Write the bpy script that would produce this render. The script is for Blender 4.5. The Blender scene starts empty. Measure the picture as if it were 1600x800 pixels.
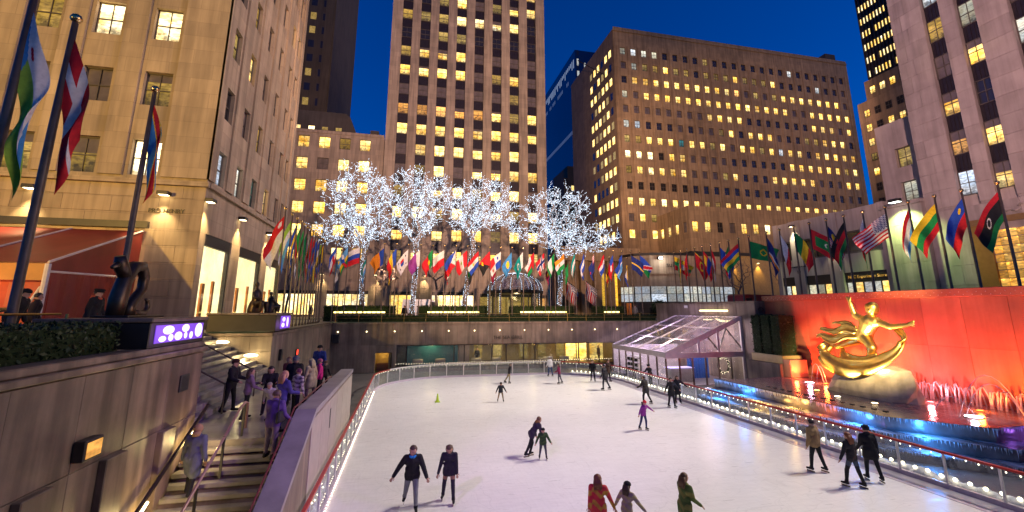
import bpy, math, random
import numpy as np
from mathutils import Vector, Matrix
R = math.radians
rnd = random.Random(11)
sc = bpy.context.scene
col = sc.collection

# ------------------------------------------------------------------ camera
cam_d = bpy.data.cameras.new('camera')
cam = bpy.data.objects.new('camera', cam_d); col.objects.link(cam)
cam_d.sensor_width = 36.0
cam_d.lens = 694.0 / 1600 * 36
cam_d.shift_y = -56.0 / 1600
cam_d.clip_end = 4000; cam_d.clip_start = 0.1
cam.location = (0, 0, 5.7)
cam.rotation_euler = (R(90 + 11.45), 0, R(-12.98))
sc.camera = cam
sc.render.resolution_x, sc.render.resolution_y = 1024, 512

# ------------------------------------------------------------------ sky, afterglow, exposure
W = bpy.data.worlds.new('World'); sc.world = W; W.use_nodes = True
nt = W.node_tree; nt.nodes.clear()
out = nt.nodes.new('ShaderNodeOutputWorld'); bg = nt.nodes.new('ShaderNodeBackground')
sky = nt.nodes.new('ShaderNodeTexSky'); sky.sky_type = 'NISHITA'; sky.sun_disc = False
SUN_EL, SUN_AZ = 3.0, 106.0        # degrees; azimuth measured from +Y clockwise (behind the camera, to its right)
sky.sun_elevation = R(SUN_EL); sky.sun_rotation = R(SUN_AZ)
sky.air_density = 1.0; sky.dust_density = 0.2; sky.ozone_density = 6.0
hs = nt.nodes.new('ShaderNodeHueSaturation'); hs.inputs['Saturation'].default_value = 1.55; hs.inputs['Value'].default_value = 2.2
tint = nt.nodes.new('ShaderNodeMix'); tint.data_type = 'RGBA'; tint.blend_type = 'MULTIPLY'; tint.inputs[0].default_value = 1.0
tint.inputs[7].default_value = (0.40, 0.64, 1.0, 1)
nt.links.new(sky.outputs[0], hs.inputs['Color']); nt.links.new(hs.outputs[0], tint.inputs[6])
nt.links.new(tint.outputs[2], bg.inputs['Color']); bg.inputs['Strength'].default_value = 0.13
nt.links.new(bg.outputs[0], out.inputs[0])

sd = bpy.data.lights.new('afterglow', 'SUN'); sun = bpy.data.objects.new('afterglow', sd); col.objects.link(sun)
sd.energy = 0.9; sd.angle = R(25); sd.color = (1.0, 0.68, 0.46)
_el, _az = R(SUN_EL), R(SUN_AZ)
_dir = Vector((math.sin(_az) * math.cos(_el), math.cos(_az) * math.cos(_el), math.sin(_el)))
sun.rotation_euler = (-_dir).to_track_quat('-Z', 'Y').to_euler()

sc.view_settings.view_transform = 'Standard'; sc.view_settings.look = 'None'
sc.view_settings.gamma = 1; sc.view_settings.exposure = 0.0; sc.view_settings.use_curve_mapping = False
sc.cycles.use_denoising = True
sc.cycles.max_bounces = 6; sc.cycles.transparent_max_bounces = 16
sc.cycles.diffuse_bounces = 3; sc.cycles.glossy_bounces = 3; sc.cycles.transmission_bounces = 4
sc.cycles.sample_clamp_indirect = 4.0
sc.cycles.caustics_reflective = False; sc.cycles.caustics_refractive = False

# ------------------------------------------------------------------ mesh helpers
def norm3(v):
    v = np.asarray(v, float); n = np.linalg.norm(v)
    return v / n if n > 1e-9 else np.array([0., 0, 1])

class MB:
    """collects shapes; build() links them as one mesh object"""
    def __init__(s): s.v = []; s.f = []; s.m = []
    def add(s, vs, fs, m=0):
        o = len(s.v); s.v.extend([tuple(map(float, p)) for p in vs]); s.f.extend([tuple(o + i for i in f) for f in fs]); s.m.extend([m] * len(fs)); return s
    def box(s, x0, x1, y0, y1, z0, z1, m=0):
        return s.add([(x0,y0,z0),(x1,y0,z0),(x1,y1,z0),(x0,y1,z0),(x0,y0,z1),(x1,y0,z1),(x1,y1,z1),(x0,y1,z1)],
              [(0,3,2,1),(4,5,6,7),(0,1,5,4),(1,2,6,5),(2,3,7,6),(3,0,4,7)], m)
    def cbox(s, x0, x1, y0, y1, z0, z1, c=0.02, m=0):
        """box with chamfered edges on all sides"""
        vs = []; 
        for sx, X in ((1, x0), (-1, x1)):
            for sy, Y in ((1, y0), (-1, y1)):
                for sz, Z in ((1, z0), (-1, z1)):
                    vs += [(X, Y + sy*c, Z + sz*c), (X + sx*c, Y, Z + sz*c), (X + sx*c, Y + sy*c, Z)]
        I = lambda a, b, d, k: ((a*2 + b)*2 + d)*3 + k
        fs = []
        for a in (0, 1):
            q = [I(a,0,0,0), I(a,0,1,0), I(a,1,1,0), I(a,1,0,0)]; fs.append(q if a == 0 else q[::-1])
            q = [I(0,a,0,1), I(1,a,0,1), I(1,a,1,1), I(0,a,1,1)]; fs.append(q if a == 0 else q[::-1])
            q = [I(0,0,a,2), I(0,1,a,2), I(1,1,a,2), I(1,0,a,2)]; fs.append(q if a == 0 else q[::-1])
        for a in (0, 1):
            for b in (0, 1):
                fs.append([I(a,b,0,0), I(a,b,1,0), I(a,b,1,1), I(a,b,0,1)])
                fs.append([I(a,0,b,0), I(a,1,b,0), I(a,1,b,2), I(a,0,b,2)])
                fs.append([I(0,a,b,1), I(1,a,b,1), I(1,a,b,2), I(0,a,b,2)])
        for a in (0, 1):
            for b in (0, 1):
                for d in (0, 1): fs.append([I(a,b,d,0), I(a,b,d,1), I(a,b,d,2)])
        return s.add(vs, fs, m)
    def quad(s, a, b, c, d, m=0): return s.add([a, b, c, d], [(0, 1, 2, 3)], m)
    def poly(s, pts, m=0): return s.add(pts, [tuple(range(len(pts)))], m)
    def prism(s, pts, d, m=0):
        """extrude a planar polygon by vector d"""
        n = len(pts); d = np.array(d, float); p2 = [tuple(np.array(p, float) + d) for p in pts]
        fs = [tuple(range(n))[::-1], tuple(range(n, 2*n))] + [(i, (i+1) % n, n + (i+1) % n, n + i) for i in range(n)]
        return s.add(list(pts) + p2, fs, m)
    def tube(s, pts, rad, n=6, m=0, cap=True):
        pts = [np.array(p, float) for p in pts]; k = len(pts)
        if not hasattr(rad, '__len__'): rad = [rad] * k
        t0 = norm3(pts[1] - pts[0]); ref = np.array([0, 0, 1.]) if abs(t0[2]) < .9 else np.array([1., 0, 0])
        a = norm3(np.cross(t0, ref)); vs = []; fs = []
        for i in range(k):
            t = norm3(pts[min(i+1, k-1)] - pts[max(i-1, 0)])
            a = norm3(a - t * (a @ t)); b = np.cross(t, a)
            for j in range(n):
                an = 2*math.pi*j/n; vs.append(pts[i] + rad[i]*(math.cos(an)*a + math.sin(an)*b))
        for i in range(k-1):
            for j in range(n): fs.append((i*n+j, i*n+(j+1) % n, (i+1)*n+(j+1) % n, (i+1)*n+j))
        if cap: fs.append(tuple(range(n))[::-1]); fs.append(tuple((k-1)*n + j for j in range(n)))
        return s.add(vs, fs, m)
    def lathe(s, prof, n=12, c=(0, 0, 0), m=0):
        vs = []; fs = []
        for r, z in prof:
            for j in range(n): a = 2*math.pi*j/n; vs.append((c[0] + r*math.cos(a), c[1] + r*math.sin(a), c[2] + z))
        for i in range(len(prof)-1):
            for j in range(n): fs.append((i*n+j, i*n+(j+1) % n, (i+1)*n+(j+1) % n, (i+1)*n+j))
        fs.append(tuple(range(n))[::-1]); fs.append(tuple((len(prof)-1)*n + j for j in range(n)))
        return s.add(vs, fs, m)
    def ball(s, c, r, n=8, k=5, m=0, sq=(1, 1, 1)):
        vs = [(c[0], c[1], c[2] - r*sq[2])]; fs = []
        for i in range(1, k):
            a = math.pi*i/k - math.pi/2
            for j in range(n):
                b = 2*math.pi*j/n; vs.append((c[0] + r*sq[0]*math.cos(a)*math.cos(b), c[1] + r*sq[1]*math.cos(a)*math.sin(b), c[2] + r*sq[2]*math.sin(a)))
        vs.append((c[0], c[1], c[2] + r*sq[2])); top = len(vs) - 1
        for j in range(n): fs.append((0, 1+(j+1) % n, 1+j))
        for i in range(k-2):
            for j in range(n): fs.append((1+i*n+j, 1+i*n+(j+1) % n, 1+(i+1)*n+(j+1) % n, 1+(i+1)*n+j))
        for j in range(n): fs.append((1+(k-2)*n+j, 1+(k-2)*n+(j+1) % n, top))
        return s.add(vs, fs, m)
    def octa(s, c, r, m=0):
        x, y, z = c
        return s.add([(x+r,y,z),(x-r,y,z),(x,y+r,z),(x,y-r,z),(x,y,z+r),(x,y,z-r)], [(0,2,4),(2,1,4),(1,3,4),(3,0,4),(2,0,5),(1,2,5),(3,1,5),(0,3,5)], m)
    def mesh(s, name, mats, smooth=False):
        me = bpy.data.meshes.new(name); me.from_pydata(s.v, [], s.f)
        for mt in (mats if isinstance(mats, (list, tuple)) else [mats]): me.materials.append(mt)
        if any(s.m): me.polygons.foreach_set('material_index', s.m)
        if smooth: me.polygons.foreach_set('use_smooth', [True]*len(me.polygons))
        me.update(); return me
    def build(s, name, mats, parent=None, loc=(0, 0, 0), rz=0, smooth=False):
        return link(name, s.mesh(name, mats, smooth), parent, loc, rz)

def link(name, data, parent=None, loc=(0, 0, 0), rz=0):
    o = bpy.data.objects.new(name, data); col.objects.link(o)
    o.location = loc; o.rotation_euler = (0, 0, rz)
    if parent is not None: o.parent = parent
    return o
def tag(o, label=None, cat=None, group=None, kind=None):
    if label: o['label'] = label
    if cat: o['category'] = cat
    if group: o['group'] = group
    if kind: o['kind'] = kind
    return o
def thing(name, label, cat, loc=(0, 0, 0), rz=0, group=None):
    return tag(link(name, None, None, loc, rz), label, cat, group)
def spot(name, loc, target, energy, color, size=60, blend=0.5, radius=0.3, parent=None):
    d = bpy.data.lights.new(name, 'SPOT'); d.energy = energy; d.color = color; d.spot_size = R(size); d.spot_blend = blend; d.shadow_soft_size = radius
    o = link(name, d, None, loc); o.rotation_euler = (Vector(target) - Vector(loc)).to_track_quat('-Z', 'Y').to_euler()
    if parent is not None:
        o.parent = parent; o.matrix_parent_inverse = Matrix.LocRotScale(parent.location, parent.rotation_euler, None).inverted()
    return o
def point(name, loc, energy, color, radius=0.1, parent=None):
    d = bpy.data.lights.new(name, 'POINT'); d.energy = energy; d.color = color; d.shadow_soft_size = radius
    o = link(name, d, None, loc)
    if parent is not None:
        o.parent = parent; o.matrix_parent_inverse = Matrix.LocRotScale(parent.location, parent.rotation_euler, None).inverted()
    return o

# ------------------------------------------------------------------ materials
def nodes(name):
    m = bpy.data.materials.new(name); m.use_nodes = True; t = m.node_tree; b = t.nodes['Principled BSDF']; return m, t, b
def N(t, k, **kw):
    n = t.nodes.new(k)
    for a, v in kw.items(): setattr(n, a, v)
    return n
def mixc(t, blend, fac, a, b):
    x = N(t, 'ShaderNodeMix', data_type='RGBA', blend_type=blend)
    for s, v in ((0, fac), (6, a), (7, b)):
        if hasattr(v, 'is_output'): t.links.new(v, x.inputs[s])
        elif s == 0: x.inputs[0].default_value = v
        else: x.inputs[s].default_value = (*v, 1) if len(v) == 3 else v
    return x.outputs[2]
def ramp(t, fac, stops):
    r = N(t, 'ShaderNodeValToRGB'); e = r.color_ramp.elements
    while len(e) < len(stops): e.new(0.5)
    for i, (p, c) in enumerate(stops): e[i].position = p; e[i].color = (*c, 1) if hasattr(c, '__len__') else (c, c, c, 1)
    t.links.new(fac, r.inputs[0]); return r.outputs[0]
def noise(t, scale, detail=3, vec=None, rough=0.55, stretch=None, obj=False):
    n = N(t, 'ShaderNodeTexNoise'); n.inputs['Scale'].default_value = scale; n.inputs['Detail'].default_value = detail; n.inputs['Roughness'].default_value = rough
    if vec is None:
        if obj: vec = N(t, 'ShaderNodeTexCoord').outputs['Object']
        else: vec = N(t, 'ShaderNodeNewGeometry').outputs['Position']
    if stretch:
        mp = N(t, 'ShaderNodeMapping'); mp.inputs['Scale'].default_value = stretch; t.links.new(vec, mp.inputs[0]); vec = mp.outputs[0]
    t.links.new(vec, n.inputs['Vector']); return n.outputs['Fac']
def bump(t, b, h, strength=0.2, dist=0.02):
    u = N(t, 'ShaderNodeBump'); u.inputs['Strength'].default_value = strength; u.inputs['Distance'].default_value = dist
    t.links.new(h, u.inputs['Height']); t.links.new(u.outputs[0], b.inputs['Normal'])
def stone(name, c, vary=0.25, scale=0.6, rough=0.75, streak=0.2, piece=0.12, bscale=25, spec=0.3, courses=None):
    m, t, b = nodes(name)
    n1 = ramp(t, noise(t, scale, 5), [(0.3, 1 - vary), (0.7, 1 + vary*0.4)])
    n2 = ramp(t, noise(t, 1.0, 3, stretch=(2.2, 2.2, 0.15)), [(0.38, 1 - streak), (0.60, 1.0)])
    oi = N(t, 'ShaderNodeObjectInfo'); pc = ramp(t, oi.outputs['Random'], [(0, 1 - piece), (1, 1 + piece*0.5)])
    x = mixc(t, 'MULTIPLY', 1.0, c, n1); x = mixc(t, 'MULTIPLY', 1.0, x, n2); x = mixc(t, 'MULTIPLY', 1.0, x, pc)
    if courses:
        sp_ = N(t, 'ShaderNodeSeparateXYZ'); t.links.new(N(t, 'ShaderNodeNewGeometry').outputs['Position'], sp_.inputs[0])
        ad = N(t, 'ShaderNodeMath', operation='ADD'); t.links.new(sp_.outputs[0], ad.inputs[0]); t.links.new(sp_.outputs[1], ad.inputs[1])
        cb = N(t, 'ShaderNodeCombineXYZ'); t.links.new(ad.outputs[0], cb.inputs[0]); t.links.new(sp_.outputs[2], cb.inputs[1])
        bk = N(t, 'ShaderNodeTexBrick'); t.links.new(cb.outputs[0], bk.inputs['Vector']); bk.inputs['Scale'].default_value = 1.0
        bk.inputs['Brick Width'].default_value, bk.inputs['Row Height'].default_value = courses; bk.inputs['Mortar Size'].default_value = 0.012; bk.inputs['Mortar Smooth'].default_value = 0.3
        bk.inputs['Color1'].default_value = (1.06,1.05,1.03,1); bk.inputs['Color2'].default_value = (.86,.86,.87,1); bk.inputs['Mortar'].default_value = (.7,.7,.7,1)
        x = mixc(t, 'MULTIPLY', 1.0, x, bk.outputs['Color'])
    t.links.new(x, b.inputs['Base Color']); b.inputs['Roughness'].default_value = rough; b.inputs['Specular IOR Level'].default_value = spec
    bump(t, b, noise(t, bscale, 4), 0.25, 0.01)
    return m
def plain(name, c, rough=0.5, metal=0.0, spec=0.5, vary=0.15, scale=3.0, bmp=0.0, bs=40):
    m, t, b = nodes(name)
    x = mixc(t, 'MULTIPLY', 1.0, c, ramp(t, noise(t, scale, 4, obj=True), [(0.3, 1 - vary), (0.7, 1 + vary*0.3)]))
    t.links.new(x, b.inputs['Base Color']); b.inputs['Roughness'].default_value = rough; b.inputs['Metallic'].default_value = metal; b.inputs['Specular IOR Level'].default_value = spec
    if bmp: bump(t, b, noise(t, bs, 3, obj=True), bmp, 0.01)
    return m
def emit(name, c, s, sample=True):
    m, t, b = nodes(name); b.inputs['Base Color'].default_value = (*[0.5*x for x in c], 1); b.inputs['Emission Color'].default_value = (*c, 1); b.inputs['Emission Strength'].default_value = s
    b.inputs['Roughness'].default_value = 0.4
    if not sample: m.cycles.emission_sampling = 'NONE'
    return m
def litpane(name, c1, c2, s, sample=False, h=2.0):
    """window pane with a lit room behind it: bright ceiling, uneven walls, dark furniture, a blind drawn to its own height"""
    m, t, b = nodes(name)
    oi = N(t, 'ShaderNodeObjectInfo'); tc = N(t, 'ShaderNodeTexCoord')
    ad = N(t, 'ShaderNodeVectorMath', operation='MULTIPLY_ADD'); cmb = N(t, 'ShaderNodeCombineXYZ')
    for i in range(3): t.links.new(oi.outputs['Random'], cmb.inputs[i])
    t.links.new(cmb.outputs[0], ad.inputs[0]); ad.inputs[1].default_value = (91, 57, 23); t.links.new(tc.outputs['Object'], ad.inputs[2])
    def rand(k):
        w = N(t, 'ShaderNodeMath', operation='MULTIPLY'); w.inputs[1].default_value = k; t.links.new(oi.outputs['Random'], w.inputs[0])
        fr = N(t, 'ShaderNodeMath', operation='FRACT'); t.links.new(w.outputs[0], fr.inputs[0]); return fr.outputs[0]
    n1 = noise(t, 1.0, 3, vec=ad.outputs[0]); n2 = noise(t, 3.0, 2, vec=ad.outputs[0], stretch=(1, 1, 2.6)); n3 = noise(t, 2.4, 3, vec=ad.outputs[0])
    sp_ = N(t, 'ShaderNodeSeparateXYZ'); t.links.new(tc.outputs['Object'], sp_.inputs[0])
    zn = N(t, 'ShaderNodeMath', operation='DIVIDE'); zn.inputs[1].default_value = h; t.links.new(sp_.outputs[2], zn.inputs[0])
    cc = mixc(t, 'MIX', ramp(t, n1, [(0.35, 0.0), (0.65, 1.0)]), c1, c2)
    cc = mixc(t, 'MULTIPLY', 1.0, cc, ramp(t, n2, [(0.36, 0.62), (0.62, 1.3)]))
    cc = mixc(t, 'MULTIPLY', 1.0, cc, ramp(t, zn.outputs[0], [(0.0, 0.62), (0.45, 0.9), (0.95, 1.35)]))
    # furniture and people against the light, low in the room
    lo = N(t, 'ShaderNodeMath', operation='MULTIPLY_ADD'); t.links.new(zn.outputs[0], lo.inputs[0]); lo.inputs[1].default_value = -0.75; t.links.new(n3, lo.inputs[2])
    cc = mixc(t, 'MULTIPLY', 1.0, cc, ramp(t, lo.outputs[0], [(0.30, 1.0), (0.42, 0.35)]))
    # blind
    bl = N(t, 'ShaderNodeMath', operation='SUBTRACT'); t.links.new(zn.outputs[0], bl.inputs[0]); t.links.new(ramp(t, rand(41.7), [(0.0, 0.35), (0.45, 1.05), (1.0, 1.2)]), bl.inputs[1])
    cc = mixc(t, 'MULTIPLY', 1.0, cc, ramp(t, bl.outputs[0], [(0.0, 1.0), (0.02, 0.55)]))
    cc = mixc(t, 'MULTIPLY', 1.0, cc, ramp(t, rand(17.31), [(0, 0.55), (0.5, 1.0), (1, 1.5)]))
    cc = mixc(t, 'MULTIPLY', 1.0, cc, mixc(t, 'MIX', rand(7.7), (1.0, 0.9, 0.7), (1.0, 1.06, 1.35)))
    t.links.new(cc, b.inputs['Emission Color']); b.inputs['Emission Strength'].default_value = s
    b.inputs['Base Color'].default_value = (0.03, 0.03, 0.03, 1); b.inputs['Roughness'].default_value = 0.12
    if not sample: m.cycles.emission_sampling = 'NONE'
    return m
def glass(name, tintc=(0.9, 0.95, 0.95), refl=0.9, dirt=0.06):
    m = bpy.data.materials.new(name); m.use_nodes = True; t = m.node_tree; t.nodes.clear()
    o = N(t, 'ShaderNodeOutputMaterial'); tr = N(t, 'ShaderNodeBsdfTransparent'); gl = N(t, 'ShaderNodeBsdfGlossy'); df = N(t, 'ShaderNodeBsdfDiffuse')
    tr.inputs[0].default_value = (*tintc, 1); gl.inputs['Roughness'].default_value = 0.04; df.inputs[0].default_value = (0.75, 0.75, 0.75, 1)
    lw_ = N(t, 'ShaderNodeLayerWeight'); lw_.inputs[0].default_value = 0.5
    a = N(t, 'ShaderNodeMixShader'); t.links.new(ramp(t, lw_.outputs['Facing'], [(0.0, 0.03), (0.55, 0.07), (0.85, 0.28), (1.0, 0.8)]), a.inputs[0]); t.links.new(tr.outputs[0], a.inputs[1]); t.links.new(gl.outputs[0], a.inputs[2])
    b2 = N(t, 'ShaderNodeMixShader'); t.links.new(ramp(t, noise(t, 2.5, 4), [(0.35, dirt*0.4), (0.7, dirt*1.6)]), b2.inputs[0]); t.links.new(a.outputs[0], b2.inputs[1]); t.links.new(df.outputs[0], b2.inputs[2])
    t.links.new(b2.outputs[0], o.inputs[0]); return m
def attr_mat(name, rough=0.75, spec=0.3, bmp=0.3, bs=18, sub=0.0):
    m, t, b = nodes(name); a = N(t, 'ShaderNodeAttribute'); a.attribute_name = 'Col'
    x = mixc(t, 'MULTIPLY', 1.0, a.outputs['Color'], ramp(t, noise(t, 9, 3, obj=True), [(0.3, 0.82), (0.7, 1.08)]))
    t.links.new(x, b.inputs['Base Color']); b.inputs['Roughness'].default_value = rough; b.inputs['Specular IOR Level'].default_value = spec
    if bmp: bump(t, b, noise(t, bs, 3, obj=True), bmp, 0.02)
    return m

M = {}
M['lime_warm'] = stone('limestone_warm', (0.50, 0.38, 0.25), 0.16, 0.5, streak=.28, courses=(2.2,.9))
M['lime_pink'] = stone('limestone_grey', (0.46, 0.38, 0.33), 0.12, 0.4)
M['lime_far'] = stone('limestone_far', (0.43, 0.335, 0.25), 0.18, 0.25, streak=.3, bscale=8, courses=(1.6,.92))
M['lime_block'] = stone('limestone_block', (0.42, 0.345, 0.31), 0.16, 0.8, piece=0.14)
M['brick_tan'] = stone('tan_brick', (0.40, 0.27, 0.15), 0.2, 0.2, streak=.3, bscale=8, courses=(1.4,.97))
M['granite'] = stone('granite_slab', (0.28, 0.20, 0.145), 0.45, 0.9, 0.5, 0.5, 0.22, spec=0.45)
M['granite_pale'] = stone('granite_pale', (0.27, 0.205, 0.155), 0.35, 0.8, 0.55, 0.4, 0.16, spec=0.4)
M['granite_red'] = stone('granite_red_polished', (0.42, 0.135, 0.085), 0.22, 0.7, 0.22, 0.15, 0.16, spec=0.5)
M['step'] = stone('step_stone', (0.34, 0.30, 0.25), 0.3, 1.5, 0.6)
M['paving'] = stone('paving', (0.18, 0.165, 0.15), 0.25, 0.5, 0.45)
M['asphalt'] = stone('asphalt', (0.05, 0.05, 0.052), 0.3, 0.6, 0.6, 0.05)
M['dark_roof'] = stone('dark_roof', (0.07, 0.06, 0.055), 0.3, 0.3, 0.8, bscale=8)
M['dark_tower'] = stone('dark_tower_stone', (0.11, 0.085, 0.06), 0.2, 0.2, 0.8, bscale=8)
M['bronze'] = plain('dark_bronze', (0.10, 0.07, 0.05), 0.38, 0.8, 0.5, 0.4, 2.0, 0.3, 12)
M['metal_dark'] = plain('dark_metal', (0.05, 0.045, 0.042), 0.45, 0.6)
M['spandrel'] = plain('dark_spandrel', (0.035, 0.026, 0.028), 0.4, 0.3, 0.5, 0.35, 1.5, 0.3, 5)
M['frame'] = plain('window_frame_paint', (0.10, 0.08, 0.065), 0.5)
M['frame_pale'] = plain('window_frame_pale', (0.45, 0.42, 0.38), 0.5)
M['pole'] = plain('pole_metal', (0.13, 0.095, 0.07), 0.42, 0.35, 0.5, 0.25, 4)
M['gold_ball'] = plain('gilt_finial', (0.75, 0.52, 0.22), 0.25, 1.0)
M['gold'] = plain('gilded_bronze', (1.0, 0.66, 0.16), 0.36, 1.0, 0.5, 0.25, 3.0, 0.25, 9)
M['white_paint'] = plain('white_paint', (0.75, 0.72, 0.68), 0.4)
M['white_post'] = plain('white_post', (0.72, 0.68, 0.64), 0.4)
M['red_paint'] = plain('red_rail_paint', (0.42, 0.025, 0.025), 0.35)
M['pink_rail'] = plain('brass_rail', (0.55, 0.33, 0.26), 0.3, 0.5)
M['red_canvas'] = plain('red_canvas', (0.24, 0.03, 0.022), 0.45, 0, 0.5, 0.25, 1.0, 0.2, 3)
M['canvas_white'] = plain('white_canvas', (0.7, 0.62, 0.58), 0.5)
M['snow'] = plain('snow', (0.82, 0.80, 0.80), 0.8, 0, 0.3, 0.1, 6, 0.6, 20)
M['rubber'] = plain('tyre_rubber', (0.02, 0.02, 0.02), 0.7)
M['black'] = plain('black_plastic', (0.02, 0.02, 0.022), 0.45)
M['orange'] = plain('orange_plastic', (0.8, 0.25, 0.03), 0.5)
M['cone_green'] = plain('cone_plastic', (0.45, 0.62, 0.03), 0.45)
M['wood'] = plain('wood', (0.20, 0.09, 0.04), 0.5)
M['bark'] = plain('bark', (0.20, 0.16, 0.14), 0.85, 0, 0.2, 0.4, 4, 0.6, 20)
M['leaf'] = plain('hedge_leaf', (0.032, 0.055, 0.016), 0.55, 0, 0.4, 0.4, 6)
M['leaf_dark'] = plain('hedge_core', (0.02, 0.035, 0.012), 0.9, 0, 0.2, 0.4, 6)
M['pane_glass'] = glass('clear_glass')
M['shop_glass'] = glass('shop_glass', (0.85, 0.88, 0.85), dirt=0.03)
M['tent_film'] = glass('tent_film', (0.88, 0.86, 0.93), dirt=0.22)
M['cloth'] = attr_mat('dyed_cloth', 0.8, 0.25, 0.35, 14)
M['flag'] = attr_mat('flag_cloth', 0.75, 0.25, 0.12, 20)
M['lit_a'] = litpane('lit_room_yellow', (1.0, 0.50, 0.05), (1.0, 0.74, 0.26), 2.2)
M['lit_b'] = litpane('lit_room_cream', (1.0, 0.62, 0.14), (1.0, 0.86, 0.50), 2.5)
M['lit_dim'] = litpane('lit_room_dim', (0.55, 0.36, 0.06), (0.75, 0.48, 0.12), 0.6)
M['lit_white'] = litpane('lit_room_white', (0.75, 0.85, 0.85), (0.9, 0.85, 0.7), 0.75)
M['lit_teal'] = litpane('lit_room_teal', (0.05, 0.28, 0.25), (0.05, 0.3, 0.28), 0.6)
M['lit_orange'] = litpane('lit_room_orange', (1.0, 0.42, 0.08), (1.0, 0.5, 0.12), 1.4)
M['dark_pane'] = plain('dark_pane', (0.03, 0.028, 0.03), 0.1, 0, 0.7, 0.3, 1)
M['grey_pane'] = plain('blind_behind_pane', (0.16, 0.13, 0.12), 0.3, 0, 0.5, 0.4, 1.2)
M['blue_glass'] = plain('blue_curtain_wall', (0.010, 0.03, 0.10), 0.2, 0.2, 0.8, 0.3, 0.05)
M['bulb'] = emit('fairy_bulb', (0.64, 0.81, 1.0), 4.6, False)
M['bulb_warm'] = emit('warm_bulb', (1.0, 0.83, 0.58), 6.0, False)
M['brass'] = plain('brass', (0.55, 0.36, 0.12), 0.3, 0.9)
M['lamp_warm'] = emit('lamp_warm', (1.0, 0.80, 0.42), 9.0, False)
M['lamp_white'] = emit('lamp_white', (0.95, 1.0, 0.9), 12.0, False)
M['lamp_yellow'] = emit('lamp_yellow_strip', (1.0, 0.78, 0.24), 5.0, True)
P = 4.6                                            # street level above the ice
def wb(mb, name, mats, root, smooth=False):        # mesh in world coordinates under a root
    L = root.location
    return mb.build(name, mats, root, (-L[0], -L[1], -L[2]), 0, smooth)
def struct(name, mb, mats, label, smooth=False):
    return tag(mb.build(name, mats, smooth=smooth), label, kind='structure')
def slabs(root, name, face, c, out, u, z, mat, th=0.05, gap=0.012, jit=0.004, ch=0.008, skip=None, par=None):
    """separate facing slabs. face 'x' or 'y': plane x=c or y=c, outward sign out; u, z lists of break positions"""
    cache = {}; L = (par or root).location if par is None else Vector((0, 0, 0))
    for i in range(len(u) - 1):
        for k in range(len(z) - 1):
            if skip and skip((u[i] + u[i+1]) / 2, (z[k] + z[k+1]) / 2): continue
            w, h = u[i+1] - u[i] - gap, z[k+1] - z[k] - gap
            key = (round(w, 3), round(h, 3))
            if key not in cache:
                b = MB()
                if face == 'x': b.cbox(-th/2, th/2, -w/2, w/2, -h/2, h/2, ch)
                else: b.cbox(-w/2, w/2, -th/2, th/2, -h/2, h/2, ch)
                cache[key] = b.mesh(name, mat)
            d = c + out*(th/2 + rnd.uniform(-jit, jit) - 0.006); um, zm = (u[i] + u[i+1])/2, (z[k] + z[k+1])/2
            loc = (d, um, zm) if face == 'x' else (um, d, zm)
            link(name, cache[key], root, tuple(np.array(loc) - np.array(root.location)))
def lin(a, b, n): return [a + (b - a)*i/n for i in range(n + 1)]

# ---- ground at street level with the sunken court cut out
g = MB()
for x0, x1, y0, y1 in ((-1500,1500,-1500,2.0),(-1500,-5.5,2.0,14.4),(-1500,-10.2,14.4,26.0),(-1500,-6.8,26.0,45.0),(27.6,1500,2.0,45.0),(-1500,1500,45.0,1500)):
    g.quad((x0,y0,P),(x1,y0,P),(x1,y1,P),(x0,y1,P))
struct('ground', g, M['paving'], 'dark stone paving of the plaza at street level')
struct('road', MB().quad((-400,56,P+.004),(400,56,P+.004),(400,68,P+.004),(-400,68,P+.004)), M['asphalt'], 'dark asphalt street crossing behind the row of flags')
struct('sunken_floor', MB().quad((-10.2,2,-.03),(27.6,2,-.03),(27.6,45.2,-.03),(-10.2,45.2,-.03)), M['paving'], 'grey paved floor of the sunken court around the ice')
struct('near_court_wall', MB().box(-10.2,27.6,1.6,2.0,-.03,P-.006), M['granite'], 'granite wall of the sunken court below the viewpoint')

# ---- ice
RX0, RX1, RY0, RY1, RR = -2.15, 17.45, 4.0, 40.6, 6.0
def rink(off=0.0, step=0.35):
    """outline of the rink, clockwise from the near left corner going away"""
    x0, x1, y0, y1, r = RX0-off, RX1+off, RY0-off, RY1+off, RR+off
    pts = []
    def arc(cx, cy, a0, a1):
        n = max(4, int(abs(a1-a0)*r/step))
        for i in range(n): a = a0+(a1-a0)*i/n; pts.append((cx+r*math.cos(a), cy+r*math.sin(a)))
    def seg(a, b):
        n = max(1, int(math.dist(a, b)/step))
        for i in range(n): pts.append((a[0]+(b[0]-a[0])*i/n, a[1]+(b[1]-a[1])*i/n))
    seg((x0,y0+r),(x0,y1-r)); arc(x0+r,y1-r,math.pi,math.pi/2); seg((x0+r,y1),(x1-r,y1)); arc(x1-r,y1-r,math.pi/2,0)
    seg((x1,y1-r),(x1,y0+r)); arc(x1-r,y0+r,0,-math.pi/2); seg((x1-r,y0),(x0+r,y0)); arc(x0+r,y0+r,-math.pi/2,-math.pi)
    return pts
m, t, b = nodes('ice')
sx = noise(t, 0.25, 4); sc1 = noise(t, 3.0, 6, stretch=(0.35, 2.2, 1)); sc2 = noise(t, 5.0, 6, stretch=(2.4, 0.3, 1))
x = mixc(t, 'MULTIPLY', 1.0, (0.84, 0.81, 0.79), ramp(t, sx, [(0.3, 0.90), (0.7, 1.0)]))
x = mixc(t, 'MULTIPLY', 1.0, x, ramp(t, sc1, [(0.42, 1.0), (0.60, 0.955)])); x = mixc(t, 'MULTIPLY', 1.0, x, ramp(t, sc2, [(0.42, 1.0), (0.62, 0.96)]))
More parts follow.
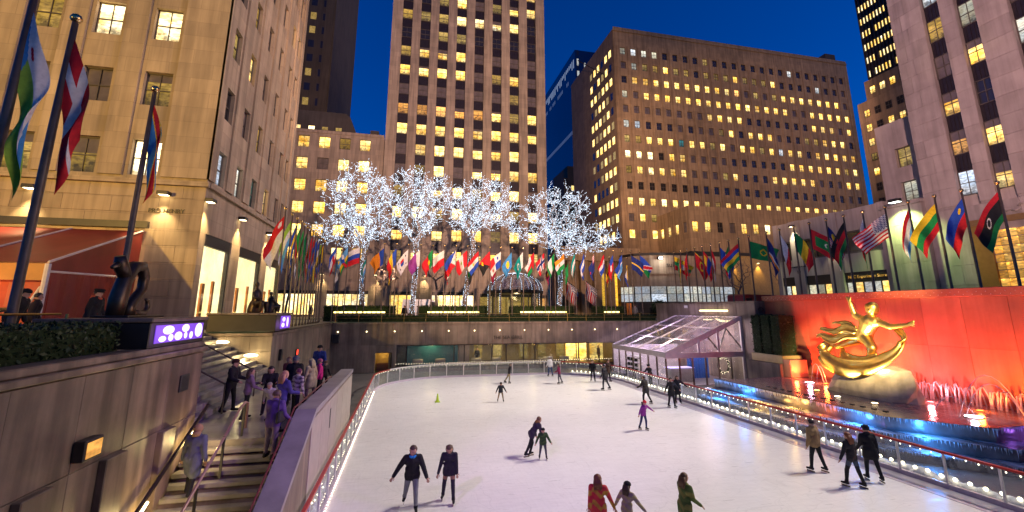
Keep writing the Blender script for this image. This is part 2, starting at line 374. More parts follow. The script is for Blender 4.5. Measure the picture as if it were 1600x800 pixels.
wv = N(t, 'ShaderNodeTexNoise'); wv.inputs['Scale'].default_value = .35; wv.inputs['Detail'].default_value = 2; gp = N(t, 'ShaderNodeNewGeometry')
t.links.new(gp.outputs['Position'], wv.inputs['Vector'])
cuts = None
for sc_, k_, th in ((.42, 3.2, .010), (.75, 2.2, .012), (1.3, 1.6, .014)):              # curved blade cuts
    ma = N(t, 'ShaderNodeVectorMath', operation='MULTIPLY_ADD'); t.links.new(wv.outputs['Color'], ma.inputs[0]); ma.inputs[1].default_value = (k_*2.1, k_, 0); t.links.new(gp.outputs['Position'], ma.inputs[2])
    vo = N(t, 'ShaderNodeTexVoronoi', feature='DISTANCE_TO_EDGE'); vo.inputs['Scale'].default_value = sc_; t.links.new(ma.outputs[0], vo.inputs['Vector'])
    r_ = ramp(t, vo.outputs['Distance'], [(0.0, .91), (th, 1.0)]); cuts = r_ if cuts is None else mixc(t, 'MULTIPLY', 1.0, cuts, r_)
x = mixc(t, 'MULTIPLY', 1.0, x, cuts)
t.links.new(x, b.inputs['Base Color']); t.links.new(ramp(t, sc1, [(0.3, 0.24), (0.7, 0.50)]), b.inputs['Roughness']); b.inputs['Specular IOR Level'].default_value = 0.35
bump(t, b, sc2, 0.05, 0.01); M['ice'] = m
ip = rink(0.12)
struct('ice', MB().poly([(x, y, 0.0) for x, y in reversed(ip)]), M['ice'], 'white scratched ice sheet of the skating rink')

# ---- rink barrier
bar = thing('rink_barrier', 'low glass panelled barrier with coloured rail and bulbs around the ice', 'barrier', (RX0, 30, 0))
path = rink(0.0, 0.05); acc = [0.0]
for i in range(len(path)): acc.append(acc[-1] + math.dist(path[i], path[(i+1) % len(path)]))
def at(s):
    s %= acc[-1]; i = int(np.searchsorted(acc, s, 'right')) - 1; i = min(i, len(path)-1)
    f = (s-acc[i])/max(1e-6, acc[i+1]-acc[i]); a, c = path[i], path[(i+1) % len(path)]
    return np.array([a[0]+(c[0]-a[0])*f, a[1]+(c[1]-a[1])*f])
def tang(s): d = at(s+.05)-at(s-.05); return d/np.linalg.norm(d)
def nrm(s): d = tang(s); return np.array([-d[1], d[0]])           # outward (path is clockwise)
S_FAR0 = RY1-RY0-2*RR; S_FAR1 = S_FAR0 + math.pi*RR + (RX1-RX0-2*RR); S_END = S_FAR1 + (RY1-RY0-2*RR)
VIS = S_END + math.pi/2*RR
def ribbon(s0, s1, prof, step=0.3):
    """sweep a closed profile [(outward, z)] along the barrier"""
    b = MB(); n = max(2, int((s1-s0)/step)); k = len(prof); vs = []; fs = []
    for i in range(n+1):
        s = s0+(s1-s0)*i/n; p, o = at(s), nrm(s)
        for (w, z) in prof: vs.append((p[0]+o[0]*w, p[1]+o[1]*w, z))
    for i in range(n):
        for j in range(k): fs.append((i*k+j, (i+1)*k+j, (i+1)*k+(j+1) % k, i*k+(j+1) % k))
    fs.append(tuple(range(k))); fs.append(tuple(n*k+j for j in range(k))[::-1])
    return b.add(vs, fs)
railp = [(-.045,1.06),(.045,1.06),(.06,1.09),(.045,1.13),(-.045,1.13),(-.06,1.09)]
S_WL = S_FAR0 + 3.5; S_WR = S_FAR1 - 7.0
for n_, s0, s1, mt in (('red_rail', -1.5, S_WL, 'red_paint'), ('white_rail', S_WL, S_WR, 'white_post'), ('red_rail', S_WR, VIS, 'red_paint')):
    wb(ribbon(s0, s1, railp), n_, M[mt], bar)
wb(ribbon(-1.5, VIS, [(-.10,.004),(.10,.004),(.10,.14),(-.06,.14)]), 'kick_board', plain('kick_board', (0.50,0.42,0.48), 0.4), bar)
wb(ribbon(S_FAR1-6, VIS, [(-.95,.002),(-.11,.002),(-.11,.012),(-.95,.012)]), 'edge_strip', plain('edge_strip', (0.52,0.44,0.50), 0.4), bar)
post = MB().cbox(-.03,.03,-.035,.035,.12,1.06,.008); pm = post.mesh('post', M['white_post'])
NP = int((VIS+1.5)/1.45); ds = (VIS+1.5)/NP
for i in range(NP+1):
    s = -1.5+ds*i; p = at(s); d = tang(s)
    link('post', pm, bar, (p[0]-RX0, p[1]-30, 0), math.atan2(d[1], d[0]))
for i in range(NP):
    s0, s1 = -1.5+ds*i+.04, -1.5+ds*(i+1)-.04
    wb(ribbon(s0, s1, [(-.006,.15),(.006,.15),(.006,1.05),(-.006,1.05)], 0.75), 'glass_panel', M['pane_glass'], bar)
bb = MB(); s = -1.0
while s < VIS:
    p = at(s) + nrm(s)*0.08; bb.octa((p[0], p[1], .985 + rnd.uniform(-.015,.015)), .030); s += 0.33
tag(wb(bb, 'bulb_string', M['bulb_warm'], bar), kind='stuff')
bb = MB(); s = S_FAR1 - 6.0
while s < VIS:
    p = at(s) + nrm(s)*0.17; bb.ball((p[0], p[1], .30 + rnd.uniform(-.02,.02)), .062, 6, 4); s += 0.40
s = -1.0
while s < S_FAR0:
    p = at(s) + nrm(s)*(-0.10); bb.octa((p[0], p[1], .06), .026); s += 0.22
s = -1.0
while s < S_FAR0:
    p = at(s) + nrm(s)*0.16; bb.octa((p[0]+rnd.uniform(-.03,.03), p[1], .45+rnd.uniform(-.2,.2)), .035); s += 0.30
tag(wb(bb, 'foot_bulb_string', M['bulb_warm'], bar), kind='stuff')
sn = MB(); s = S_FAR1 - 6.0
while s < VIS:
    p = at(s) + nrm(s)*(0.32+rnd.uniform(-.04,.04)); r = rnd.uniform(.13,.24); sn.ball((p[0], p[1], r*.35), r, 7, 5, 0, (1.2,1.2,rnd.uniform(.7,1.3))); s += 0.22
s = -1.0
while s < S_FAR0:
    p = at(s) + nrm(s)*(0.20+rnd.uniform(-.03,.03)); r = rnd.uniform(.10,.16); sn.ball((p[0], p[1], .1+r*.5), r, 6, 4, 0, (.7,1.3,1)); s += 0.24
tag(sn.build('snow', M['snow'], smooth=True), 'ploughed snow heaped along the foot of the rink barrier', 'snow', kind='stuff')

# ---- traffic cone on the ice
cone = thing('traffic_cone', 'small yellow green cone standing alone on the ice', 'cone', (2.1, 30.1, 0))
MB().cbox(-.16,.16,-.16,.16,0,.04,.01).build('base', M['cone_green'], cone)
MB().lathe([(.12,.04),(.10,.12),(.035,.5),(.02,.52)], 12).build('cone_body', M['cone_green'], cone, smooth=True)

# ---- far court wall with the restaurant behind it
FY = 45.0
fw = thing('restaurant_wall', 'pale stone court wall with restaurant windows facing the far end of the rink', 'wall', (10, FY, 0))
WX0, WX1, WZ0, WZ1 = -0.85, 21.6, 0.25, 2.42
DX0, DX1, DZ1 = -2.75, -1.25, 1.75
b = MB()
b.box(-6.8,DX0,FY,FY+.4,-.03,4.4); b.box(DX1,WX0,FY,FY+.4,-.03,4.4); b.box(WX1,27.6,FY,FY+.4,-.03,4.4)
b.box(DX0,DX1,FY,FY+.4,DZ1,4.4); b.box(WX0,WX1,FY,FY+.4,WZ1,4.4); b.box(WX0,WX1,FY,FY+.4,-.03,WZ0)
wb(b, 'wall_core', M['granite_pale'], fw)
slabs(fw, 'stone_slab', 'y', FY, -1, lin(-6.8,-2.75,3)+lin(-1.25,27.6,19), [2.47, 4.38], M['granite_pale'])
slabs(fw, 'stone_slab', 'y', FY, -1, [-6.8,-5.4,-4.1,-2.75], [0.0, 2.47], M['granite_pale'])
slabs(fw, 'stone_slab', 'y', FY, -1, [-1.25,-.9], [0.0, 2.47], M['granite_pale'])
slabs(fw, 'stone_slab', 'y', FY, -1, [-2.75,-1.25], [1.78, 2.47, 4.38], M['granite_pale'])
wb(MB().box(-6.75,27.5,FY-.12,FY+.6,4.405,4.55), 'coping', M['granite'], fw)
stud = MB().ball((0,0,0), .05, 8, 5).mesh('stud_lamp', M['lamp_warm'])
for i in range(12): link('stud_lamp', stud, fw, (-6.2+i*2.55-10, -.10, 3.72))
def text(name, s, size, loc, rot, mat, parent=None, ext=0.02, align='CENTER'):
    c = bpy.data.curves.new(name, 'FONT'); c.body = s; c.size = size; c.extrude = ext; c.align_x = align; c.align_y = 'CENTER'; c.materials.append(mat)
    tmp_ = bpy.data.objects.new(name, c); me = bpy.data.meshes.new_from_object(tmp_); me.materials.clear(); me.materials.append(mat); bpy.data.objects.remove(tmp_)
    o = link(name, me, None, loc); o.rotation_euler = rot
    if parent is not None: o.parent = parent
    return o
text('lettering', 'THE SEA GRILL', .46, (-.05, -.10, 3.02), (R(90),0,0), M['metal_dark'], fw)
# restaurant room
rr = MB()
rr.box(WX0-.5,WX1+.5,FY+6,FY+6.2,0,2.6); rr.box(WX0-.7,WX0-.5,FY+.42,FY+6.2,0,2.6); rr.box(WX1+.5,WX1+.7,FY+.42,FY+6.2,0,2.6)
wb(rr, 'room_wall', plain('room_wall', (0.45,0.36,0.16), 0.7), fw)
wb(MB().box(WX0-.5,WX1+.5,FY+.42,FY+6,2.55,2.6), 'room_ceiling', plain('room_ceiling', (0.4,0.34,0.24), 0.7), fw)
wb(MB().box(WX0-.5,WX1+.5,FY+.42,FY+6,0.0,.2), 'room_floor', M['wood'], fw)
wb(MB().box(.1,5.2,FY+2.2,FY+2.4,.3,2.5), 'mural_panel', plain('blue_mural', (0.02,0.20,0.30), 0.3, 0, .5, .5, .5), fw)
wb(MB().box(5.3,6.4,FY+2.4,FY+2.7,.2,2.5), 'column', plain('pink_stone', (0.45,0.33,0.36), 0.4), fw)
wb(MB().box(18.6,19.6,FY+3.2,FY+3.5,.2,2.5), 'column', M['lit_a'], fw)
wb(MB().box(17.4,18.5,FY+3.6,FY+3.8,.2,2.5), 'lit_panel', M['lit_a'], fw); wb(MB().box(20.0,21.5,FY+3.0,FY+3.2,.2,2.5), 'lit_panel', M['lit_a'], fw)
for x in (7.4, 9.6, 12.6, 14.8, 17.0): wb(MB().box(x,x+.9,FY+5.8,FY+5.95,.4,2.3), 'lit_panel', M['lit_dim'], fw)
ms = [WX0, .1, 4.6, 5.6, 8.35, 9.8, 11.6, 12.8, 17.5, WX1]
fr = MB().box(WX0,WX1,FY+.10,FY+.20,WZ1-.09,WZ1).box(WX0,WX1,FY+.10,FY+.20,WZ0,WZ0+.08).box(WX0+.002,WX1-.002,FY+.12,FY+.18,.62,.68)
wb(fr, 'window_frame', M['metal_dark'], fw)
for x in ms: wb(MB().box(x-.045,x+.045,FY+.09,FY+.21,WZ0+.081,WZ1-.091), 'mullion', M['metal_dark'], fw)
for i in range(len(ms)-1): wb(MB().box(ms[i]+.05,ms[i+1]-.05,FY+.145,FY+.155,WZ0+.085,WZ1-.095), 'pane', M['shop_glass'], fw)
bb = MB(); x = WX0
while x < WX1: bb.octa((x, FY-.08+rnd.uniform(-.03,.03), .72+rnd.uniform(-.03,.03)), .028); x += .24
tag(wb(bb, 'bulb_string', M['bulb_warm'], fw), kind='stuff')
for x in (2.5, 8.0, 13.0, 18.8): point('room_light', (x, FY+1.6, 2.35), 80, (1.0,.72,.30), .25, fw)
tbl = []
def table(x, y, label):
    t_ = thing('restaurant_table', label, 'table', (x, y, .2), group='tables behind the restaurant glass')
    MB().lathe([(.24,0),(.26,.03),(.05,.06),(.05,.70)], 10).build('pedestal', M['metal_dark'], t_)
    MB().lathe([(.52,.42),(.50,.70),(.48,.735),(.40,.74)], 14).build('tablecloth', M['canvas_white'], t_, smooth=True)
for i, x in enumerate((1.2, 3.4, 7.0, 9.0, 14.6, 16.4)): table(x, FY+1.5, 'round table with white cloth behind the restaurant glass, number %s from the small doorway' % ('one','two','three','four','five','six')[i])
# service doorway
wb(MB().box(DX0+.002,DX1-.002,FY+1.4,FY+1.5,0,DZ1).box(DX0-.2,DX0,FY+.41,FY+1.5,0,DZ1).box(DX1,DX1+.2,FY+.41,FY+1.5,0,DZ1), 'doorway_lining', plain('ochre_lining', (0.4,0.27,0.08), 0.6), fw)
wb(MB().box(DX0,DX1,FY+.41,FY+1.5,DZ1,DZ1+.1), 'doorway_ceiling', M['canvas_white'], fw)
wb(MB().box(DX0+.1,DX1-.1,FY+.9,FY+1.2,0,.7), 'doorway_counter', M['wood'], fw)
point('doorway_light', (-2.0, FY+.8, 1.55), 16, (1.0,.70,.25), .1, fw)

# ---- side wall of the court beyond the stair landing
sw = thing('court_side_wall', 'stained stone wall running from the stair landing to the restaurant wall', 'wall', (-6.8, 35, 0))
wb(MB().box(-7.2,-6.8,26.0,FY-.001,-.03,4.4), 'wall_core', M['granite_pale'], sw)
slabs(sw, 'stone_slab', 'x', -6.8, 1, lin(26.0,FY-.1,9), [0.0,2.3,4.38], M['granite_pale'])
wb(MB().box(-7.3,-6.7,25.9,FY-.13,4.402,4.55), 'coping', M['granite'], sw)
se = thing('stair_end_wall', 'shaded stone wall with two oval lamps above the upper stair flight', 'wall', (-8.5, 26, 2.3))
wb(MB().box(-14,-6.802,26.0,26.4,-.03,4.39), 'wall_core', M['granite_pale'], se)
slabs(se, 'stone_slab', 'y', 26.0, -1, [-10.2,-8.9,-7.8,-6.75], [2.3,3.6,4.38], M['granite_pale'])
wb(MB().box(-14,-6.75,25.86,26.45,4.402,4.54), 'coping', M['granite'], se)
for (x, z) in ((-9.05, 4.12), (-7.65, 3.45)):
    wb(MB().ball((x, 25.84, z), .34, 14, 8, 0, (1, .3, .24)), 'oval_lamp', M['lamp_warm'], se, True)
    point('oval_lamp_light', (x, 25.0, z-.12), 120, (1.0,.78,.36), .15, se)

# ---- stairs and landing
stp = thing('staircase', 'worn stone stairs with a landing between the granite walls', 'stairs', (-4.5, 14.3, 0))
NS = 14; rh = 2.3/NS
for i in range(NS):
    y1 = 14.2 - .31*i; z1 = 2.3 - rh*i
    wb(MB().cbox(-5.38,-2.81, y1-.315, y1+.03, z1-rh-.10, z1-rh, .012) if i < NS-1 else MB().box(-5.38,-2.81,y1-.4,y1,-.03,-.001), 'step', M['step'], stp)
core = MB().prism([(-5.36, 14.15, 2.1), (-5.36, 14.2-.31*NS, -.03), (-5.36, 14.15, -.03)], (2.54,0,0)); wb(core, 'stair_core', M['granite'], stp)
wb(MB().box(-6.78,-2.81,14.2,26.0,2.14,2.3).box(-6.7,-3.0,14.25,25.9,-.03,2.13), 'landing', stone('landing_stone', (0.27,0.23,0.22), .3, 1.2, .35), stp)
NU = 13; ru = (P-2.3)/NU
for i in range(NU):
    x1 = -6.15 - .31*i; z1 = 2.3 + ru*(i+1)
    wb(MB().cbox(x1-.34, x1, 14.7, 25.98, z1-ru+.001, z1, .012), 'upper_step', M['step'], stp)
for y in (17.6, 20.8):
    hr = MB().tube([(-5.9,y,2.3),(-5.9,y,3.25),(-10.0,y,5.5),(-10.0,y,4.6)], .03, 8); wb(hr, 'handrail', M['pole'], stp)
# pink lit handrail down the lower flight
hr = MB().tube([(-4.3,14.75,2.45),(-4.3,14.75,3.12),(-4.3,14.5,3.18),(-4.3,14.2,3.1),(-4.3,9.9,.95),(-4.3,9.6,.5)], [.035]*6, 8)
wb(hr, 'handrail', M['pink_rail'], stp, True)
for y in (14.5, 13.2, 11.9, 10.6): 
    zt = 2.3 - rh*max(0, (14.2-y)/.31) ; wb(MB().box(-4.325,-4.275,y-.025,y+.025,zt-.1,zt+.86), 'rail_post', M['metal_dark'], stp)

# ---- parapet between stairs and rink
pp = thing('stair_parapet', 'broad topped stone parapet between the stairs and the rink', 'parapet', (-2.7, 18, 0))
prof = [(8.2,-.03),(8.2,.42),(14.0,2.88),(22.6,2.88),(22.6,-.03)]
wb(MB().prism([(-2.80,y,z) for y, z in prof], (.43,0,0)), 'parapet_wall', M['granite_pale'], pp)
cop = [(8.1,.43),(8.1,.56),(13.97,3.03),(22.7,3.03),(22.7,2.89),(14.0,2.89)]
wb(MB().prism([(-2.86,y,z) for y, z in cop], (.53,0,0)), 'coping', plain('parapet_coping', (0.26,0.22,0.25), .4, 0, .5, .3, 1.5, .2, 20), pp)
for i in range(6):
    wb(MB().cbox(-2.38,-2.345,13.6+i*1.5,15.08+i*1.5,.15,2.80,.008), 'facing_panel', plain('facing_panel', (0.40,0.34,0.29), .5), pp)
wb(MB().box(-2.343,-2.335,16.6,16.75,1.9,2.5), 'slot', M['black'], pp)
wb(MB().tube([(-2.90,y,z+.10) for y, z in ((8.2,.55),(13.95,2.98),(20,2.98))], .022, 6), 'side_rail', plain('dark_red_rail', (.14,.02,.03), .4), pp)

# ---- near left granite wall
lw = thing('granite_stair_wall', 'tall stained granite wall beside the lower stair flight', 'wall', (-5.5, 9, 0))
wb(MB().box(-5.9,-5.5,1.6,14.35,-.03,4.6), 'wall_core', M['granite'], lw)
slabs(lw, 'granite_slab', 'x', -5.5, 1, [2.0,4.1,6.2,8.1,9.65,11.1,12.6,14.35], [0.0,1.5,2.98,4.58], M['granite'], .07)
wb(MB().cbox(-5.95,-5.36,1.6,14.40,4.602,4.72,.02), 'coping', M['granite'], lw)
wb(MB().cbox(-5.95,-5.46,1.6,14.38,4.722,4.86,.02), 'upper_kerb', M['granite'], lw)
for y0, y1 in ((6.6,7.2),(8.5,9.15),(10.42,11.08),(12.42,13.0)):
    wb(MB().cbox(-5.44,-5.30,y0,y1,0.0,2.97,.015), 'pilaster', M['granite'], lw)
wb(MB().cbox(-5.44,-5.40,13.15,13.6,3.7,4.1,.01), 'vent_grille', M['black'], lw)
wb(MB().tube([(-5.22,14.5,3.15),(-5.22,9.4,.52)], .045, 8), 'handrail', M['bronze'], lw)
for (y, z) in ((13.6,2.62),(11.7,1.62)):
    wb(MB().tube([(-5.19,y+.17,z+.09),(-5.19,y-.17,z-.09)], .035, 8), 'rail_lamp', M['lamp_warm'], lw)
    point('rail_lamp_light', (-4.95, y, z-.1), 34, (1.0,.75,.3), .08, lw)
bx = thing('wall_box_light', 'boxy dark lantern with orange glowing face fixed to the granite stair wall', 'lamp', (-5.42, 9.9, 3.3))
wb(MB().cbox(-5.42,-5.24,9.60,10.08,3.16,3.50,.015), 'housing', M['metal_dark'], bx)
wb(MB().box(-5.239,-5.23,9.65,10.04,3.20,3.46), 'lit_face', M['lit_orange'], bx)

# ---- planters, hedges
def hedge(name, x0, x1, y0, y1, z0, z1, dens, label, size=.05, group=None, cat='hedge'):
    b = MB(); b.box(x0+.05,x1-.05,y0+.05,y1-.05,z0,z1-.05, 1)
    dx, dy, dz = x1-x0, y1-y0, z1-z0
    fac = [(dx*dy,'t'),(dx*dz,'f'),(dx*dz,'b'),(dy*dz,'l'),(dy*dz,'r')]
    for ar, k in fac:
        for _ in range(int(ar*dens)):
            u, v = rnd.random(), rnd.random(); j = rnd.uniform(-.06,.05)
            p = {'t':(x0+u*dx,y0+v*dy,z1+j),'f':(x0+u*dx,y0-j,z0+v*dz),'b':(x0+u*dx,y1+j,z0+v*dz),'l':(x0-j,y0+u*dy,z0+v*dz),'r':(x1+j,y0+u*dy,z0+v*dz)}[k]
            a = np.array([rnd.gauss(0,1),rnd.gauss(0,1),rnd.gauss(0,1)]); a /= np.linalg.norm(a); c = norm3(np.cross(a,[rnd.gauss(0,1),rnd.gauss(0,1),rnd.gauss(0,1)]))
            s = size*rnd.uniform(.7,1.4); p = np.array(p); b.quad(p-a*s, p+c*s*.5, p+a*s, p-c*s*.5)
    o = b.build(name, [M['leaf'], M['leaf_dark']]); return tag(o, label, cat, group)
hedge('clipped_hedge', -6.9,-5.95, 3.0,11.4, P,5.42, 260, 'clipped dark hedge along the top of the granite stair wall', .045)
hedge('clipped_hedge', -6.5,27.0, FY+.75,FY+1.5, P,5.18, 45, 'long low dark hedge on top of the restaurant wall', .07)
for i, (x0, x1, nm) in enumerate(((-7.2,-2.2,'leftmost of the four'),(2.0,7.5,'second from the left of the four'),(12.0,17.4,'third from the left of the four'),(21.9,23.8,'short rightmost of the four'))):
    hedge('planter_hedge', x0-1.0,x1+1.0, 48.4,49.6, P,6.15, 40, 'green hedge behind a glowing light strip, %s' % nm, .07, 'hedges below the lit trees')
    lb = thing('light_strip', 'glowing yellow light strip under a hedge, %s' % nm, 'light strip', (x0, 48.15, 5.4), group='light strips along the far hedges')
    wb(MB().cbox(x0,x1,48.02,48.32,P,5.36,.02), 'planter_face', M['granite'], lb)
    n = max(3, int((x1-x0)/.42))
    for k in range(n):
        xa = x0+(x1-x0)*k/n; wb(MB().cbox(xa+.04,xa+(x1-x0)/n-.04,48.08,48.20,5.42,5.56,.01), 'lamp', M['lamp_yellow'], lb)
# glass balustrade strip behind the far hedge
for i in range(18):
    pass

# ---- right hand court wall: grey end block, then the long polished red wall
gw = thing('grey_court_wall', 'plain grey stone wall with a light strip behind the clear tent', 'wall', (26.6, 37, 0))
wb(MB().box(26.6,27.58,30.4,44.9,-.03,6.3), 'wall_core', M['granite_pale'], gw)
slabs(gw, 'stone_slab', 'x', 26.6, -1, lin(30.4,44.8,7), [0.0,3.2,6.28], M['granite_pale'])
slabs(gw, 'stone_slab', 'y', 30.4, -1, [26.56,27.58], [0.0,2.1,4.4,6.28], M['granite_pale'])
wb(MB().box(26.5,27.6,30.3,44.95,6.302,6.42), 'coping', M['granite'], gw)
wb(MB().tube([(27.05+.22*math.cos(a), 30.30, 5.75+.16*math.sin(a)) for a in np.linspace(0,2*math.pi,13)], .03, 5), 'ornament', M['bronze'], gw)
for k in range(9): wb(MB().cbox(26.42,26.50,33.4+k*.42,33.75+k*.42,5.62,5.70,.01), 'lamp', M['lamp_warm'], gw)
wb(MB().cbox(26.44,26.52,39.0,39.5,5.9,6.15,.01), 'plaque', M['white_paint'], gw)
rw = thing('polished_red_wall', 'long polished granite wall glowing red behind the fountain', 'wall', (27.5, 20, 0))
wb(MB().box(27.55,28.2,8.0,30.4,-.03,6.72), 'wall_core', M['granite_red'], rw)
slabs(rw, 'granite_slab', 'x', 27.55, -1, lin(8.0,30.38,12), [0.0,1.3,3.85,6.36], M['granite_red'], .06, .008, .002)
wb(MB().cbox(27.40,28.25,8.0,30.5,6.362,6.80,.02), 'coping', M['granite_red'], rw)
dot = MB().octa((0,0,0), .022).mesh('stud', M['canvas_white'])
for k in range(120):
    link('stud', dot, rw, (-.11, 8.2+k*.185-20, 6.55 + (.06 if k % 2 else -.07)))

# ---- fountain
ft = thing('fountain', 'stepped fountain pool with cascades and water jets in front of the red wall', 'fountain', (24, 20, 0))
def tier(x0, yc, xc, y0, z0, z1): 
    return MB().prism([(x0,27.2,z0),(27.48,27.2,z0),(27.48,y0,z0),(xc,y0,z0),(x0,yc,z0)][::-1], (0,0,z1-z0))
M['wet_stone'] = stone('wet_stone', (0.16,0.14,0.14), .4, 2.0, .18, .3, spec=.6)
wb(tier(18.75,15.3,21.3,12.0,-.03,.30), 'tier', M['wet_stone'], ft)
wb(tier(19.40,15.8,21.8,12.9,.30,.72), 'tier', M['wet_stone'], ft)
wb(tier(20.05,16.2,22.2,13.7,.72,1.10), 'tier', M['wet_stone'], ft)
rimo = [(20.05,27.2),(20.05,16.2),(22.2,13.7),(27.47,13.7)]; rimi = [(20.30,27.2),(20.30,16.3),(22.32,13.95),(27.47,13.95)]
b = MB()
for i in range(3):
    a0,a1,c1,c0 = rimo[i],rimo[i+1],rimi[i+1],rimi[i]
    b.add([(*p,1.102) for p in (a0,a1,c1,c0)]+[(*p,1.25) for p in (a0,a1,c1,c0)], [(4,5,6,7),(0,4,7,3),(1,2,6,5),(0,1,5,4),(3,7,6,2)])
wb(b, 'pool_rim', M['wet_stone'], ft)
m, t, b2 = nodes('pool_water'); b2.inputs['Base Color'].default_value = (.30,.24,.22,1); b2.inputs['Roughness'].default_value = .14; b2.inputs['Specular IOR Level'].default_value = .9
bump(t, b2, noise(t, 3.5, 4), .35, .06); M['water'] = m
wb(MB().poly([(20.31,27.1,1.19),(20.31,16.31,1.19),(22.33,13.97,1.19),(27.46,13.97,1.19),(27.46,27.1,1.19)][::-1] if False else [(20.31,27.1,1.19),(20.31,16.31,1.19),(22.33,13.97,1.19),(27.46,13.97,1.19),(27.46,27.1,1.19)]), 'pool_water', M['water'], ft)
m, t, b2 = nodes('falling_water'); b2.inputs['Base Color'].default_value = (.72,.76,.8,1); b2.inputs['Roughness'].default_value = .2; b2.inputs['Alpha'].default_value = .55; b2.inputs['Specular IOR Level'].default_value = .8; M['fall'] = m
m, t, b2 = nodes('thin_sheet_water'); 
t.links.new(mixc(t,'MIX',ramp(t,noise(t,2.0,5,stretch=(1,.35,1)),[(.4,0.),(.62,1.)]),(.16,.16,.17),(.66,.68,.7)), b2.inputs['Base Color']); b2.inputs['Roughness'].default_value=.15; b2.inputs['Specular IOR Level'].default_value=.9
bump(t, b2, noise(t, 7, 4, stretch=(1,.4,1)), .5, .04); M['sheet'] = m
for z, (xa, ya, xb, yb, xo) in ((.304,(18.76,15.32,21.31,12.01,.64)),(.724,(19.41,15.82,21.81,12.91,.63))):
    wb(MB().poly([(xa,27.1,z),(xa,ya,z),(xb,yb,z),(27.4,yb,z),(27.4,yb+.8,z),(xb+.45,yb+.85,z),(xa+xo,ya+.4,z),(xa+xo,27.1,z)]), 'water_sheet', M['sheet'], ft)
ic = MB()
for (x0,yc,xc,y0,z1,hh) in ((18.75,15.3,21.3,12.0,.30,.26),(19.40,15.8,21.8,12.9,.72,.34),(20.05,16.2,22.2,13.7,1.23,.42)):
    pl = [(x0,27.2),(x0,yc),(xc,y0),(27.4,y0)]
    for i in range(3):
        a, c = np.array(pl[i]), np.array(pl[i+1]); Ln = np.linalg.norm(c-a); d = (c-a)/Ln; o = np.array([d[1],-d[0]]); o = o if (o[0] < 0 or (abs(o[0]) < .1 and o[1] < 0)) else -o
        s = 0
        while s < Ln:
            w = rnd.uniform(.012,.05); l = hh*rnd.uniform(.25,1.0)*(.45+.55*abs(math.sin(s*1.9+x0)*math.sin(s*.73+2))); p = a+d*s+o*.035
            ic.add([(p[0],p[1],z1+.012),(p[0]+d[0]*w,p[1]+d[1]*w,z1+.012),(p[0]+d[0]*w/2+o[0]*.05,p[1]+d[1]*w/2+o[1]*.05,z1+.012),(p[0]+d[0]*w/2,p[1]+d[1]*w/2,z1-l)], [(0,1,3),(1,2,3),(2,0,3),(0,2,1)]); s += w*rnd.uniform(.8,3.5)
tag(wb(ic, 'icicle_fringe', M['fall'], ft), kind='stuff')
jm = MB().tube([(0,0,0),(-.10,.01,.55),(-.24,.03,.85),(-.36,.03,.80),(-.46,.04,.35),(-.50,.04,0)], [.035,.03,.03,.035,.04,.05], 6).mesh('water_jet', M['fall'], True)
for k in range(30):
    link('water_jet', jm, ft, (27.25-24, 14.6+k*.195-20+rnd.uniform(-.03,.03), 1.18), rnd.uniform(-.25,.25)).scale = (1,1,rnd.uniform(.85,1.12))
for (p0, p1, hh) in (((23.6,15.5),(25.6,14.6),1.4),((23.4,15.6),(26.6,15.2),1.7),((23.8,15.2),(23.1,16.4),.8),((26.2,25.6),(25.8,24.3),1.1),((26.2,25.2),(25.9,24.2),1.0)):
    pts = []
    for i in range(11):
        f_ = i/10; pts.append((p0[0]+(p1[0]-p0[0])*f_, p0[1]+(p1[1]-p0[1])*f_, 1.18+4*hh*f_*(1-f_)))
    wb(MB().tube(pts, [.014+.008*i/10 for i in range(11)], 6), 'arc_jet', M['fall'], ft, True)
def pool_lamp(x, y, z, c, s, label, aim=None, e=0, size=80, r=.14, pe=0):
    o = thing('fountain_lamp', label, 'lamp', (x,y,z), group='lamps of the fountain')
    MB().lathe([(r*1.15,-.05),(r*1.2,0),(r*1.05,.02)], 12).build('collar', M['metal_dark'], o)
    MB().lathe([(r,.021),(r*.8,.035),(r*.3,.045)], 12).build('lens', emit('fountain_lens', c, s, False), o, smooth=True)
    if e: spot('fountain_beam', (x,y,z+.12), aim, e, c, size, .6, .1, o)
    if pe: point('fountain_glow', (x,y,z+.30), pe, c, .12, o)
RED, ORG, PNK, BLU, PUR, AMB = (1,.08,.02), (1,.17,.025), (1,.20,.22), (.05,.30,1), (.45,.15,1), (1,.55,.12)
wl = [(14.3,ORG,1350),(16.2,ORG,1200),(18.2,PNK,1250),(20.2,PNK,1350),(22.0,ORG,1250),(24.0,ORG,1300),(26.2,RED,1600)]
nm = ['nearest orange','second orange','first pink','second pink','middle orange','far orange','far red']
for (y,c,e), n_ in zip(wl, nm): pool_lamp(25.6, y, 1.2, c, 6, 'fountain lamp washing the polished wall, %s one' % n_, (27.5, y, 3.9), e, 105, pe=70)
pool_lamp(23.0, 22.2, 1.2, AMB, 8, 'amber fountain lamp under the gilded figure, far side', (24.4, 21.2, 5.0), 4500, 48)
pool_lamp(22.6, 18.6, 1.2, (1,.72,.35), 9, 'pale fountain lamp under the gilded figure, near side', (24.4, 19.4, 5.0), 5500, 48)
pool_lamp(22.4, 20.4, 1.2, (1,.85,.6), 9, 'white fountain lamp facing the middle of the gilded figure', (24.4, 20.1, 5.2), 5500, 48)
pool_lamp(23.9, 15.4, 1.2, (1,.75,.85), 14, 'bright pinkish lamp at the crossing of the near water arcs', r=.30, pe=25)
pool_lamp(25.0, 24.6, 1.2, (1,.55,.75), 12, 'bright pink lamp where the far water jets fall', r=.26, pe=22)
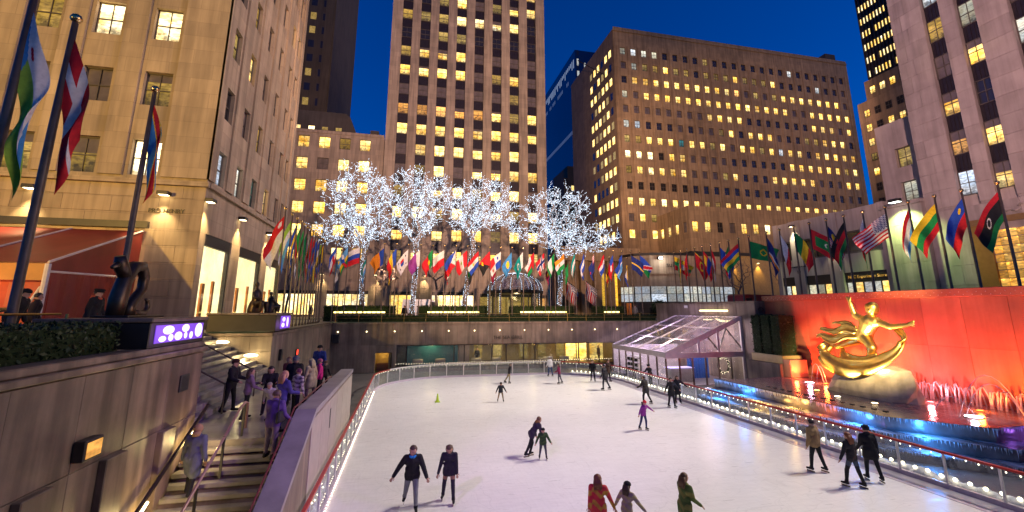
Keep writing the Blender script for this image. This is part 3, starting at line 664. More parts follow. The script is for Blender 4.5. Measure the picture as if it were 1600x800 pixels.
for i, (x, y, z, c, e, n_) in enumerate(((18.95,25.6,.31,BLU,124,'blue lamp on the lowest cascade step by the clear tent'),(19.6,24.2,.73,BLU,105,'blue lamp on the upper cascade step by the clear tent'),(19.0,22.4,.31,AMB,64,'amber lamp on the lowest cascade step, far'),
        (19.6,20.6,.73,AMB,72,'amber lamp on the upper cascade step'),(19.6,18.9,.73,ORG,28,'orange lamp on the upper cascade step'),(19.0,19.8,.31,ORG,20,'orange lamp on the lowest cascade step'),(19.6,17.2,.73,BLU,105,'blue lamp on the upper cascade step before the pool corner'),
        (20.3,14.9,.73,BLU,96,'blue lamp on the chamfered corner of the cascade'),(19.7,14.3,.31,BLU,76,'blue lamp on the lowest step at the cascade corner'),(23.6,13.3,.73,PUR,12,'violet lamp on the near end of the cascade'),(19.0,17.0,.31,PUR,9,'violet lamp on the lowest cascade step'))):
    pool_lamp(x, y, z, c, 4, n_, r=.07, pe=e)
# planter with three hedges on a plinth at the far end of the pool
pb = thing('raised_planter', 'raised planter box on a grey plinth holding three clipped hedges', 'planter', (26.5, 28.7, 0))
wb(MB().box(25.4,27.45,27.25,30.35,-.03,2.0), 'plinth', M['granite_pale'], pb)
wb(MB().cbox(25.7,27.4,27.3,30.2,2.002,2.55,.02), 'trough', plain('planter_yellow_lit', (0.5,0.38,0.16), .5), pb)  # yellow light on the trough is put into its base colour
wb(MB().cbox(25.6,27.0,26.55,27.2,1.2,2.35,.02), 'side_step', plain('orange_stone', (0.4,0.22,0.14), .5), pb)
for i, y in enumerate((27.4,28.35,29.3)):
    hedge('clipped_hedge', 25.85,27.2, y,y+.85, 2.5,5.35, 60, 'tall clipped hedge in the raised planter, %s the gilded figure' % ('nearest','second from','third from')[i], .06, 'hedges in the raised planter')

# ---- clear tent beside the rink
tn = thing('clear_tent', 'clear roofed white framed tent leaning against the grey court wall', 'tent', (23, 36.5, 0))
TX0, TX1, TY0, TY1, TZ0, TZ1 = 19.5, 26.5, 32.0, 41.2, 2.45, 5.15
fm = M['canvas_white']
def rz_(x): return TZ0+(TZ1-TZ0)*(x-TX0)/(TX1-TX0)
ny = 4
for i in range(ny+1):
    y = TY0+(TY1-TY0)*i/ny; wb(MB().tube([(TX0,y,TZ0),(TX1,y,TZ1)], .065, 6), 'rafter', fm, tn)
for k in range(4):
    x = TX0+(TX1-TX0)*k/3; wb(MB().tube([(x,TY0,rz_(x)+.01),(x,TY1,rz_(x)+.01)], .05, 6), 'purlin', fm, tn)
for i in range(ny):
    for k in range(3):
        x0, x1 = TX0+(TX1-TX0)*k/3+.06, TX0+(TX1-TX0)*(k+1)/3-.06; y0, y1 = TY0+(TY1-TY0)*i/ny+.07, TY0+(TY1-TY0)*(i+1)/ny-.07
        wb(MB().add([(x0,y0,rz_(x0)+.07),(x1,y0,rz_(x1)+.07),(x1,y1,rz_(x1)+.07),(x0,y1,rz_(x0)+.07),((x0+x1)/2,(y0+y1)/2,rz_((x0+x1)/2)+rnd.uniform(-.02,.10))], [(0,1,4),(1,2,4),(2,3,4),(3,0,4)]), 'roof_film', M['tent_film'], tn, True)
g_ = MB().prism([(TX0-.05,TY0-.06,2.05),(TX0-.05,TY0-.06,2.5),(TX1,TY0-.06,5.22),(TX1,TY0-.06,4.90),(TX0+1.1,TY0-.06,2.45),(TX1,TY0-.06,2.45),(TX1,TY0-.06,2.05)], (0,.10,0)); wb(g_, 'gable_frame', plain('gable_canvas', (0.72,0.55,0.50), .5), tn)
wb(MB().box(TX1-.16,TX1+.06,TY0-.075,TY0+.05,0,5.15), 'corner_post', fm, tn)
for x in (22.4, 24.2): wb(MB().box(x-.09,x+.09,TY0-.09,TY0+.02,2.4,rz_(x)-.1), 'gable_post', fm, tn)
wb(MB().tube([(24.2,TY0-.03,2.55),(25.0,TY0-.03,4.2)], .05, 5).tube([(24.2,TY0-.03,2.55),(23.3,TY0-.03,3.6)], .05, 5).tube([(26.3,TY0-.03,2.7),(25.0,TY0-.03,4.3)], .05, 5), 'gable_brace', M['metal_dark'], tn)
wb(MB().poly([(20.7,TY0-.02,2.46),(26.4,TY0-.02,2.46),(26.4,TY0-.02,4.9)]), 'gable_film', M['tent_film'], tn)
wb(MB().box(TX0-.06,TX0+.05,TY0,TY1,2.10,2.44), 'eave_valance', fm, tn)
gx = lin(TX0, TX1-.1, 6)
for x in gx[:-1]: wb(MB().box(x-.05,x+.05,TY0-.05,TY0+.05,0,2.05), 'wall_post', M['pole'], tn)
for i in range(6): wb(MB().box(gx[i]+.055,gx[i+1]-.055,TY0-.005,TY0+.005,.1,2.04), 'wall_glass', M['shop_glass'], tn)
gy = lin(TY0, TY1, 7)
for y in gy[1:]: wb(MB().box(TX0-.05,TX0+.05,y-.05,y+.05,0,2.10), 'wall_post', M['pole'], tn)
for i in range(7): wb(MB().box(TX0-.005,TX0+.005,gy[i]+.055,gy[i+1]-.055,.1,2.09), 'wall_glass', M['shop_glass'], tn)
wb(MB().box(TX0,TX1,TY1,TY1+.05,0,2.4), 'back_wall', M['canvas_white'], tn)
wb(MB().box(TX0+.1,TX1,TY0+.1,TY1,-.02,.02), 'tent_floor', stone('tent_floor', (0.35,0.3,0.32), .2, 1, .3), tn)
for (x, y) in ((21.3,34.0),(24.5,34.5),(21.5,38.5),(24.6,38.6)): point('tent_light', (x,y,2.9 if x < 22 else 3.6), 380, (.80,.62,1.0) if y > 36 else (1,.78,.72), .2, tn)
ct = thing('tent_counter', 'white counter glowing violet inside the clear tent', 'counter', (22.2, 34.2, 0))
wb(MB().cbox(21.0,23.0,33.8,34.6,.02,1.05,.02), 'counter_body', M['white_paint'], ct); wb(MB().cbox(20.9,23.1,33.7,34.7,1.051,1.10,.01), 'counter_top', emit('violet_edge', (.55,.45,1), 1.2, False), ct)
ct = thing('rental_shelf', 'rack of skates against the rink side of the clear tent', 'shelf', (20.4, 38.4, 0))
for z in (.3,.75,1.2,1.65): wb(MB().box(19.9,20.5,37.2,39.4,z,z+.04), 'shelf', M['white_paint'], ct)
for k in range(9):
    for z in (.34,.79,1.24): wb(MB().cbox(19.98,20.3,37.3+k*.23,37.45+k*.23,z,z+.24,.03), 'skate', M['black'] if k % 3 else M['white_paint'], ct)
cu = thing('blue_curtain', 'blue lit curtain hanging inside the clear tent', 'curtain', (24.2, 35, 0))
b = MB(); pts = [(23.3+.07*i, 35.0+.06*math.sin(i*1.7)) for i in range(30)]
for i in range(29): b.quad((*pts[i],.05),(*pts[i+1],.05),(*pts[i+1],1.75),(*pts[i],1.75))
wb(b, 'drape', plain('blue_drape', (.02,.12,.5), .6), cu, True); wb(MB().tube([(23.2,35,1.77),(25.4,35,1.77)], .02, 6), 'curtain_rod', M['metal_dark'], cu); point('curtain_light', (24.2,34.4,1.9), 14, (.1,.35,1), .1, cu)
wr = thing('light_wreath', 'round wreath of warm bulbs at the back of the clear tent', 'wreath', (25.6, 33.4, 1.3))
wb(MB().tube([(25.6+.5*math.cos(a),33.4,1.25+.62*math.sin(a)) for a in np.linspace(0,2*math.pi,25)], .07, 6), 'ring', M['leaf_dark'], wr)
bb = MB()
for k in range(90): a = rnd.uniform(0,6.283); bb.octa((25.6+.5*math.cos(a)+rnd.uniform(-.08,.08),33.36+rnd.uniform(-.06,.04),1.25+.62*math.sin(a)+rnd.uniform(-.08,.08)), .022)
tag(wb(bb, 'bulbs', M['bulb_warm'], wr), kind='stuff')
# ================================================================== buildings
def rotz(p, a): c, s = math.cos(a), math.sin(a); return (p[0]*c-p[1]*s, p[0]*s+p[1]*c, p[2])
def facade(root, name, org, rz, width, z0, z1, cols, rows, depth, mat, holes=None):
    """wall with real window openings; local u along +X, facing -Y, then turned by rz. cols/rows: [(a,b)]"""
    us = sorted({0.0, width, *[v for c in cols for v in c]}); zs = sorted({z0, z1, *[v for r in rows for v in r]})
    b = MB()
    incol = lambda u: any(a < u < c for a, c in cols); inrow = lambda z: any(a < z < c for a, c in rows)
    for i in range(len(us)-1):
        for k in range(len(zs)-1):
            if incol((us[i]+us[i+1])/2) and inrow((zs[k]+zs[k+1])/2): continue
            b.quad((us[i],0,zs[k]),(us[i+1],0,zs[k]),(us[i+1],0,zs[k+1]),(us[i],0,zs[k+1]))
    for a, c in cols:
        for e, f_ in rows:
            b.quad((a,0,e),(a,depth,e),(a,depth,f_),(a,0,f_)); b.quad((c,0,e),(c,0,f_),(c,depth,f_),(c,depth,e))
            b.quad((a,0,f_),(a,depth,f_),(c,depth,f_),(c,0,f_)); b.quad((a,0,e),(c,0,e),(c,depth,e),(a,depth,e))
    L = root.location
    return b.build(name, mat, root, (org[0]-L[0], org[1]-L[1], -L[2]), rz)
_fr, _pn = {}, {}
def window(root, org, rz, u0, u1, z0, z1, depth, pane, fmat, bars=(1, 1), fw=.06, name='window', blind=None, bmat=None):
    w, h = round(u1-u0, 3), round(z1-z0, 3); key = (w, h, fmat.name, bars, fw)
    if key not in _fr:
        b = MB(); b.box(-w/2,-w/2+fw,-.05,.03,0,h); b.box(w/2-fw,w/2,-.05,.03,0,h); b.box(-w/2+fw,w/2-fw,-.05,.03,0,fw); b.box(-w/2+fw,w/2-fw,-.05,.03,h-fw,h)
        for k in range(bars[0]): z = h*(k+1)/(bars[0]+1); b.box(-w/2+fw,w/2-fw,-.045,.025,z-fw*.5,z+fw*.5)
        for k in range(bars[1]): x = -w/2+w*(k+1)/(bars[1]+1); b.box(x-fw*.35,x+fw*.35,-.04,.02,fw,h-fw)
        _fr[key] = b.mesh('window', fmat)
    kp = (w, h, pane)
    if kp not in _pn:
        b = MB(); b.add([(-w/2,.035,0),(w/2,.035,0),(w/2,.035,h),(-w/2,.035,h)], [(0,1,2,3)]); _pn[kp] = b.mesh('pane', M[pane])
    L = root.location; q = rotz(((u0+u1)/2, depth-.04, 0), rz)
    o = link(name, _fr[key], root, (org[0]+q[0]-L[0], org[1]+q[1]-L[1], z0-L[2]), rz)
    link('pane', _pn[kp], o)
    if blind:
        kb = (w, round(blind, 2), 'blind', bmat)
        if kb not in _pn: _pn[kb] = MB().box(-w/2+fw,w/2-fw,.012,.03,h-blind,h-fw).mesh('blind', M[bmat])
        link('blind', _pn[kb], o)
    return o
def stuff_windows(root, org, rz, cells, mats, name='small_windows'):
    """far windows too small to pick apart; cells: (u0,u1,z0,z1,mat index)"""
    b = MB()
    for a, c, e, f_, k in cells: b.add([(a,-.03,e),(c,-.03,e),(c,-.03,f_),(a,-.03,f_)], [(0,1,2,3)], k); b.add([(a-.08,-.05,e-.1),(c+.08,-.05,e-.1),(c+.08,-.05,e),(a-.08,-.05,e)], [(0,1,2,3)], len(mats)-1)
    L = root.location; return tag(b.build(name, mats, root, (org[0]-L[0], org[1]-L[1], -L[2]), rz), kind='stuff')
PK = {'L':'lit_a','W':'lit_b','m':'lit_dim','O':'lit_orange','o':'lit_orange','g':'grey_pane','d':'dark_pane','w':'lit_white','t':'lit_teal'}

# ---------------------------------------------------------------- central tower
TY = 74.0
tw = thing('central_tower', 'tall pinkish stone tower with vertical strips of lit windows behind the trees', 'tower', (9, TY, P))
tcx = [-2.33,.92,4.17,7.49,10.85,14.18,17.52,20.9]; T0 = -5.0; tw_w = 28.5
cols_ = [(c-T0-.88, c-T0+.88) for c in tcx]
rows_ = [(9.6+3.7*k, 11.6+3.7*k) for k in range(1, 16)]
b = MB()
ed = [0.0]+[v for c in cols_ for v in c]+[tw_w]
for i in range(0, len(ed), 2):                       # stone piers run the full height
    p_ = MB().box(ed[i],ed[i+1],0,.75,12.2,84); L = tw.location
    p_.build('pier', M['lime_far'], tw, (T0-L[0], TY-L[1], -L[2]))
    for k in range(0): pass
wb(MB().box(T0+.05,T0+tw_w-.05,TY+.76,TY+22,P,84), 'tower_core', M['lime_far'], tw)
wb(MB().box(T0,T0+tw_w,TY,TY+.74,9.2,12.19), 'base_course', M['lime_far'], tw)
pat = ['ddmmmmLL','ddmLgmLL','mmmWWWWd','ddmmdddd','mLLLgggg','LLLLgmLg','ggggggmg','OOoOOLmL','LLLLLLLL','gLLLLLLg','gmLgLLLL','mgLLmLLg','LLmLgLmL','LgLLLmLL','mLLLLLgL','LLLLmLLL']
sp = {}
for j in range(1, 16):
    z0 = 9.6+3.7*j; pr_ = pat[max(0, 15-j)]
    for i, (a, c) in enumerate(cols_):
        k = pr_[i]; bl = rnd.choice([None,None,.4,.7]) if k in 'LWO' else None
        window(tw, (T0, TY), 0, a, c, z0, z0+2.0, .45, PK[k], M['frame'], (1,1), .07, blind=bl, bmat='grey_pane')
        if 'spandrel' not in sp:
            s_ = MB().box(-.88,.88,-.03,.03,0,1.70)
            for x in (-.5,0,.5): s_.box(x-.06,x+.06,-.06,-.03,.1,1.6)
            sp['spandrel'] = s_.mesh('spandrel', M['spandrel'])
        link('spandrel', sp['spandrel'], tw, (T0+(a+c)/2-9, .50, z0+2.0-P))
# tower street front: lit shop openings, doors, piers
def shop(root, x0, x1, y, z0, z1, pane, nm=4, name='shop_window'):
    o = MB()
    o.box(x0,x1,y-.10,y+.02,z1-.55,z1); o.box(x0,x1,y-.06,y+.02,z0,z0+.15)
    for k in range(nm+1): x = x0+(x1-x0)*k/nm; o.box(x-.06,x+.06,y-.08,y+.01,z0+.15,z1-.55)
    f_ = wb(o, name, M['metal_dark'], root); f2 = MB()
    for k in range(nm):
        a, c = x0+(x1-x0)*k/nm+.06, x0+(x1-x0)*(k+1)/nm-.06
        q = MB().quad((a,y,z0+.15),(c,y,z0+.15),(c,y,z1-.55),(a,y,z1-.55)).build('pane', M[pane], f_)
shops = [(-2.9,1.2,8.6,'lit_a',3),(3.6,10.6,8.6,'lit_b',6),(11.6,20.6,8.4,'lit_dim',6),(21.2,23.2,8.2,'lit_orange',1)]
zc = P; xs = T0
for x0, x1, z1, pn, n in shops:
    wb(MB().box(xs,x0,TY+.01,TY+.74,P,9.19), 'base_pier', M['lime_far'], tw); wb(MB().box(x0,x1,TY+.01,TY+.74,z1,9.19), 'lintel', M['lime_far'], tw)
    shop(tw, x0, x1, TY+.35, P+.3, z1, pn, n); xs = x1
wb(MB().box(xs,T0+tw_w,TY+.01,TY+.74,P,9.19), 'base_pier', M['lime_far'], tw)
# crumpled metal relief on the tower wall
rf = thing('metal_relief', 'dark crumpled metal relief fixed to the tower wall above the shops', 'relief', (-3.6, TY-.3, 11))
b = MB(); rr2 = random.Random(5)
for k in range(34):
    a = rr2.uniform(0,6.28); r0 = rr2.uniform(0,1.1); c = np.array([-3.6+1.5*r0*math.cos(a), TY-.25, 11.0+1.6*r0*math.sin(a)])
    d = np.array([rr2.gauss(0,1),-abs(rr2.gauss(0,.35)),rr2.gauss(0,1)]); d = norm3(d)*rr2.uniform(.4,1.1); e_ = norm3(np.cross(d,[0,1,0]))*rr2.uniform(.15,.4)
    b.prism([tuple(c-d),tuple(c+e_),tuple(c+d),tuple(c-e_)], (0,-.08,0))
wb(b, 'relief_plates', plain('relief_metal', (.25,.2,.16), .35, .9), rf)

# ---------------------------------------------------------------- annex left of the tower
an = thing('tower_annex', 'lower stone block with rows of lit windows left of the central tower', 'building', (-14, TY+.4, P))
AX0, AY = -27.0, TY+.5
acx = [-24.2,-21.0,-17.8,-14.6,-11.4,-8.2]; ac = [(c-AX0-.88,c-AX0+.88) for c in acx]; ar = [(9.8+3.68*k,11.8+3.68*k) for k in range(1,7)]
facade(an, 'wall', (AX0,AY), 0, 21.9, 9.2, 34.4, ac, ar, .35, M['lime_far'])
for k,(e,f_) in enumerate(ar):
    for i,(a,c) in enumerate(ac):
        window(an, (AX0,AY), 0, a, c, e, f_, .35, PK[('LLLLLL','LLLLLL','LLLLLL','LmLLLL','gLLgLL','LLLLmL')[k][i]], M['frame'], (1,1), .07)
wb(MB().box(AX0,AX0+21.85,AY+.4,AY+18,P,34.2), 'core', M['lime_far'], an)
wb(MB().box(AX0-.1,AX0+21.8,AY-.12,AY+18,34.4,34.9), 'parapet', M['lime_far'], an)
xs = AX0
for x0, x1 in ((-21.5,-14.0),(-12.4,-6.2)):
    wb(MB().box(xs,x0,AY,AY+.39,P,9.19), 'base_pier', M['lime_far'], an); wb(MB().box(x0,x1,AY,AY+.39,8.7,9.19), 'lintel', M['lime_far'], an); shop(an, x0, x1, AY+.25, P+.3, 8.7, 'lit_b', 5); xs = x1
wb(MB().box(xs,AX0+21.9,AY,AY+.39,P,9.19), 'base_pier', M['lime_far'], an)
ph = MB().prism([(-26,AY+5,34.9),(-9.6,AY+5,34.9),(-11.6,AY+5,39.8),(-12.4,AY+5,40.4),(-26,AY+5,40.4)], (0,9,0)); wb(ph, 'penthouse', M['dark_roof'], an)
for i, x in enumerate((-20.2,-17.9,-15.7,-13.4)): window(an, (x,AY+5), 0, -.55, .55, 36.2, 37.6, 0, 'lit_b' if i < 2 else 'lit_dim', M['frame'], (1,1), .06)
wb(MB().box(-7.6,-6.2,AY+1,AY+2.4,34.9,36.0), 'roof_box', M['dark_roof'], an)
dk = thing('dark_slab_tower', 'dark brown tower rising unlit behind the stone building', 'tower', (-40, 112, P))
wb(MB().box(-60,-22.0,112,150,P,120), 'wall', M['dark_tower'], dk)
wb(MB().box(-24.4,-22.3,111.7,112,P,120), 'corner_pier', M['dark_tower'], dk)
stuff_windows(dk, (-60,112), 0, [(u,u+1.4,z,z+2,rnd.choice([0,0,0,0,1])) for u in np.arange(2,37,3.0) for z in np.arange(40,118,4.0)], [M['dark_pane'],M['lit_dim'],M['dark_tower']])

# ---------------------------------------------------------------- left stone building (two faces)
LY, LX = 27.3, -11.3
lb = thing('near_stone_building', 'large floodlit limestone building beside the stairs with display windows at street level', 'building', (-11.3, 27.3, P))
flx = [-14.5-2.95*k for k in range(6)]; LW = 30.0; LX0 = LX-LW
fc = [(c-LX0-.70, c-LX0+.70) for c in sorted(flx)]; frw = [(12.95+4.1*k, 15.0+4.1*k) for k in range(7)]
facade(lb, 'wall', (LX0,LY), 0, LW, 12.7, 46, fc, frw, .32, M['lime_warm'])
for e in range(len(fc)+1):
    a = 0 if e == 0 else fc[e-1][1]+.22; c = LW if e == len(fc) else fc[e][0]-.22
    if c == LW: c = LW+.14
    MB().box(a,c,-.14,-.002,12.9,46).build('pier', M['lime_warm'], lb, (-LW,0,-P))
fk = {0:['L','m','L','g','m','g'],1:['W','g','m','m','g','m'],2:['W','m','L','m','d','g']}
fpat = {0:('W','g','m','L'), 1:('m','g','d','m'), 2:('W','W','m','L')}
for k,(e,f_) in enumerate(frw):
    for i,(a,c) in enumerate(fc):
        ii = len(fc)-1-i                                       # counted from the corner
        kk = {0:'WmmmLg',1:'mgdmgm',2:'WWmdLm',3:'mLLgmL'}.get(k,'LmWgLm')[ii]
        window(lb, (LX0,LY), 0, a, c, e, f_, .32, PK[kk], M['frame'], (1,1), .06, blind=rnd.choice([None,.5,.9]), bmat='grey_pane' if kk in 'dm' else 'lit_b')
SW = 16.4
scx = [1.55+2.87*k for k in range(5)]+[14.9]; scn = [(c-.62,c+.62) for c in scx]
facade(lb, 'side_wall', (LX,LY), R(90), SW, 12.7, 46, scn, frw, .30, M['lime_warm'])
for e in range(len(scn)+1):
    a = -.14 if e == 0 else scn[e-1][1]+.2; c = SW if e == len(scn) else scn[e][0]-.2
    MB().box(a,c,-.12,-.002,12.9,46).build('side_pier', M['lime_warm'], lb, (0,0,-P), R(90))
spat = ['wwtLgd','dgmgdm','mLgdgg','dmgdmg','LgdgLm','gmLgdd','dLmgmd']
for k,(e,f_) in enumerate(frw):
    for i,(a,c) in enumerate(scn): window(lb, (LX,LY), R(90), a, c, e, f_, .30, PK[spat[k][i]], M['frame'], (1,0), .06)
for (a, c, nm2, kw) in ((LX0, LX+.16, 'belt_course', 0),):
    wb(MB().box(a,c,LY-.22,LY,12.45,12.70), 'belt_course', M['lime_warm'], lb)
wb(MB().box(LX,LX+.22,LY,LY+SW,12.45,12.70), 'belt_course', M['lime_warm'], lb)
wb(MB().box(LX0,LX-.5,LY+.4,LY+SW-.2,P,45.8), 'core', M['lime_warm'], lb)
# lower storey in separate stone courses
zc = [4.6,5.5,6.4,7.3,8.2,9.1,10.0,10.9,11.75,12.44]
wb(MB().box(LX0,LX-.03,LY+.06,LY+.39,P,12.44), 'lower_core', M['lime_warm'], lb)
for k in range(len(zc)-1):
    off = 0 if k % 2 else -1.1
    u = [LX-26.4-.0] + [LX-26.4+off+2.2*i for i in range(1,13) if LX-26.4+off+2.2*i < LX-.3] + [LX]
    u = [x for x in u if x > -24] ; u = [-24.0]+u
    slabs(lb, 'stone_block', 'y', LY+.06, -1, u, [zc[k],zc[k+1]], M['lime_warm'], .07, .012, .002, .006)
SWIN = [(28.0,31.9),(33.4,38.0),(39.5,43.4)]
b = MB(); ys = LY
for y0,y1 in SWIN:
    wb(MB().box(LX-.5,LX,ys,y0,P,12.44), 'street_pier', M['lime_warm'], lb)
    wb(MB().box(LX-.5,LX-.001,y0,y1,9.95,12.44), 'street_lintel', M['lime_warm'], lb); wb(MB().box(LX-.5,LX-.001,y0,y1,P,5.2), 'street_sill', M['granite'], lb); ys = y1
wb(MB().box(LX-.5,LX,ys,LY+SW,P,12.44), 'street_pier', M['lime_warm'], lb)
m, t, b_ = nodes('display_glow'); b_.inputs['Base Color'].default_value = (.8,.7,.5,1)
t.links.new(mixc(t, 'MIX', ramp(t, noise(t, .5, 2), [(.35,0.),(.65,1.)]), (1.0,.72,.30), (1.0,.86,.52)), b_.inputs['Emission Color']); b_.inputs['Emission Strength'].default_value = 2.6; M['shop_glow'] = m
for y0,y1 in SWIN:
    f_ = wb(MB().box(LX-.25,LX-.08,y0,y0+.07,5.2,9.95).box(LX-.25,LX-.08,y1-.07,y1,5.2,9.95).box(LX-.25,LX-.05,y0+.12,y1-.12,9.3,9.95).box(LX-.25,LX-.05,y0+.12,y1-.12,5.2,5.32), 'display_window', M['metal_dark'], lb)
    MB().quad((LX-.30,y0+.1,5.3),(LX-.30,y1-.1,5.3),(LX-.30,y1-.1,9.35),(LX-.30,y0+.1,9.35)).build('back_panel', M['shop_glow'], f_)
    MB().box(LX-.14,LX-.13,y0+.12,y1-.12,5.32,9.3).build('pane', M['shop_glass'], f_)
    MB().box(LX-.29,LX-.18,y0+.9,y0+1.25,5.33,7.2).box(LX-.29,LX-.18,y1-1.6,y1-1.35,5.33,7.4).build('display_stand', M['orange'], f_)
text('lettering', 'RED HENRY' if False else 'PRO HENRY', .32, (-1.75,-.03,11.0-P), (R(90),0,0), M['metal_dark'], lb)
# wall lanterns that wash the stone downwards
def sconce(x, y, z, nx, ny, e, label, col_=(1.0,.72,.34), fix=True):
    o = thing('wall_lantern', label, 'lamp', (x,y,z), math.atan2(nx,-ny), group='wall lanterns')
    MB().cbox(-.28,.28,-.45,.0,-.06,.14,.03).build('hood', M['metal_dark'], o); MB().box(-.2,.2,-.38,-.06,-.075,-.061).build('lens', M['lamp_warm'], o)
    spot('lantern_beam', (x+nx*.42,y+ny*.42,z-.15), (x+nx*.25,y+ny*.25,z-5), e, col_, 75, .8, .1, o)
for x, n_ in ((-19.2,'over the red awning'),(-13.2,'near the building corner above carved lettering')): sconce(x, LY-.02, 11.9, 0, -1, 1100, 'dark wall lantern throwing light down the limestone front, %s' % n_)
for y, n_ in ((27.5,'before the first display window'),(32.65,'between first and second display window'),(38.75,'between second and third display window'),(43.6,'after the third display window')): sconce(LX+.01, y, 11.7, 1, 0, 1300, 'dark wall lantern on the side wall, %s' % n_)
for x, y, n_ in ((-13.2,AY,'between the two shop fronts of the annex'),(-5.2,TY,'at the corner of tower and annex'),(2.4,TY,'beside the metal relief on the tower')): sconce(x, y-.02, 11.2, 0, -1, 900, 'warm wall lantern on the far street wall, %s' % n_)

# ---------------------------------------------------------------- right block with many windows
BY, BX0, BX1, BZ = 92.0, 47.3, 120.0, 76.0
rbk = thing('wide_office_block', 'broad tan office block with a grid of many lit windows', 'building', (BX0, BY, P))
bcx = [49.7+2.94*i for i in range(24)]; bc = [(c-BX0-.72,c-BX0+.72) for c in bcx]; brw = [(69.5-.95-3.88*k,69.5+.95-3.88*k) for k in range(13)][::-1]
facade(rbk, 'wall', (BX0,BY), 0, BX1-BX0, 18, BZ, bc, brw, .28, M['brick_tan'])
BP = ['wwwwddddmddddddddwdddddd','gwmmLmmdmmmLmmmLddddwddg','dLLLLLLLLLLOgmgmLLLLLLLg','wgLLLLLLLLLLLLLLLggLLLLL','ggggggggLLLLdddddddLLLgL','wwdddgdggmLdLLLgddmmLLLd','mmLLLtLLmLgLLmLwLLdLLLLL','WWWdLLggggddddddLLLLLLmL','mLWLLLgggmLdddLLLLLgdgLL','ddddddddddddddddddddddgd','LLLWLLLmmLLLLLLLLLLLmLLL','gLmgLLLgLLgLLgLLmLLLgLLd','LgLLmLLdLLLmLLgLLLLLmLLL']
for k in range(13):
    e, f_ = 69.5-.95-3.88*k, 69.5+.95-3.88*k
    rest = []
    for i,(a,c) in enumerate(bc):
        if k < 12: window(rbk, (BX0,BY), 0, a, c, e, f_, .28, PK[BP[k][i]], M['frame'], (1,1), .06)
        else: rest.append((a,c,e,f_,1 if BP[k][i] == 'L' else 0))
    if rest: stuff_windows(rbk, (BX0,BY+.26), 0, rest, [M['grey_pane'],M['lit_a'],M['frame']], 'lower_windows')
wb(MB().box(BX0+.02,BX1,BY+.35,BY+30,P,BZ-.5), 'core', M['brick_tan'], rbk)
wb(MB().box(BX0,BX1,BY+.0,BY+.34,P,17.98), 'lower_wall', M['brick_tan'], rbk)
wb(MB().box(BX0-.15,BX1,BY-.2,BY+.3,BZ-1.2,BZ-.7), 'cornice', M['brick_tan'], rbk)
wb(MB().box(BX1-4.5,BX1-1,BY+2,BY+8,BZ,BZ+3.2), 'roof_house', M['dark_roof'], rbk)
for i in range(0, 25): wb(MB().box(BX0+.75+2.94*i,BX0+1.1+2.94*i,BY-.10,BY-.001,20,BZ-5), 'pier', M['brick_tan'], rbk)
cells = []
for k in range(14):
    for j in range(6): cells.append((1.2+2.4*j,2.5+2.4*j,68.6-3.88*k,70.5-3.88*k,rnd.choice([0,1,1,2,2,1])))
# side faces -X: u runs toward -Y
stuff_windows(rbk, (BX0,BY+16.2), R(-90), cells, [M['dark_pane'],M['lit_a'],M['lit_dim'],M['frame']], 'side_windows')
wb(MB().tube([(BX0-.1,BY+6,66),(BX0-6,BY+9,71)], .12, 5), 'roof_antenna', M['metal_dark'], rbk)
M['amber2'] = litpane('amber_bay_glow', (1.0,.50,.03), (1.0,.56,.06), .9, False, 12.0)
# ---- its low front wing
wg = thing('low_office_wing', 'low tan wing with one row of lit windows before the wide office block', 'building', (56.2, 80, P))
wcx = [57.7+2.97*i for i in range(14)]; wc = [(c-56.2-.72,c-56.2+.72) for c in wcx]
facade(wg, 'wall', (56.2,80), 0, 46, 17.6, 27.2, wc, [(21.7,23.9)], .28, M['brick_tan'])
for i,(a,c) in enumerate(wc): window(wg, (56.2,80), 0, a, c, 21.7, 23.9, .28, PK['LLdgLLWLgLLdLL'[i]], M['frame'], (1,1), .06)
sc2 = [(2.2+2.9*i,3.5+2.9*i) for i in range(5)]
facade(wg, 'side_wall', (56.2,96), R(-90), 16, 17.6, 27.2, sc2, [(21.7,23.9)], .28, M['brick_tan'])
for i,(a,c) in enumerate(sc2): window(wg, (56.2,96), R(-90), a, c, 21.7, 23.9, .28, PK['mLLLg'[i]], M['frame'], (1,0), .06)
wb(MB().box(56.6,102,80.4,91.8,P,27.0), 'core', M['brick_tan'], wg)
wb(MB().box(55.8,102.2,79.6,80.2,16.9,17.5), 'cornice', M['metal_dark'], wg)
wb(MB().box(55.7,56.4,80.21,96,16.9,17.5), 'side_cornice', M['metal_dark'], wg)
wb(MB().box(56.3,102,80.2,80.39,P,16.89), 'street_wall', plain('ochre_wall', (0.5,0.33,0.13), .7), wg)
for i in range(6): sconce(66+6*i, 80.18, 15.5, 0, -1, 900, 'amber street lantern on the low wing, %s from the corner' % ('first','second','third','fourth','fifth','sixth')[i], (1,.6,.15))
# ---- yellow lit colonnade in the gap beside the office block
yc = thing('lit_colonnade', 'row of stone columns with yellow light between them left of the office block', 'building', (38.5, 86, P))
wb(MB().box(30,47,86.6,92,P,18), 'core', M['brick_tan'], yc); wb(MB().box(29.8,47.2,84.6,86.59,15.6,18.4), 'entablature', M['brick_tan'], yc)
for k in range(6):
    wb(MB().cbox(31+2.9*k,32.6+2.9*k,84.9,86.0,P,15.59,.1), 'column', M['brick_tan'], yc)
    if k in (2,3): wb(MB().quad((32.6+2.9*k,86.55,P+.5),(33.9+2.9*k,86.55,P+.5),(33.9+2.9*k,86.55,13.2),(32.6+2.9*k,86.55,13.2)), 'lit_bay', M['amber2'], yc)
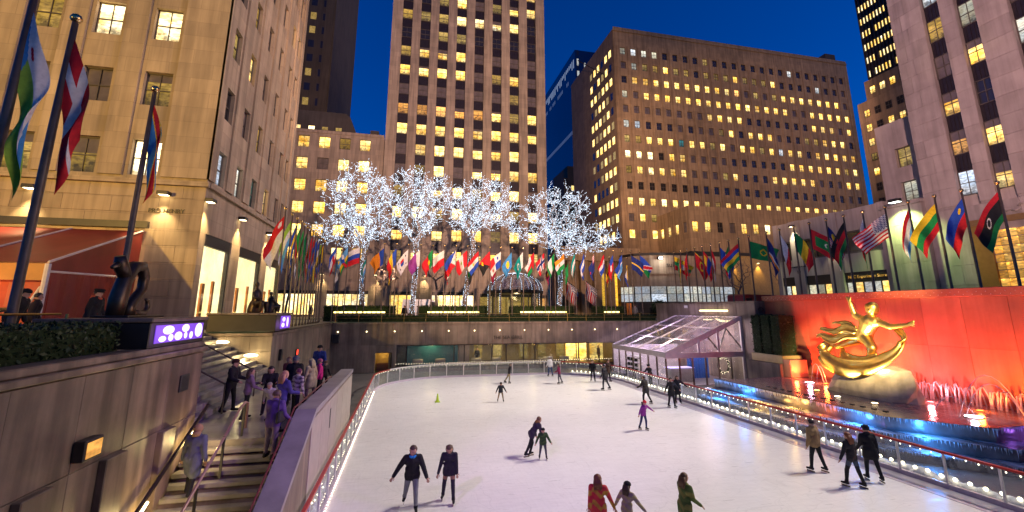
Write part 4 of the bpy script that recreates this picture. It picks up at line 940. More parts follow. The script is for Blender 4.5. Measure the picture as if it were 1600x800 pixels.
# ---- glazed corner shop
gs = thing('corner_shop', 'pale corner shop with white glowing window band and carved fascia', 'shop', (50, 78, P))
arcp = [(42.0,84.0),(43.2,80.5),(45.5,78.4),(48.5,77.6),(52,77.4),(56,77.4),(60,77.4),(63.5,77.4)]
def band(z0, z1, off, mat, name, par=gs):
    b = MB()
    for i in range(len(arcp)-1):
        (xa,ya),(xb,yb) = arcp[i],arcp[i+1]; b.quad((xa,ya-off,z0),(xb,yb-off,z0),(xb,yb-off,z1),(xa,ya-off,z1))
    b.poly([(x,y-off,z1) for x,y in arcp]+[(63.5,90,z1),(42,90,z1)]); b.poly(([(x,y-off,z0) for x,y in arcp]+[(63.5,90,z0),(42,90,z0)])[::-1])
    return wb(b, name, mat, par)
band(P,7.3,0,M['granite'],'plinth'); band(10.2,12.6,0,M['lime_far'],'upper_band'); band(12.6,16.2,.25,M['lime_far'],'fascia'); band(16.2,16.7,.45,M['metal_dark'],'cornice')
for i in range(len(arcp)-1):
    (xa,ya),(xb,yb) = arcp[i],arcp[i+1]; n = max(1,int(math.dist(arcp[i],arcp[i+1])/2))
    for k in range(n):
        f0,f1 = (k+.04)/n,(k+.96)/n; q = [(xa+(xb-xa)*f0,ya+(yb-ya)*f0),(xa+(xb-xa)*f1,ya+(yb-ya)*f1)]
        wb(MB().quad((*q[0],7.3),(*q[1],7.3),(*q[1],8.75),(*q[0],8.75)), 'pane', M['lit_white'], gs); wb(MB().quad((*q[0],8.85),(*q[1],8.85),(*q[1],10.2),(*q[0],10.2)), 'pane', M['lit_white'], gs)
        wb(MB().box(q[1][0]-.02,q[1][0]+.12,q[1][1]-.06,q[1][1]+.05,7.3,10.2), 'mullion', M['metal_dark'], gs)
band(7.2,7.3,.02,M['metal_dark'],'lower_rail'); band(8.75,8.85,.02,M['metal_dark'],'middle_rail')
text('lettering', 'A', 1.5, (45.0-50,78.25-78,14.2-P), (R(90),0,R(-38)), M['metal_dark'], gs); text('lettering', 'sul', 1.4, (49.2-50,77.0-78,14.3-P), (R(90),0,R(-8)), M['metal_dark'], gs)
fl = thing('bracket_floodlight', 'glaring white floodlight on the fascia of the corner shop', 'lamp', (47.2, 77.2, 15.6))
MB().cbox(-.5,.5,-.3,.3,-.25,.25,.05).build('housing', M['metal_dark'], fl); MB().ball((0,-.32,-.02), .42, 12, 8, 0, (1,.4,.7)).build('lens', M['lamp_white'], fl)
point('flood_glow', (47.2,76.2,15.3), 300, (1,.95,.85), .3, fl)

# ---------------------------------------------------------------- near right building
NX = 44.0
nb = thing('pilastered_building', 'pinkish stone building with tall dark window strips rising beside the red wall', 'building', (NX, 18, P))
cN = [(26.40,25.12),(24.05,22.85),(20.90,19.70),(18.6,17.4),(14.9,13.7)]; TOPN = 58
Y1 = 28.95; toU = lambda y: Y1-y
cu_ = [(toU(a),toU(b_)) for a,b_ in cN]; WN = 21.0
edg = [0.0]+[v for c in cu_ for v in c]+[WN]
wb(MB().box(NX+.5,NX+18,Y1-WN,Y1,P,TOPN), 'core', M['lime_block'], nb)
zb = [14.2+1.55*k for k in range(29)]
for i in range(0, len(edg), 2):                       # piers of separate stone blocks
    y1, y0 = Y1-edg[i], Y1-edg[i+1]
    wb(MB().box(NX+.06,NX+.5,y0+.005,y1-.005,14.0,TOPN), 'pier_core', M['lime_block'], nb)
    for k in range(len(zb)-1):
        n = max(1, int(round((y1-y0)/1.7))); u = lin(y0, y1, n)
        if n > 1 and k % 2: u = [y0]+[v+.45 for v in u[1:-1]]+[y1]
        if zb[k] < 50: slabs(nb, 'stone_block', 'x', NX+.06, -1, u, [zb[k],zb[k+1]], M['lime_block'], .07, .014, .003, .008)
for j in range(10):
    z0 = 14.93+3.5*j
    for i,(a,c) in enumerate(cu_):
        k = ('wLLmL','OLWdL','LddLd','gLwLm','mwgdL','wdOLd','LLdgm','dLWLL','LmLdd','ddLLg')[j][i]
        window(nb, (NX,Y1), R(-90), a, c, z0, z0+2.05, .42, PK[k], M['frame'], (1,1), .06, blind=rnd.choice([None,.6,.8]) if k in 'LWO' else None, bmat='grey_pane')
        if 'sp2' not in sp:
            s_ = MB().box(-.64,.64,-.03,.03,0,1.45)
            for x in (-.42,-.14,.14,.42): s_.box(x-.05,x+.05,-.09,-.03,.08,1.37)
            sp['sp2'] = s_.mesh('spandrel', M['spandrel'])
        link('spandrel', sp['sp2'], nb, (.44, Y1-(a+c)/2-18, z0+2.05-P), R(-90))
wb(MB().box(NX+.06,NX+.5,8,28.9,P,13.98), 'base_core', M['lime_block'], nb)
for k in range(6):
    u = lin(8.0, 28.9, 12); u = u if k % 2 == 0 else [8.0]+[v+.85 for v in u[:-1]]+[28.9]
    slabs(nb, 'stone_block', 'x', NX+.06, -1, u, [P+1.56*k,P+1.56*(k+1)], M['lime_block'], .07, .014, .003, .008, skip=lambda y,z: (y < 24.9 and 7.2 < z < 12.6))
M['amber'] = litpane('amber_glass_block', (1.0,.42,.04), (1.0,.56,.10), 3.0, True, 2.0)
am = MB(); 
for k in range(7):
    for i in range(12):
        y = 24.6-.52*i; am = MB().cbox(-.05,.05,-.24,.24,-.27,.27,.03) if k == 0 and i == 0 else am
        if k == 0 and i == 0: amm = am.mesh('glass_block', M['amber'])
        link('glass_block', amm, nb, (-.02, y-18, 7.75+.62*k-P))
wb(MB().box(NX-.12,NX+.04,24.9,26.2,P,12.3), 'amber_jamb', plain('bronze_jamb', (.45,.22,.05), .4, .6), nb)
wb(MB().box(NX-.14,NX+.04,17,26.2,12.31,12.75), 'amber_lintel', plain('bronze_lintel', (.4,.22,.08), .4, .6), nb)
b = MB(); rr3 = random.Random(9)
for k in range(16):
    y = 24.5-.42*k+rr3.uniform(-.2,.2); z = 13.3+rr3.uniform(-.25,.45); b.tube([(NX-.08,y,z),(NX-.16,y-.25,z+.3*rr3.uniform(-1,1)),(NX-.06,y-.5,z+.1)], [.06,.11,.04], 5)
wb(b, 'carved_relief', M['lime_block'], nb)
# setback wing and low green lit block, then the colonnade of shops
sb = thing('setback_wing', 'narrow recessed stone wing between the pilastered building and the far tower', 'building', (47, 31, P))
SX = 47.5
swr = [(16.2+3.5*k,18.2+3.5*k) for k in range(7)]
facade(sb, 'wall', (SX,34.6), R(-90), 5.6, 15.1, 24.6, [(1.6,3.0)], swr[:2], .4, M['lime_block'])
for j,(e,f_) in enumerate(swr[:2]): window(sb, (SX,34.6), R(-90), 1.6, 3.0, e, f_, .4, PK['wmOLdLg'[j]], M['frame'], (1,1), .06)
wb(MB().box(SX+.41,SX+14,29,34.6,15.0,24.5), 'core', M['lime_block'], sb)
lo = thing('low_stone_block', 'low stone block washed pale green by a lamp, among the flags', 'building', (43.6, 30.3, P))
wb(MB().box(43.66,47.4,28.96,32.4,P,15.05), 'core', M['lime_block'], lo)
for k in range(6): slabs(lo, 'stone_block', 'x', 43.66, -1, [28.96,30.6,32.4] if k % 2 else [28.96,29.8,31.4,32.4], lin(P,15.05,6)[k:k+2], M['lime_block'], .06, .014, .003, .008)
wb(MB().box(43.5,47.6,28.9,32.5,15.06,15.4), 'coping', M['lime_block'], lo)
gl_ = thing('green_floodlight', 'floodlight with a greenish glow on top of the low stone block', 'lamp', (42.6, 30.4, 15.3))
MB().cbox(-.2,.35,-.45,.45,.0,.3,.05).build('housing', M['metal_dark'], gl_); MB().box(-.15,.3,-.4,.4,-.02,-.002).build('lens', M['lamp_white'], gl_); MB().tube([(.3,0,.15),(1.0,0,.1)], .05, 6).build('bracket', M['metal_dark'], gl_)
spot('green_beam', (42.6,30.4,15.1), (43.3,30.4,5), 4200, (.66,1.0,.30), 120, .7, .15, gl_)
cl = thing('shop_colonnade', 'low stone arcade with piers and lit shop fronts behind the right hand flags', 'building', (44, 38, P))
wb(MB().box(44.6,47.4,32.45,46,P,16.0), 'core', M['lime_block'], cl)
for y0,y1 in ((32.46,33.1),(37.5,39.0),(42.1,43.6),(45.4,46)): wb(MB().cbox(44.0,44.59,y0,y1,P,16.0,.03), 'pier', M['lime_pink'], cl)
for y0,y1 in ((33.1,37.5),(39.0,42.1),(43.6,45.4)):
    wb(MB().box(44.15,44.59,y0,y1,9.5,11.4), 'spandrel_band', M['lime_pink'], cl); wb(MB().box(44.15,44.59,y0,y1,13.7,15.95), 'upper_band', M['lime_pink'], cl)
    wb(MB().box(44.2,44.58,y0,y1,8.5,9.49), 'sign_board', M['metal_dark'], cl)
    f_ = wb(MB().box(44.3,44.40,y0,y1,11.4,11.55).box(44.3,44.40,y0,y1,13.55,13.7).box(44.3,44.40,(y0+y1)/2-.05,(y0+y1)/2+.05,11.56,13.54), 'window', M['frame'], cl); MB().quad((44.42,y1,11.4),(44.42,y0,11.4),(44.42,y0,13.7),(44.42,y1,13.7)).build('pane', M['dark_pane'], f_)
    n = int((y1-y0)/.8)
    for k in range(n):
        a, c = y0+(y1-y0)*k/n+.05, y0+(y1-y0)*(k+1)/n-.05; wb(MB().quad((44.4,c,5.2),(44.4,a,5.2),(44.4,a,8.45),(44.4,c,8.45)), 'shop_pane', M['lit_white'] if k % 3 else M['lit_a'], cl)
        wb(MB().box(44.3,44.42,c,c+.1,5.0,8.49), 'shop_mullion', M['metal_dark'], cl)
text('lettering', 'NBC Experience Store', .42, (.17, 35.2-38, 9.0-P), (R(90),0,R(-90)), M['lit_a'], cl)
text('lettering', 'ROCKEFELLER PLAZA', .22, (-.02, 42.85-38, 10.6-P), (R(90),0,R(-90)), M['metal_dark'], cl); text('lettering', '10', .5, (-.02, 42.85-38, 10.0-P), (R(90),0,R(-90)), M['metal_dark'], cl)
sconce(43.99, 42.85, 15.4, -1, 0, 1700, 'bright lantern on the far pier of the shop arcade', (1,.92,.62)); sconce(43.99, 38.25, 13.0, -1, 0, 420, 'lantern on the middle pier of the shop arcade', (1,.85,.55))
# ---------------------------------------------------------------- distant towers
dt = thing('distant_office_tower', 'distant stepped tower with dark fins and small yellow windows', 'tower', (75, 50, P))
wb(MB().box(75,95,36,54.0,44,62), 'fin_storeys', plain('dark_fins', (.05,.04,.04), .5), dt); wb(MB().box(74.6,95,34,54.7,40.5,43.99), 'step', M['brick_tan'], dt); wb(MB().box(74.3,95,30,56.2,P,40.49), 'shaft', M['brick_tan'], dt)
for k in range(16): wb(MB().box(74.75,74.99,53.9-.55*k,54.0-.55*k+.06,44.2,61.8), 'fin', M['metal_dark'], dt)
cells = []
for r_ in range(6):
    for k in range(15):
        if rnd.random() < .78: cells.append((.16+.55*k,.48+.55*k,44.6+2.45*r_,45.7+2.45*r_,rnd.choice([0,0,1])))
stuff_windows(dt, (74.98,54.0), R(-90), cells, [M['lit_a'],M['lit_b'],M['metal_dark']])
for r_ in range(9):
    for k in range(4):
        window(dt, (74.3,56.2), R(-90), 1.0+1.75*k, 1.95+1.75*k, 37.6-2.55*r_, 38.9-2.55*r_, 0.0, PK[rnd.choice('LLLdLm')], M['frame'], (1,1), .05)
for k in range(4): window(dt, (74.6,54.7), R(-90), .8+1.6*k, 1.7+1.6*k, 41.4, 42.7, 0.0, 'lit_a', M['frame'], (1,1), .05)
gt = thing('blue_glass_tower', 'distant blue glass tower between the stone tower and the office block', 'tower', (88, 200, P))
wb(MB().box(80.2,110,200,262,P,141), 'curtain_wall', M['blue_glass'], gt)
cells = [(2+2.2*k,3.1+2.2*k,134-rnd.choice([0,2.5]),136.5,1) for k in range(27)]+[(1+1.9*k,2.2+1.9*k,96,98,0) for k in range(31)]+[(1+1.9*k,2.2+1.9*k,126,128.2,0) for k in range(31) if rnd.random() < .7]+[(rnd.uniform(2,58),0,rnd.uniform(40,120),0,0) for _ in range(0)]
stuff_windows(gt, (80.18,262), R(-90), cells, [emit('pale_strip', (.4,.52,.75), .16, False), emit('roof_strip', (.5,.62,.8), .4, False), M['blue_glass']])
cells = [(1+2.4*k,2.2+2.4*k,z,z+3,rnd.choice([0,0,1])) for k in range(11) for z in range(10,140,4) if rnd.random() < .18]+[(.8,9,95.5,98.5,2),(1,2.0,132,136,1),(5,5.9,130,134,1)]
stuff_windows(gt, (80.2,199.98), 0, cells, [M['dark_pane'],M['lit_white'],M['lit_a'],M['blue_glass']])
lt = thing('low_brick_tower', 'small dark brick tower top with one lit row before the blue glass tower', 'tower', (66, 160, P))
wb(MB().box(58,80,160,180,P,57).box(59.5,72,160,178,57.01,62), 'wall', M['dark_tower'], lt)
stuff_windows(lt, (58,160), 0, [(3+2.2*k,4.6+2.2*k,52,54,0) for k in range(6)], [M['lit_a'],M['dark_tower']])
# ================================================================== flags
C_ = dict(r=(.55,.015,.025),w=(.72,.70,.68),b=(.02,.07,.42),n=(.015,.03,.17),g=(.01,.24,.06),y=(.85,.55,.02),o=(.85,.27,.02),k=(.02,.02,.02),s=(.12,.38,.72),p=(.30,.05,.30),t=(.0,.23,.22),m=(.28,.01,.05),l=(.28,.48,.05),q=(.05,.25,.55),a=(.62,.20,.01))
def fcol(spec, u, v):
    """colour of a flag at u (from the pole) and v (from the top)"""
    base = None
    for op in spec:
        k = op[0]
        if k == 'h': n = len(op[1]); base = op[1][min(n-1, int(v*n))]
        elif k == 'v': n = len(op[1]); base = op[1][min(n-1, int(u*n))]
        elif k == 'hw':
            acc_ = 0
            for c, w in op[1]:
                acc_ += w
                if v <= acc_: base = c; break
        elif k == 'vw':
            acc_ = 0
            for c, w in op[1]:
                acc_ += w
                if u <= acc_: base = c; break
        elif k == 'stripes': base = op[1][int(v*op[2]) % 2]
        elif k == 'canton':
            if u < op[2] and v < op[3]: base = op[1]
        elif k == 'stars':
            if u < op[2] and v < op[3] and (int(u*22)+int(v*26)) % 2 == 0: base = op[1]
        elif k == 'disc':
            if ((u-op[2])*1.5)**2+(v-op[3])**2 < op[4]**2: base = op[1]
        elif k == 'half':
            if ((u-op[2])*1.5)**2+(v-op[3])**2 < op[4]**2 and v > op[3]: base = op[1]
        elif k == 'ring':
            d = math.sqrt(((u-op[2])*1.5)**2+(v-op[3])**2)
            if op[4] < d < op[5]: base = op[1]
        elif k == 'tri':
            if u < op[2]*(1-abs(v-.5)*2): base = op[1]
        elif k == 'cross':
            if abs(u-op[2]) < op[3] or abs(v-.5) < op[3]*1.5: base = op[1]
        elif k == 'diag':
            if u*op[2]+v > op[3]: base = op[1]
        elif k == 'rect':
            if op[2] < u < op[3] and op[4] < v < op[5]: base = op[1]
        elif k == 'quarter':
            base = op[1][(u > .5)+2*(v > .5)]
        elif k == 'band':
            if abs(v-(op[2]+op[3]*u)) < op[4]: base = op[1]
    return C_[base]
fpm = {}
def flagpole(x, y, ztop, z0, spec, label, group, ang=50, side=-1, hoist=1.5, fly=2.35, yaw=0.0, rich=1, r=.055, seed=0, gap=.35, furl=.25):
    o = thing('flagpole', label, 'flagpole', (x, y, z0), group=group)
    h = ztop-z0; kp = (round(h,1), r)
    if kp not in fpm:
        fpm[kp] = (MB().lathe([(r*1.9,0),(r*1.9,.12),(r*1.1,.2),(r*1.0,h*.6),(r*.75,h)], 10).mesh('pole', M['pole'], True), MB().ball((0,0,h+.10), .11, 10, 7).lathe([(.03,h),(.05,h+.03)], 8).mesh('finial', M['gold_ball'], True))
    link('pole', fpm[kp][0], o); link('finial', fpm[kp][1], o)
    if spec is None: return o
    q = random.Random(seed*7+3); nu, nv = (30*rich, 20*rich); a = R(ang); ph = q.uniform(0,6.28); ph2 = q.uniform(0,6.28)
    vs = []; fs = []; cs = []
    cy_, sy_ = math.cos(yaw), math.sin(yaw)
    for j in range(nv+1):
        v = j/nv
        for i in range(nu+1):
            u = i/nu
            aa = min(R(88), a*(.84+.22*u))                    # the free end sags more
            hor = fly*u*math.cos(aa)*(1-.55*v*math.sin(a)); drop = fly*u*math.sin(aa)
            zz = h-gap-v*hoist*(1-furl*u)-drop
            wave = (.05+.24*u)*math.sin(5.2*u*1.6+2.4*v+ph)*.55+.10*u*math.sin(9*u-3*v+ph2)
            xx = side*(hor+.03); X, Y = xx*cy_-wave*sy_, xx*sy_+wave*cy_
            X += .05*u*math.sin(7*v+ph)
            vs.append((X, Y, zz+.05*u*math.sin(6*u+ph)))
    for j in range(nv):
        for i in range(nu):
            fs.append((j*(nu+1)+i,j*(nu+1)+i+1,(j+1)*(nu+1)+i+1,(j+1)*(nu+1)+i)); cs.append(fcol(spec,(i+.5)/nu,(j+.5)/nv))
    me = bpy.data.meshes.new('flag'); me.from_pydata(vs, [], fs); me.materials.append(M['flag'])
    ca = me.color_attributes.new('Col','FLOAT_COLOR','CORNER'); arr = np.repeat(np.array([(*c,1) for c in cs],np.float32),4,axis=0); ca.data.foreach_set('color', arr.ravel())
    me.polygons.foreach_set('use_smooth',[True]*len(fs)); me.update(); link('flag', me, o); return o
GL, GR, GF, GN = 'flagpoles along the left side of the court', 'flagpoles along the red wall', 'flagpoles along the far side of the court', 'flagpoles near the awning'
H = lambda s: [('h', s)]
V = lambda s: [('v', s)]
US = [('stripes','rw',13),('canton','n',.42,.54),('stars','w',.42,.54)]
# near left three
flagpole(-7.3, 9.45, 11.7, P, [('h','wl'),('tri','q',.12),('disc','r',.2,.3,.07),('rect','q',.75,1,.3,.5)], 'near flagpole with hanging white and green flag, cut by the frame edge', GN, 76, 1, 1.5, 2.6, .0, 2, .075, 1, furl=.2)
flagpole(-7.4, 10.65, 11.9, P, [('h','r'),('cross','w',.36,.08)], 'near flagpole with a hanging red flag bearing a white cross', GN, 74, 1, 1.5, 2.4, .1, 2, .075, 2, furl=.2)
flagpole(-7.5, 14.05, 11.95, P, [('h','q'),('band','y',.0,.75,.24),('band','r',.0,.75,.16)], 'near flagpole with a hanging blue flag crossed by a red and yellow band', GN, 76, 1, 1.35, 2.0, .2, 2, .07, 3, furl=.2)
# left row going away
LR = [(29.6,[('h','rw'),('disc','w',.16,.2,.1)],'red over white flag with small white stars',62),(31.3,H('lws'),'light green, white and blue flag',72),(32.7,[('h','byb')],'blue and yellow flag hanging close to the pole',82),(33.9,V('grw'),'narrow green and red flag',84),(35.0,H('gkg'),'dark green flag hanging limp',84),(36.1,[('h','g'),('disc','y',.5,.5,.2)],'green flag with a yellow spot hanging limp',84),(37.1,H('wor'),'white and orange flag hanging limp',84),(38.1,V('rwb'),'red, white and blue flag hanging limp',82),(39.1,H('rbr'),'red flag with a blue stripe hanging limp',80),(40.1,[('h','b'),('disc','w',.5,.5,.2)],'violet blue flag with a pale disc',78),(41.1,H('bwy'),'blue and yellow flag beside the first lit tree',76),(42.1,[('h','lk'),('disc','y',.3,.5,.2)],'lime and black flag below the first tree',58),(43.1,[('h','rb'),('tri','y',.4)],'red flag with a yellow wedge and blue base',66)]
for i,(y,s_,n_,a) in enumerate(LR): flagpole(-7.7, y, 11.85, P, s_, '%s on a pole in the left row' % n_, GL, a, -1, 1.65, 2.5, rnd.uniform(-.4,.4), 1, .05, 10+i)
# far row, left to right (pole x at Y=46.4)
FR = [(-8.2,[('h','rb'),('canton','w',.4,.5),('disc','b',.2,.25,.12)],'red and blue flag with a white canton',70),(-7.1,[('h','bwr'),('disc','r',.3,.5,.18)],'white, blue and red flag hanging limp',74),(-6.0,[('hw',[('s',.5),('y',.25),('g',.25)]),('disc','y',.8,.2,.12)],'sky blue, yellow and green flag',66),(-4.85,H('wbr'),'white, blue and red striped flag spread wide',28),(-3.75,None,'',0),(-2.55,[('v','bao')],'orange flag with a blue edge at the pole',48),(-1.35,V('byr'),'blue, yellow and red upright striped flag',66),(-.15,[('h','w'),('disc','r',.5,.45,.22),('half','b',.5,.45,.22),('rect','k',.15,.28,.2,.3),('rect','k',.72,.85,.65,.75),('rect','k',.72,.85,.18,.28),('rect','k',.15,.28,.68,.78)],'white flag with a red and blue disc',56),
  (1.05,[('vw',[('w',.3),('p',.7)])],'purple flag with a white edge at the pole',52),(2.3,[('vw',[('g',.4),('r',.6)]),('disc','y',.4,.5,.16)],'green and red flag with a yellow emblem',60),(3.5,H('wr'),'white over red flag spread to the side',42),(4.7,[('h','br'),('tri','w',.45),('disc','y',.15,.5,.07)],'blue and red flag with a white wedge',54),(5.9,[('v','rwr'),('disc','l',.5,.5,.12)],'red and white upright striped flag with emblem',50),(7.1,[('h','rwb'),('disc','y',.5,.5,.08)],'red, white and blue flag with a tiny crest',52),(8.3,[('h','r'),('diag','k',1.0,1.0),('disc','y',.7,.3,.13)],'red and black diagonal flag with golden emblem',54),(9.5,[('quarter','wrbw'),('disc','b',.25,.25,.1),('disc','r',.75,.75,.1)],'quartered white, red and blue flag with two stars',48),(10.7,[('h','q'),('disc','y',.42,.5,.24)],'sky blue flag with a golden disc',58),(11.95,[('vw',[('w',.28),('t',.72)]),('ring','w',.62,.45,.14,.2)],'dark green flag with a white edge and crescent',64),(13.15,[('vw',[('r',.3),('w',.7)]),('rect','r',.3,1,.34,.66),('rect','g',.3,1,.66,1)],'red, white and green flag with red hoist',60),(14.35,[('h','r'),('cross','w',.36,.11),('cross','n',.36,.055)],'red flag with a blue cross edged in white',48),(15.5,V('gwg'),'green and white upright flag near tree trunk',60),(16.65,[('h','owg'),('disc','o',.5,.5,.12)],'orange, white and green striped flag',42),(17.9,H('twt'),'teal and white flag hanging limp',80),(19.0,[('h','bwb')],'blue, white and blue flag hanging limp',76),(20.2,[('h','n'),('canton','r',.45,.5),('stars','w',.4,.45),('disc','r',.75,.6,.08)],'navy flag with a red and white corner',68),(21.4,H('rwb'),'red, white and blue level striped flag',62),(22.5,[('h','r'),('canton','b',.5,.5),('disc','w',.4,.6,.2)],'crimson flag with blue border hanging limp',74),(23.6,[('h','bs'),('band','w',.5,.0,.05)],'turquoise and red flag hanging limp',66),(24.7,[('h','n'),('band','y',.5,0,.07)],'navy flag with a thin yellow stripe',40),(25.8,[('h','bg'),('band','w',.95,-.9,.18),('band','r',.95,-.9,.12)],'blue and green flag with a red diagonal',52)]
for i,(x,s_,n_,a) in enumerate(FR):
    if s_ is None: continue
    sd = 1 if i in (28,29) else -1
    flagpole(x, 46.4, 12.2+rnd.uniform(-.05,.05), P, s_, '%s on a pole in the far row' % n_, GF, a*.9, sd, 1.6, 2.0, rnd.uniform(-.5,.5), 1, .05, 40+i)
BK = [(-6.6,H('sw'),'pale blue and white flag'),(-4.2,H('tws'),'teal and grey flag'),(-1.7,V('ory'),'orange and red flag'),(4.2,V('gwr'),'green, white and red flag'),(6.6,H('gk'),'dark green and black flag'),(8.9,[('h','m')],'dark maroon flag'),(14.9,[('h','m'),('disc','y',.5,.5,.15)],'maroon flag with a gold spot'),(17.0,[('h','g')],'plain bright green flag'),(21.9,H('yry'),'yellow and red flag'),(24.1,V('ywb'),'yellow and blue flag')]
for i,(x,s_,n_) in enumerate(BK): flagpole(x*1.03, 47.6, 11.6, P, s_, '%s hanging lower in the second far row of poles' % n_, GF, rnd.uniform(60,75), -1, 1.4, 1.7, rnd.uniform(-.6,.6), 1, .045, 90+i, gap=.7)
# right row along the wall, from near to far
RRW = [(15.76,[('hw',[('r',.25),('k',.5),('g',.25)]),('ring','w',.5,.5,.1,.15)],'red, black and green flag with a white crescent',56,-1),(17.3,[('h','br'),('disc','y',.18,.25,.09)],'blue over red flag with a small crown',62,-1),(18.6,H('ygr'),'yellow, green and red striped flag',52,-1),(20.0,H('rws'),'red, white and light blue flag hanging steep',72,-1),(21.35,US,'red and white striped flag with starred corner',34,-1),(22.8,[('vw',[('w',.33),('r',.67)]),('rect','g',.33,1,.5,1)],'white, red and green flag',78,-1),(24.15,[('h','krg'),('half','r',.5,.2,.1)],'black, red and green striped flag',62,-1),(25.5,[('stripes','rw',14),('canton','n',.5,.56),('disc','y',.28,.28,.17)],'red and white striped flag with yellow star',68,1),(26.9,[('h','r'),('rect','g',.16,.84,.25,.75),('disc','w',.55,.5,.1),('disc','g',.6,.5,.09)],'red flag with a green panel and white crescent',36,1),(28.3,V('gyr'),'green, yellow and red upright striped flag',58,1),(29.7,V('wr'),'white and red upright halved flag',72,1),(31.1,[('h','n'),('band','o',.9,-.5,.1),('band','w',.8,-.5,.05)],'navy flag with rising orange and white bands',70,1),(33.1,[('h','g'),('ring','y',.5,.5,.14,.2),('disc','y',.5,.3,.07)],'green flag with a golden crescent and star',22,1),(34.4,H('rbyg'),'red, blue, yellow and green striped flag',40,-1),(35.7,V('gwr'),'green, white and red upright striped flag',74,-1),(37.0,[('h','b'),('disc','w',.3,.4,.05),('disc','w',.6,.4,.05),('disc','w',.45,.7,.05)],'plain blue flag with four small stars',58,1),(38.3,H('rw'),'red over white flag hanging limp',80,1),(39.6,[('v','rbr'),('rect','y',.05,.28,.2,.8)],'red flag with gold figures at the pole',62,1),(40.9,[('h','r'),('ring','y',.5,.5,.2,.3),('rect','y',0,1,0,.07)],'red flag with gold border and gold bird emblem',54,1),(42.2,[('h','r'),('ring','g',.5,.5,.12,.18)],'red flag with a thin green star',78,-1),(43.4,[('hw',[('g',.3),('w',.05),('k',.3),('w',.05),('y',.3)]),('tri','r',.35)],'green, black and yellow flag with red wedge',80,-1),(44.7,[('h','ygr'),('disc','w',.5,.5,.2)],'yellow, green and red flag with a white star',32,1)]
for i,(y,s_,n_,a,sd) in enumerate(RRW):
    flagpole(29.1, y, 12.0, P, s_, '%s on a pole above the red wall' % n_, GR, a, sd, 1.5, 2.35, R(-62)+rnd.uniform(-.3,.3) if y < 33 else R(-40)+rnd.uniform(-.3,.3), 2 if y < 27 else 1, .065, 130+i)
# two small flags on slanted staffs fixed to the tower street front
for x, n_ in ((26.0,'beside the fourth lit tree'),(29.5,'nearer the yellow lit columns')):
    o = thing('wall_flag', 'striped flag with starred corner on a slanted staff, %s' % n_, 'flag', (x, 73.5, 11.2), group='slanted staff flags')
    MB().tube([(0,0,0),(2.6,-1.2,-2.3)], .05, 6).build('staff', M['gold_ball'], o); vs=[];fs=[];cs=[]
    for j in range(15):
        for i in range(21):
            u,v = i/20,j/14; vs.append((2.2-1.7*v+.2*math.sin(6*u), -1.0+.8*v+.25*math.sin(5*u+2*v), -2.0+1.6*v-3.2*u))
    for j in range(14):
        for i in range(20): fs.append((j*21+i,j*21+i+1,(j+1)*21+i+1,(j+1)*21+i)); cs.append(fcol(US,(i+.5)/20,(j+.5)/14))
    me = bpy.data.meshes.new('flag'); me.from_pydata(vs,[],fs); me.materials.append(M['flag']); ca = me.color_attributes.new('Col','FLOAT_COLOR','CORNER'); ca.data.foreach_set('color', np.repeat(np.array([(*c,1) for c in cs],np.float32),4,axis=0).ravel()); link('flag', me, o)

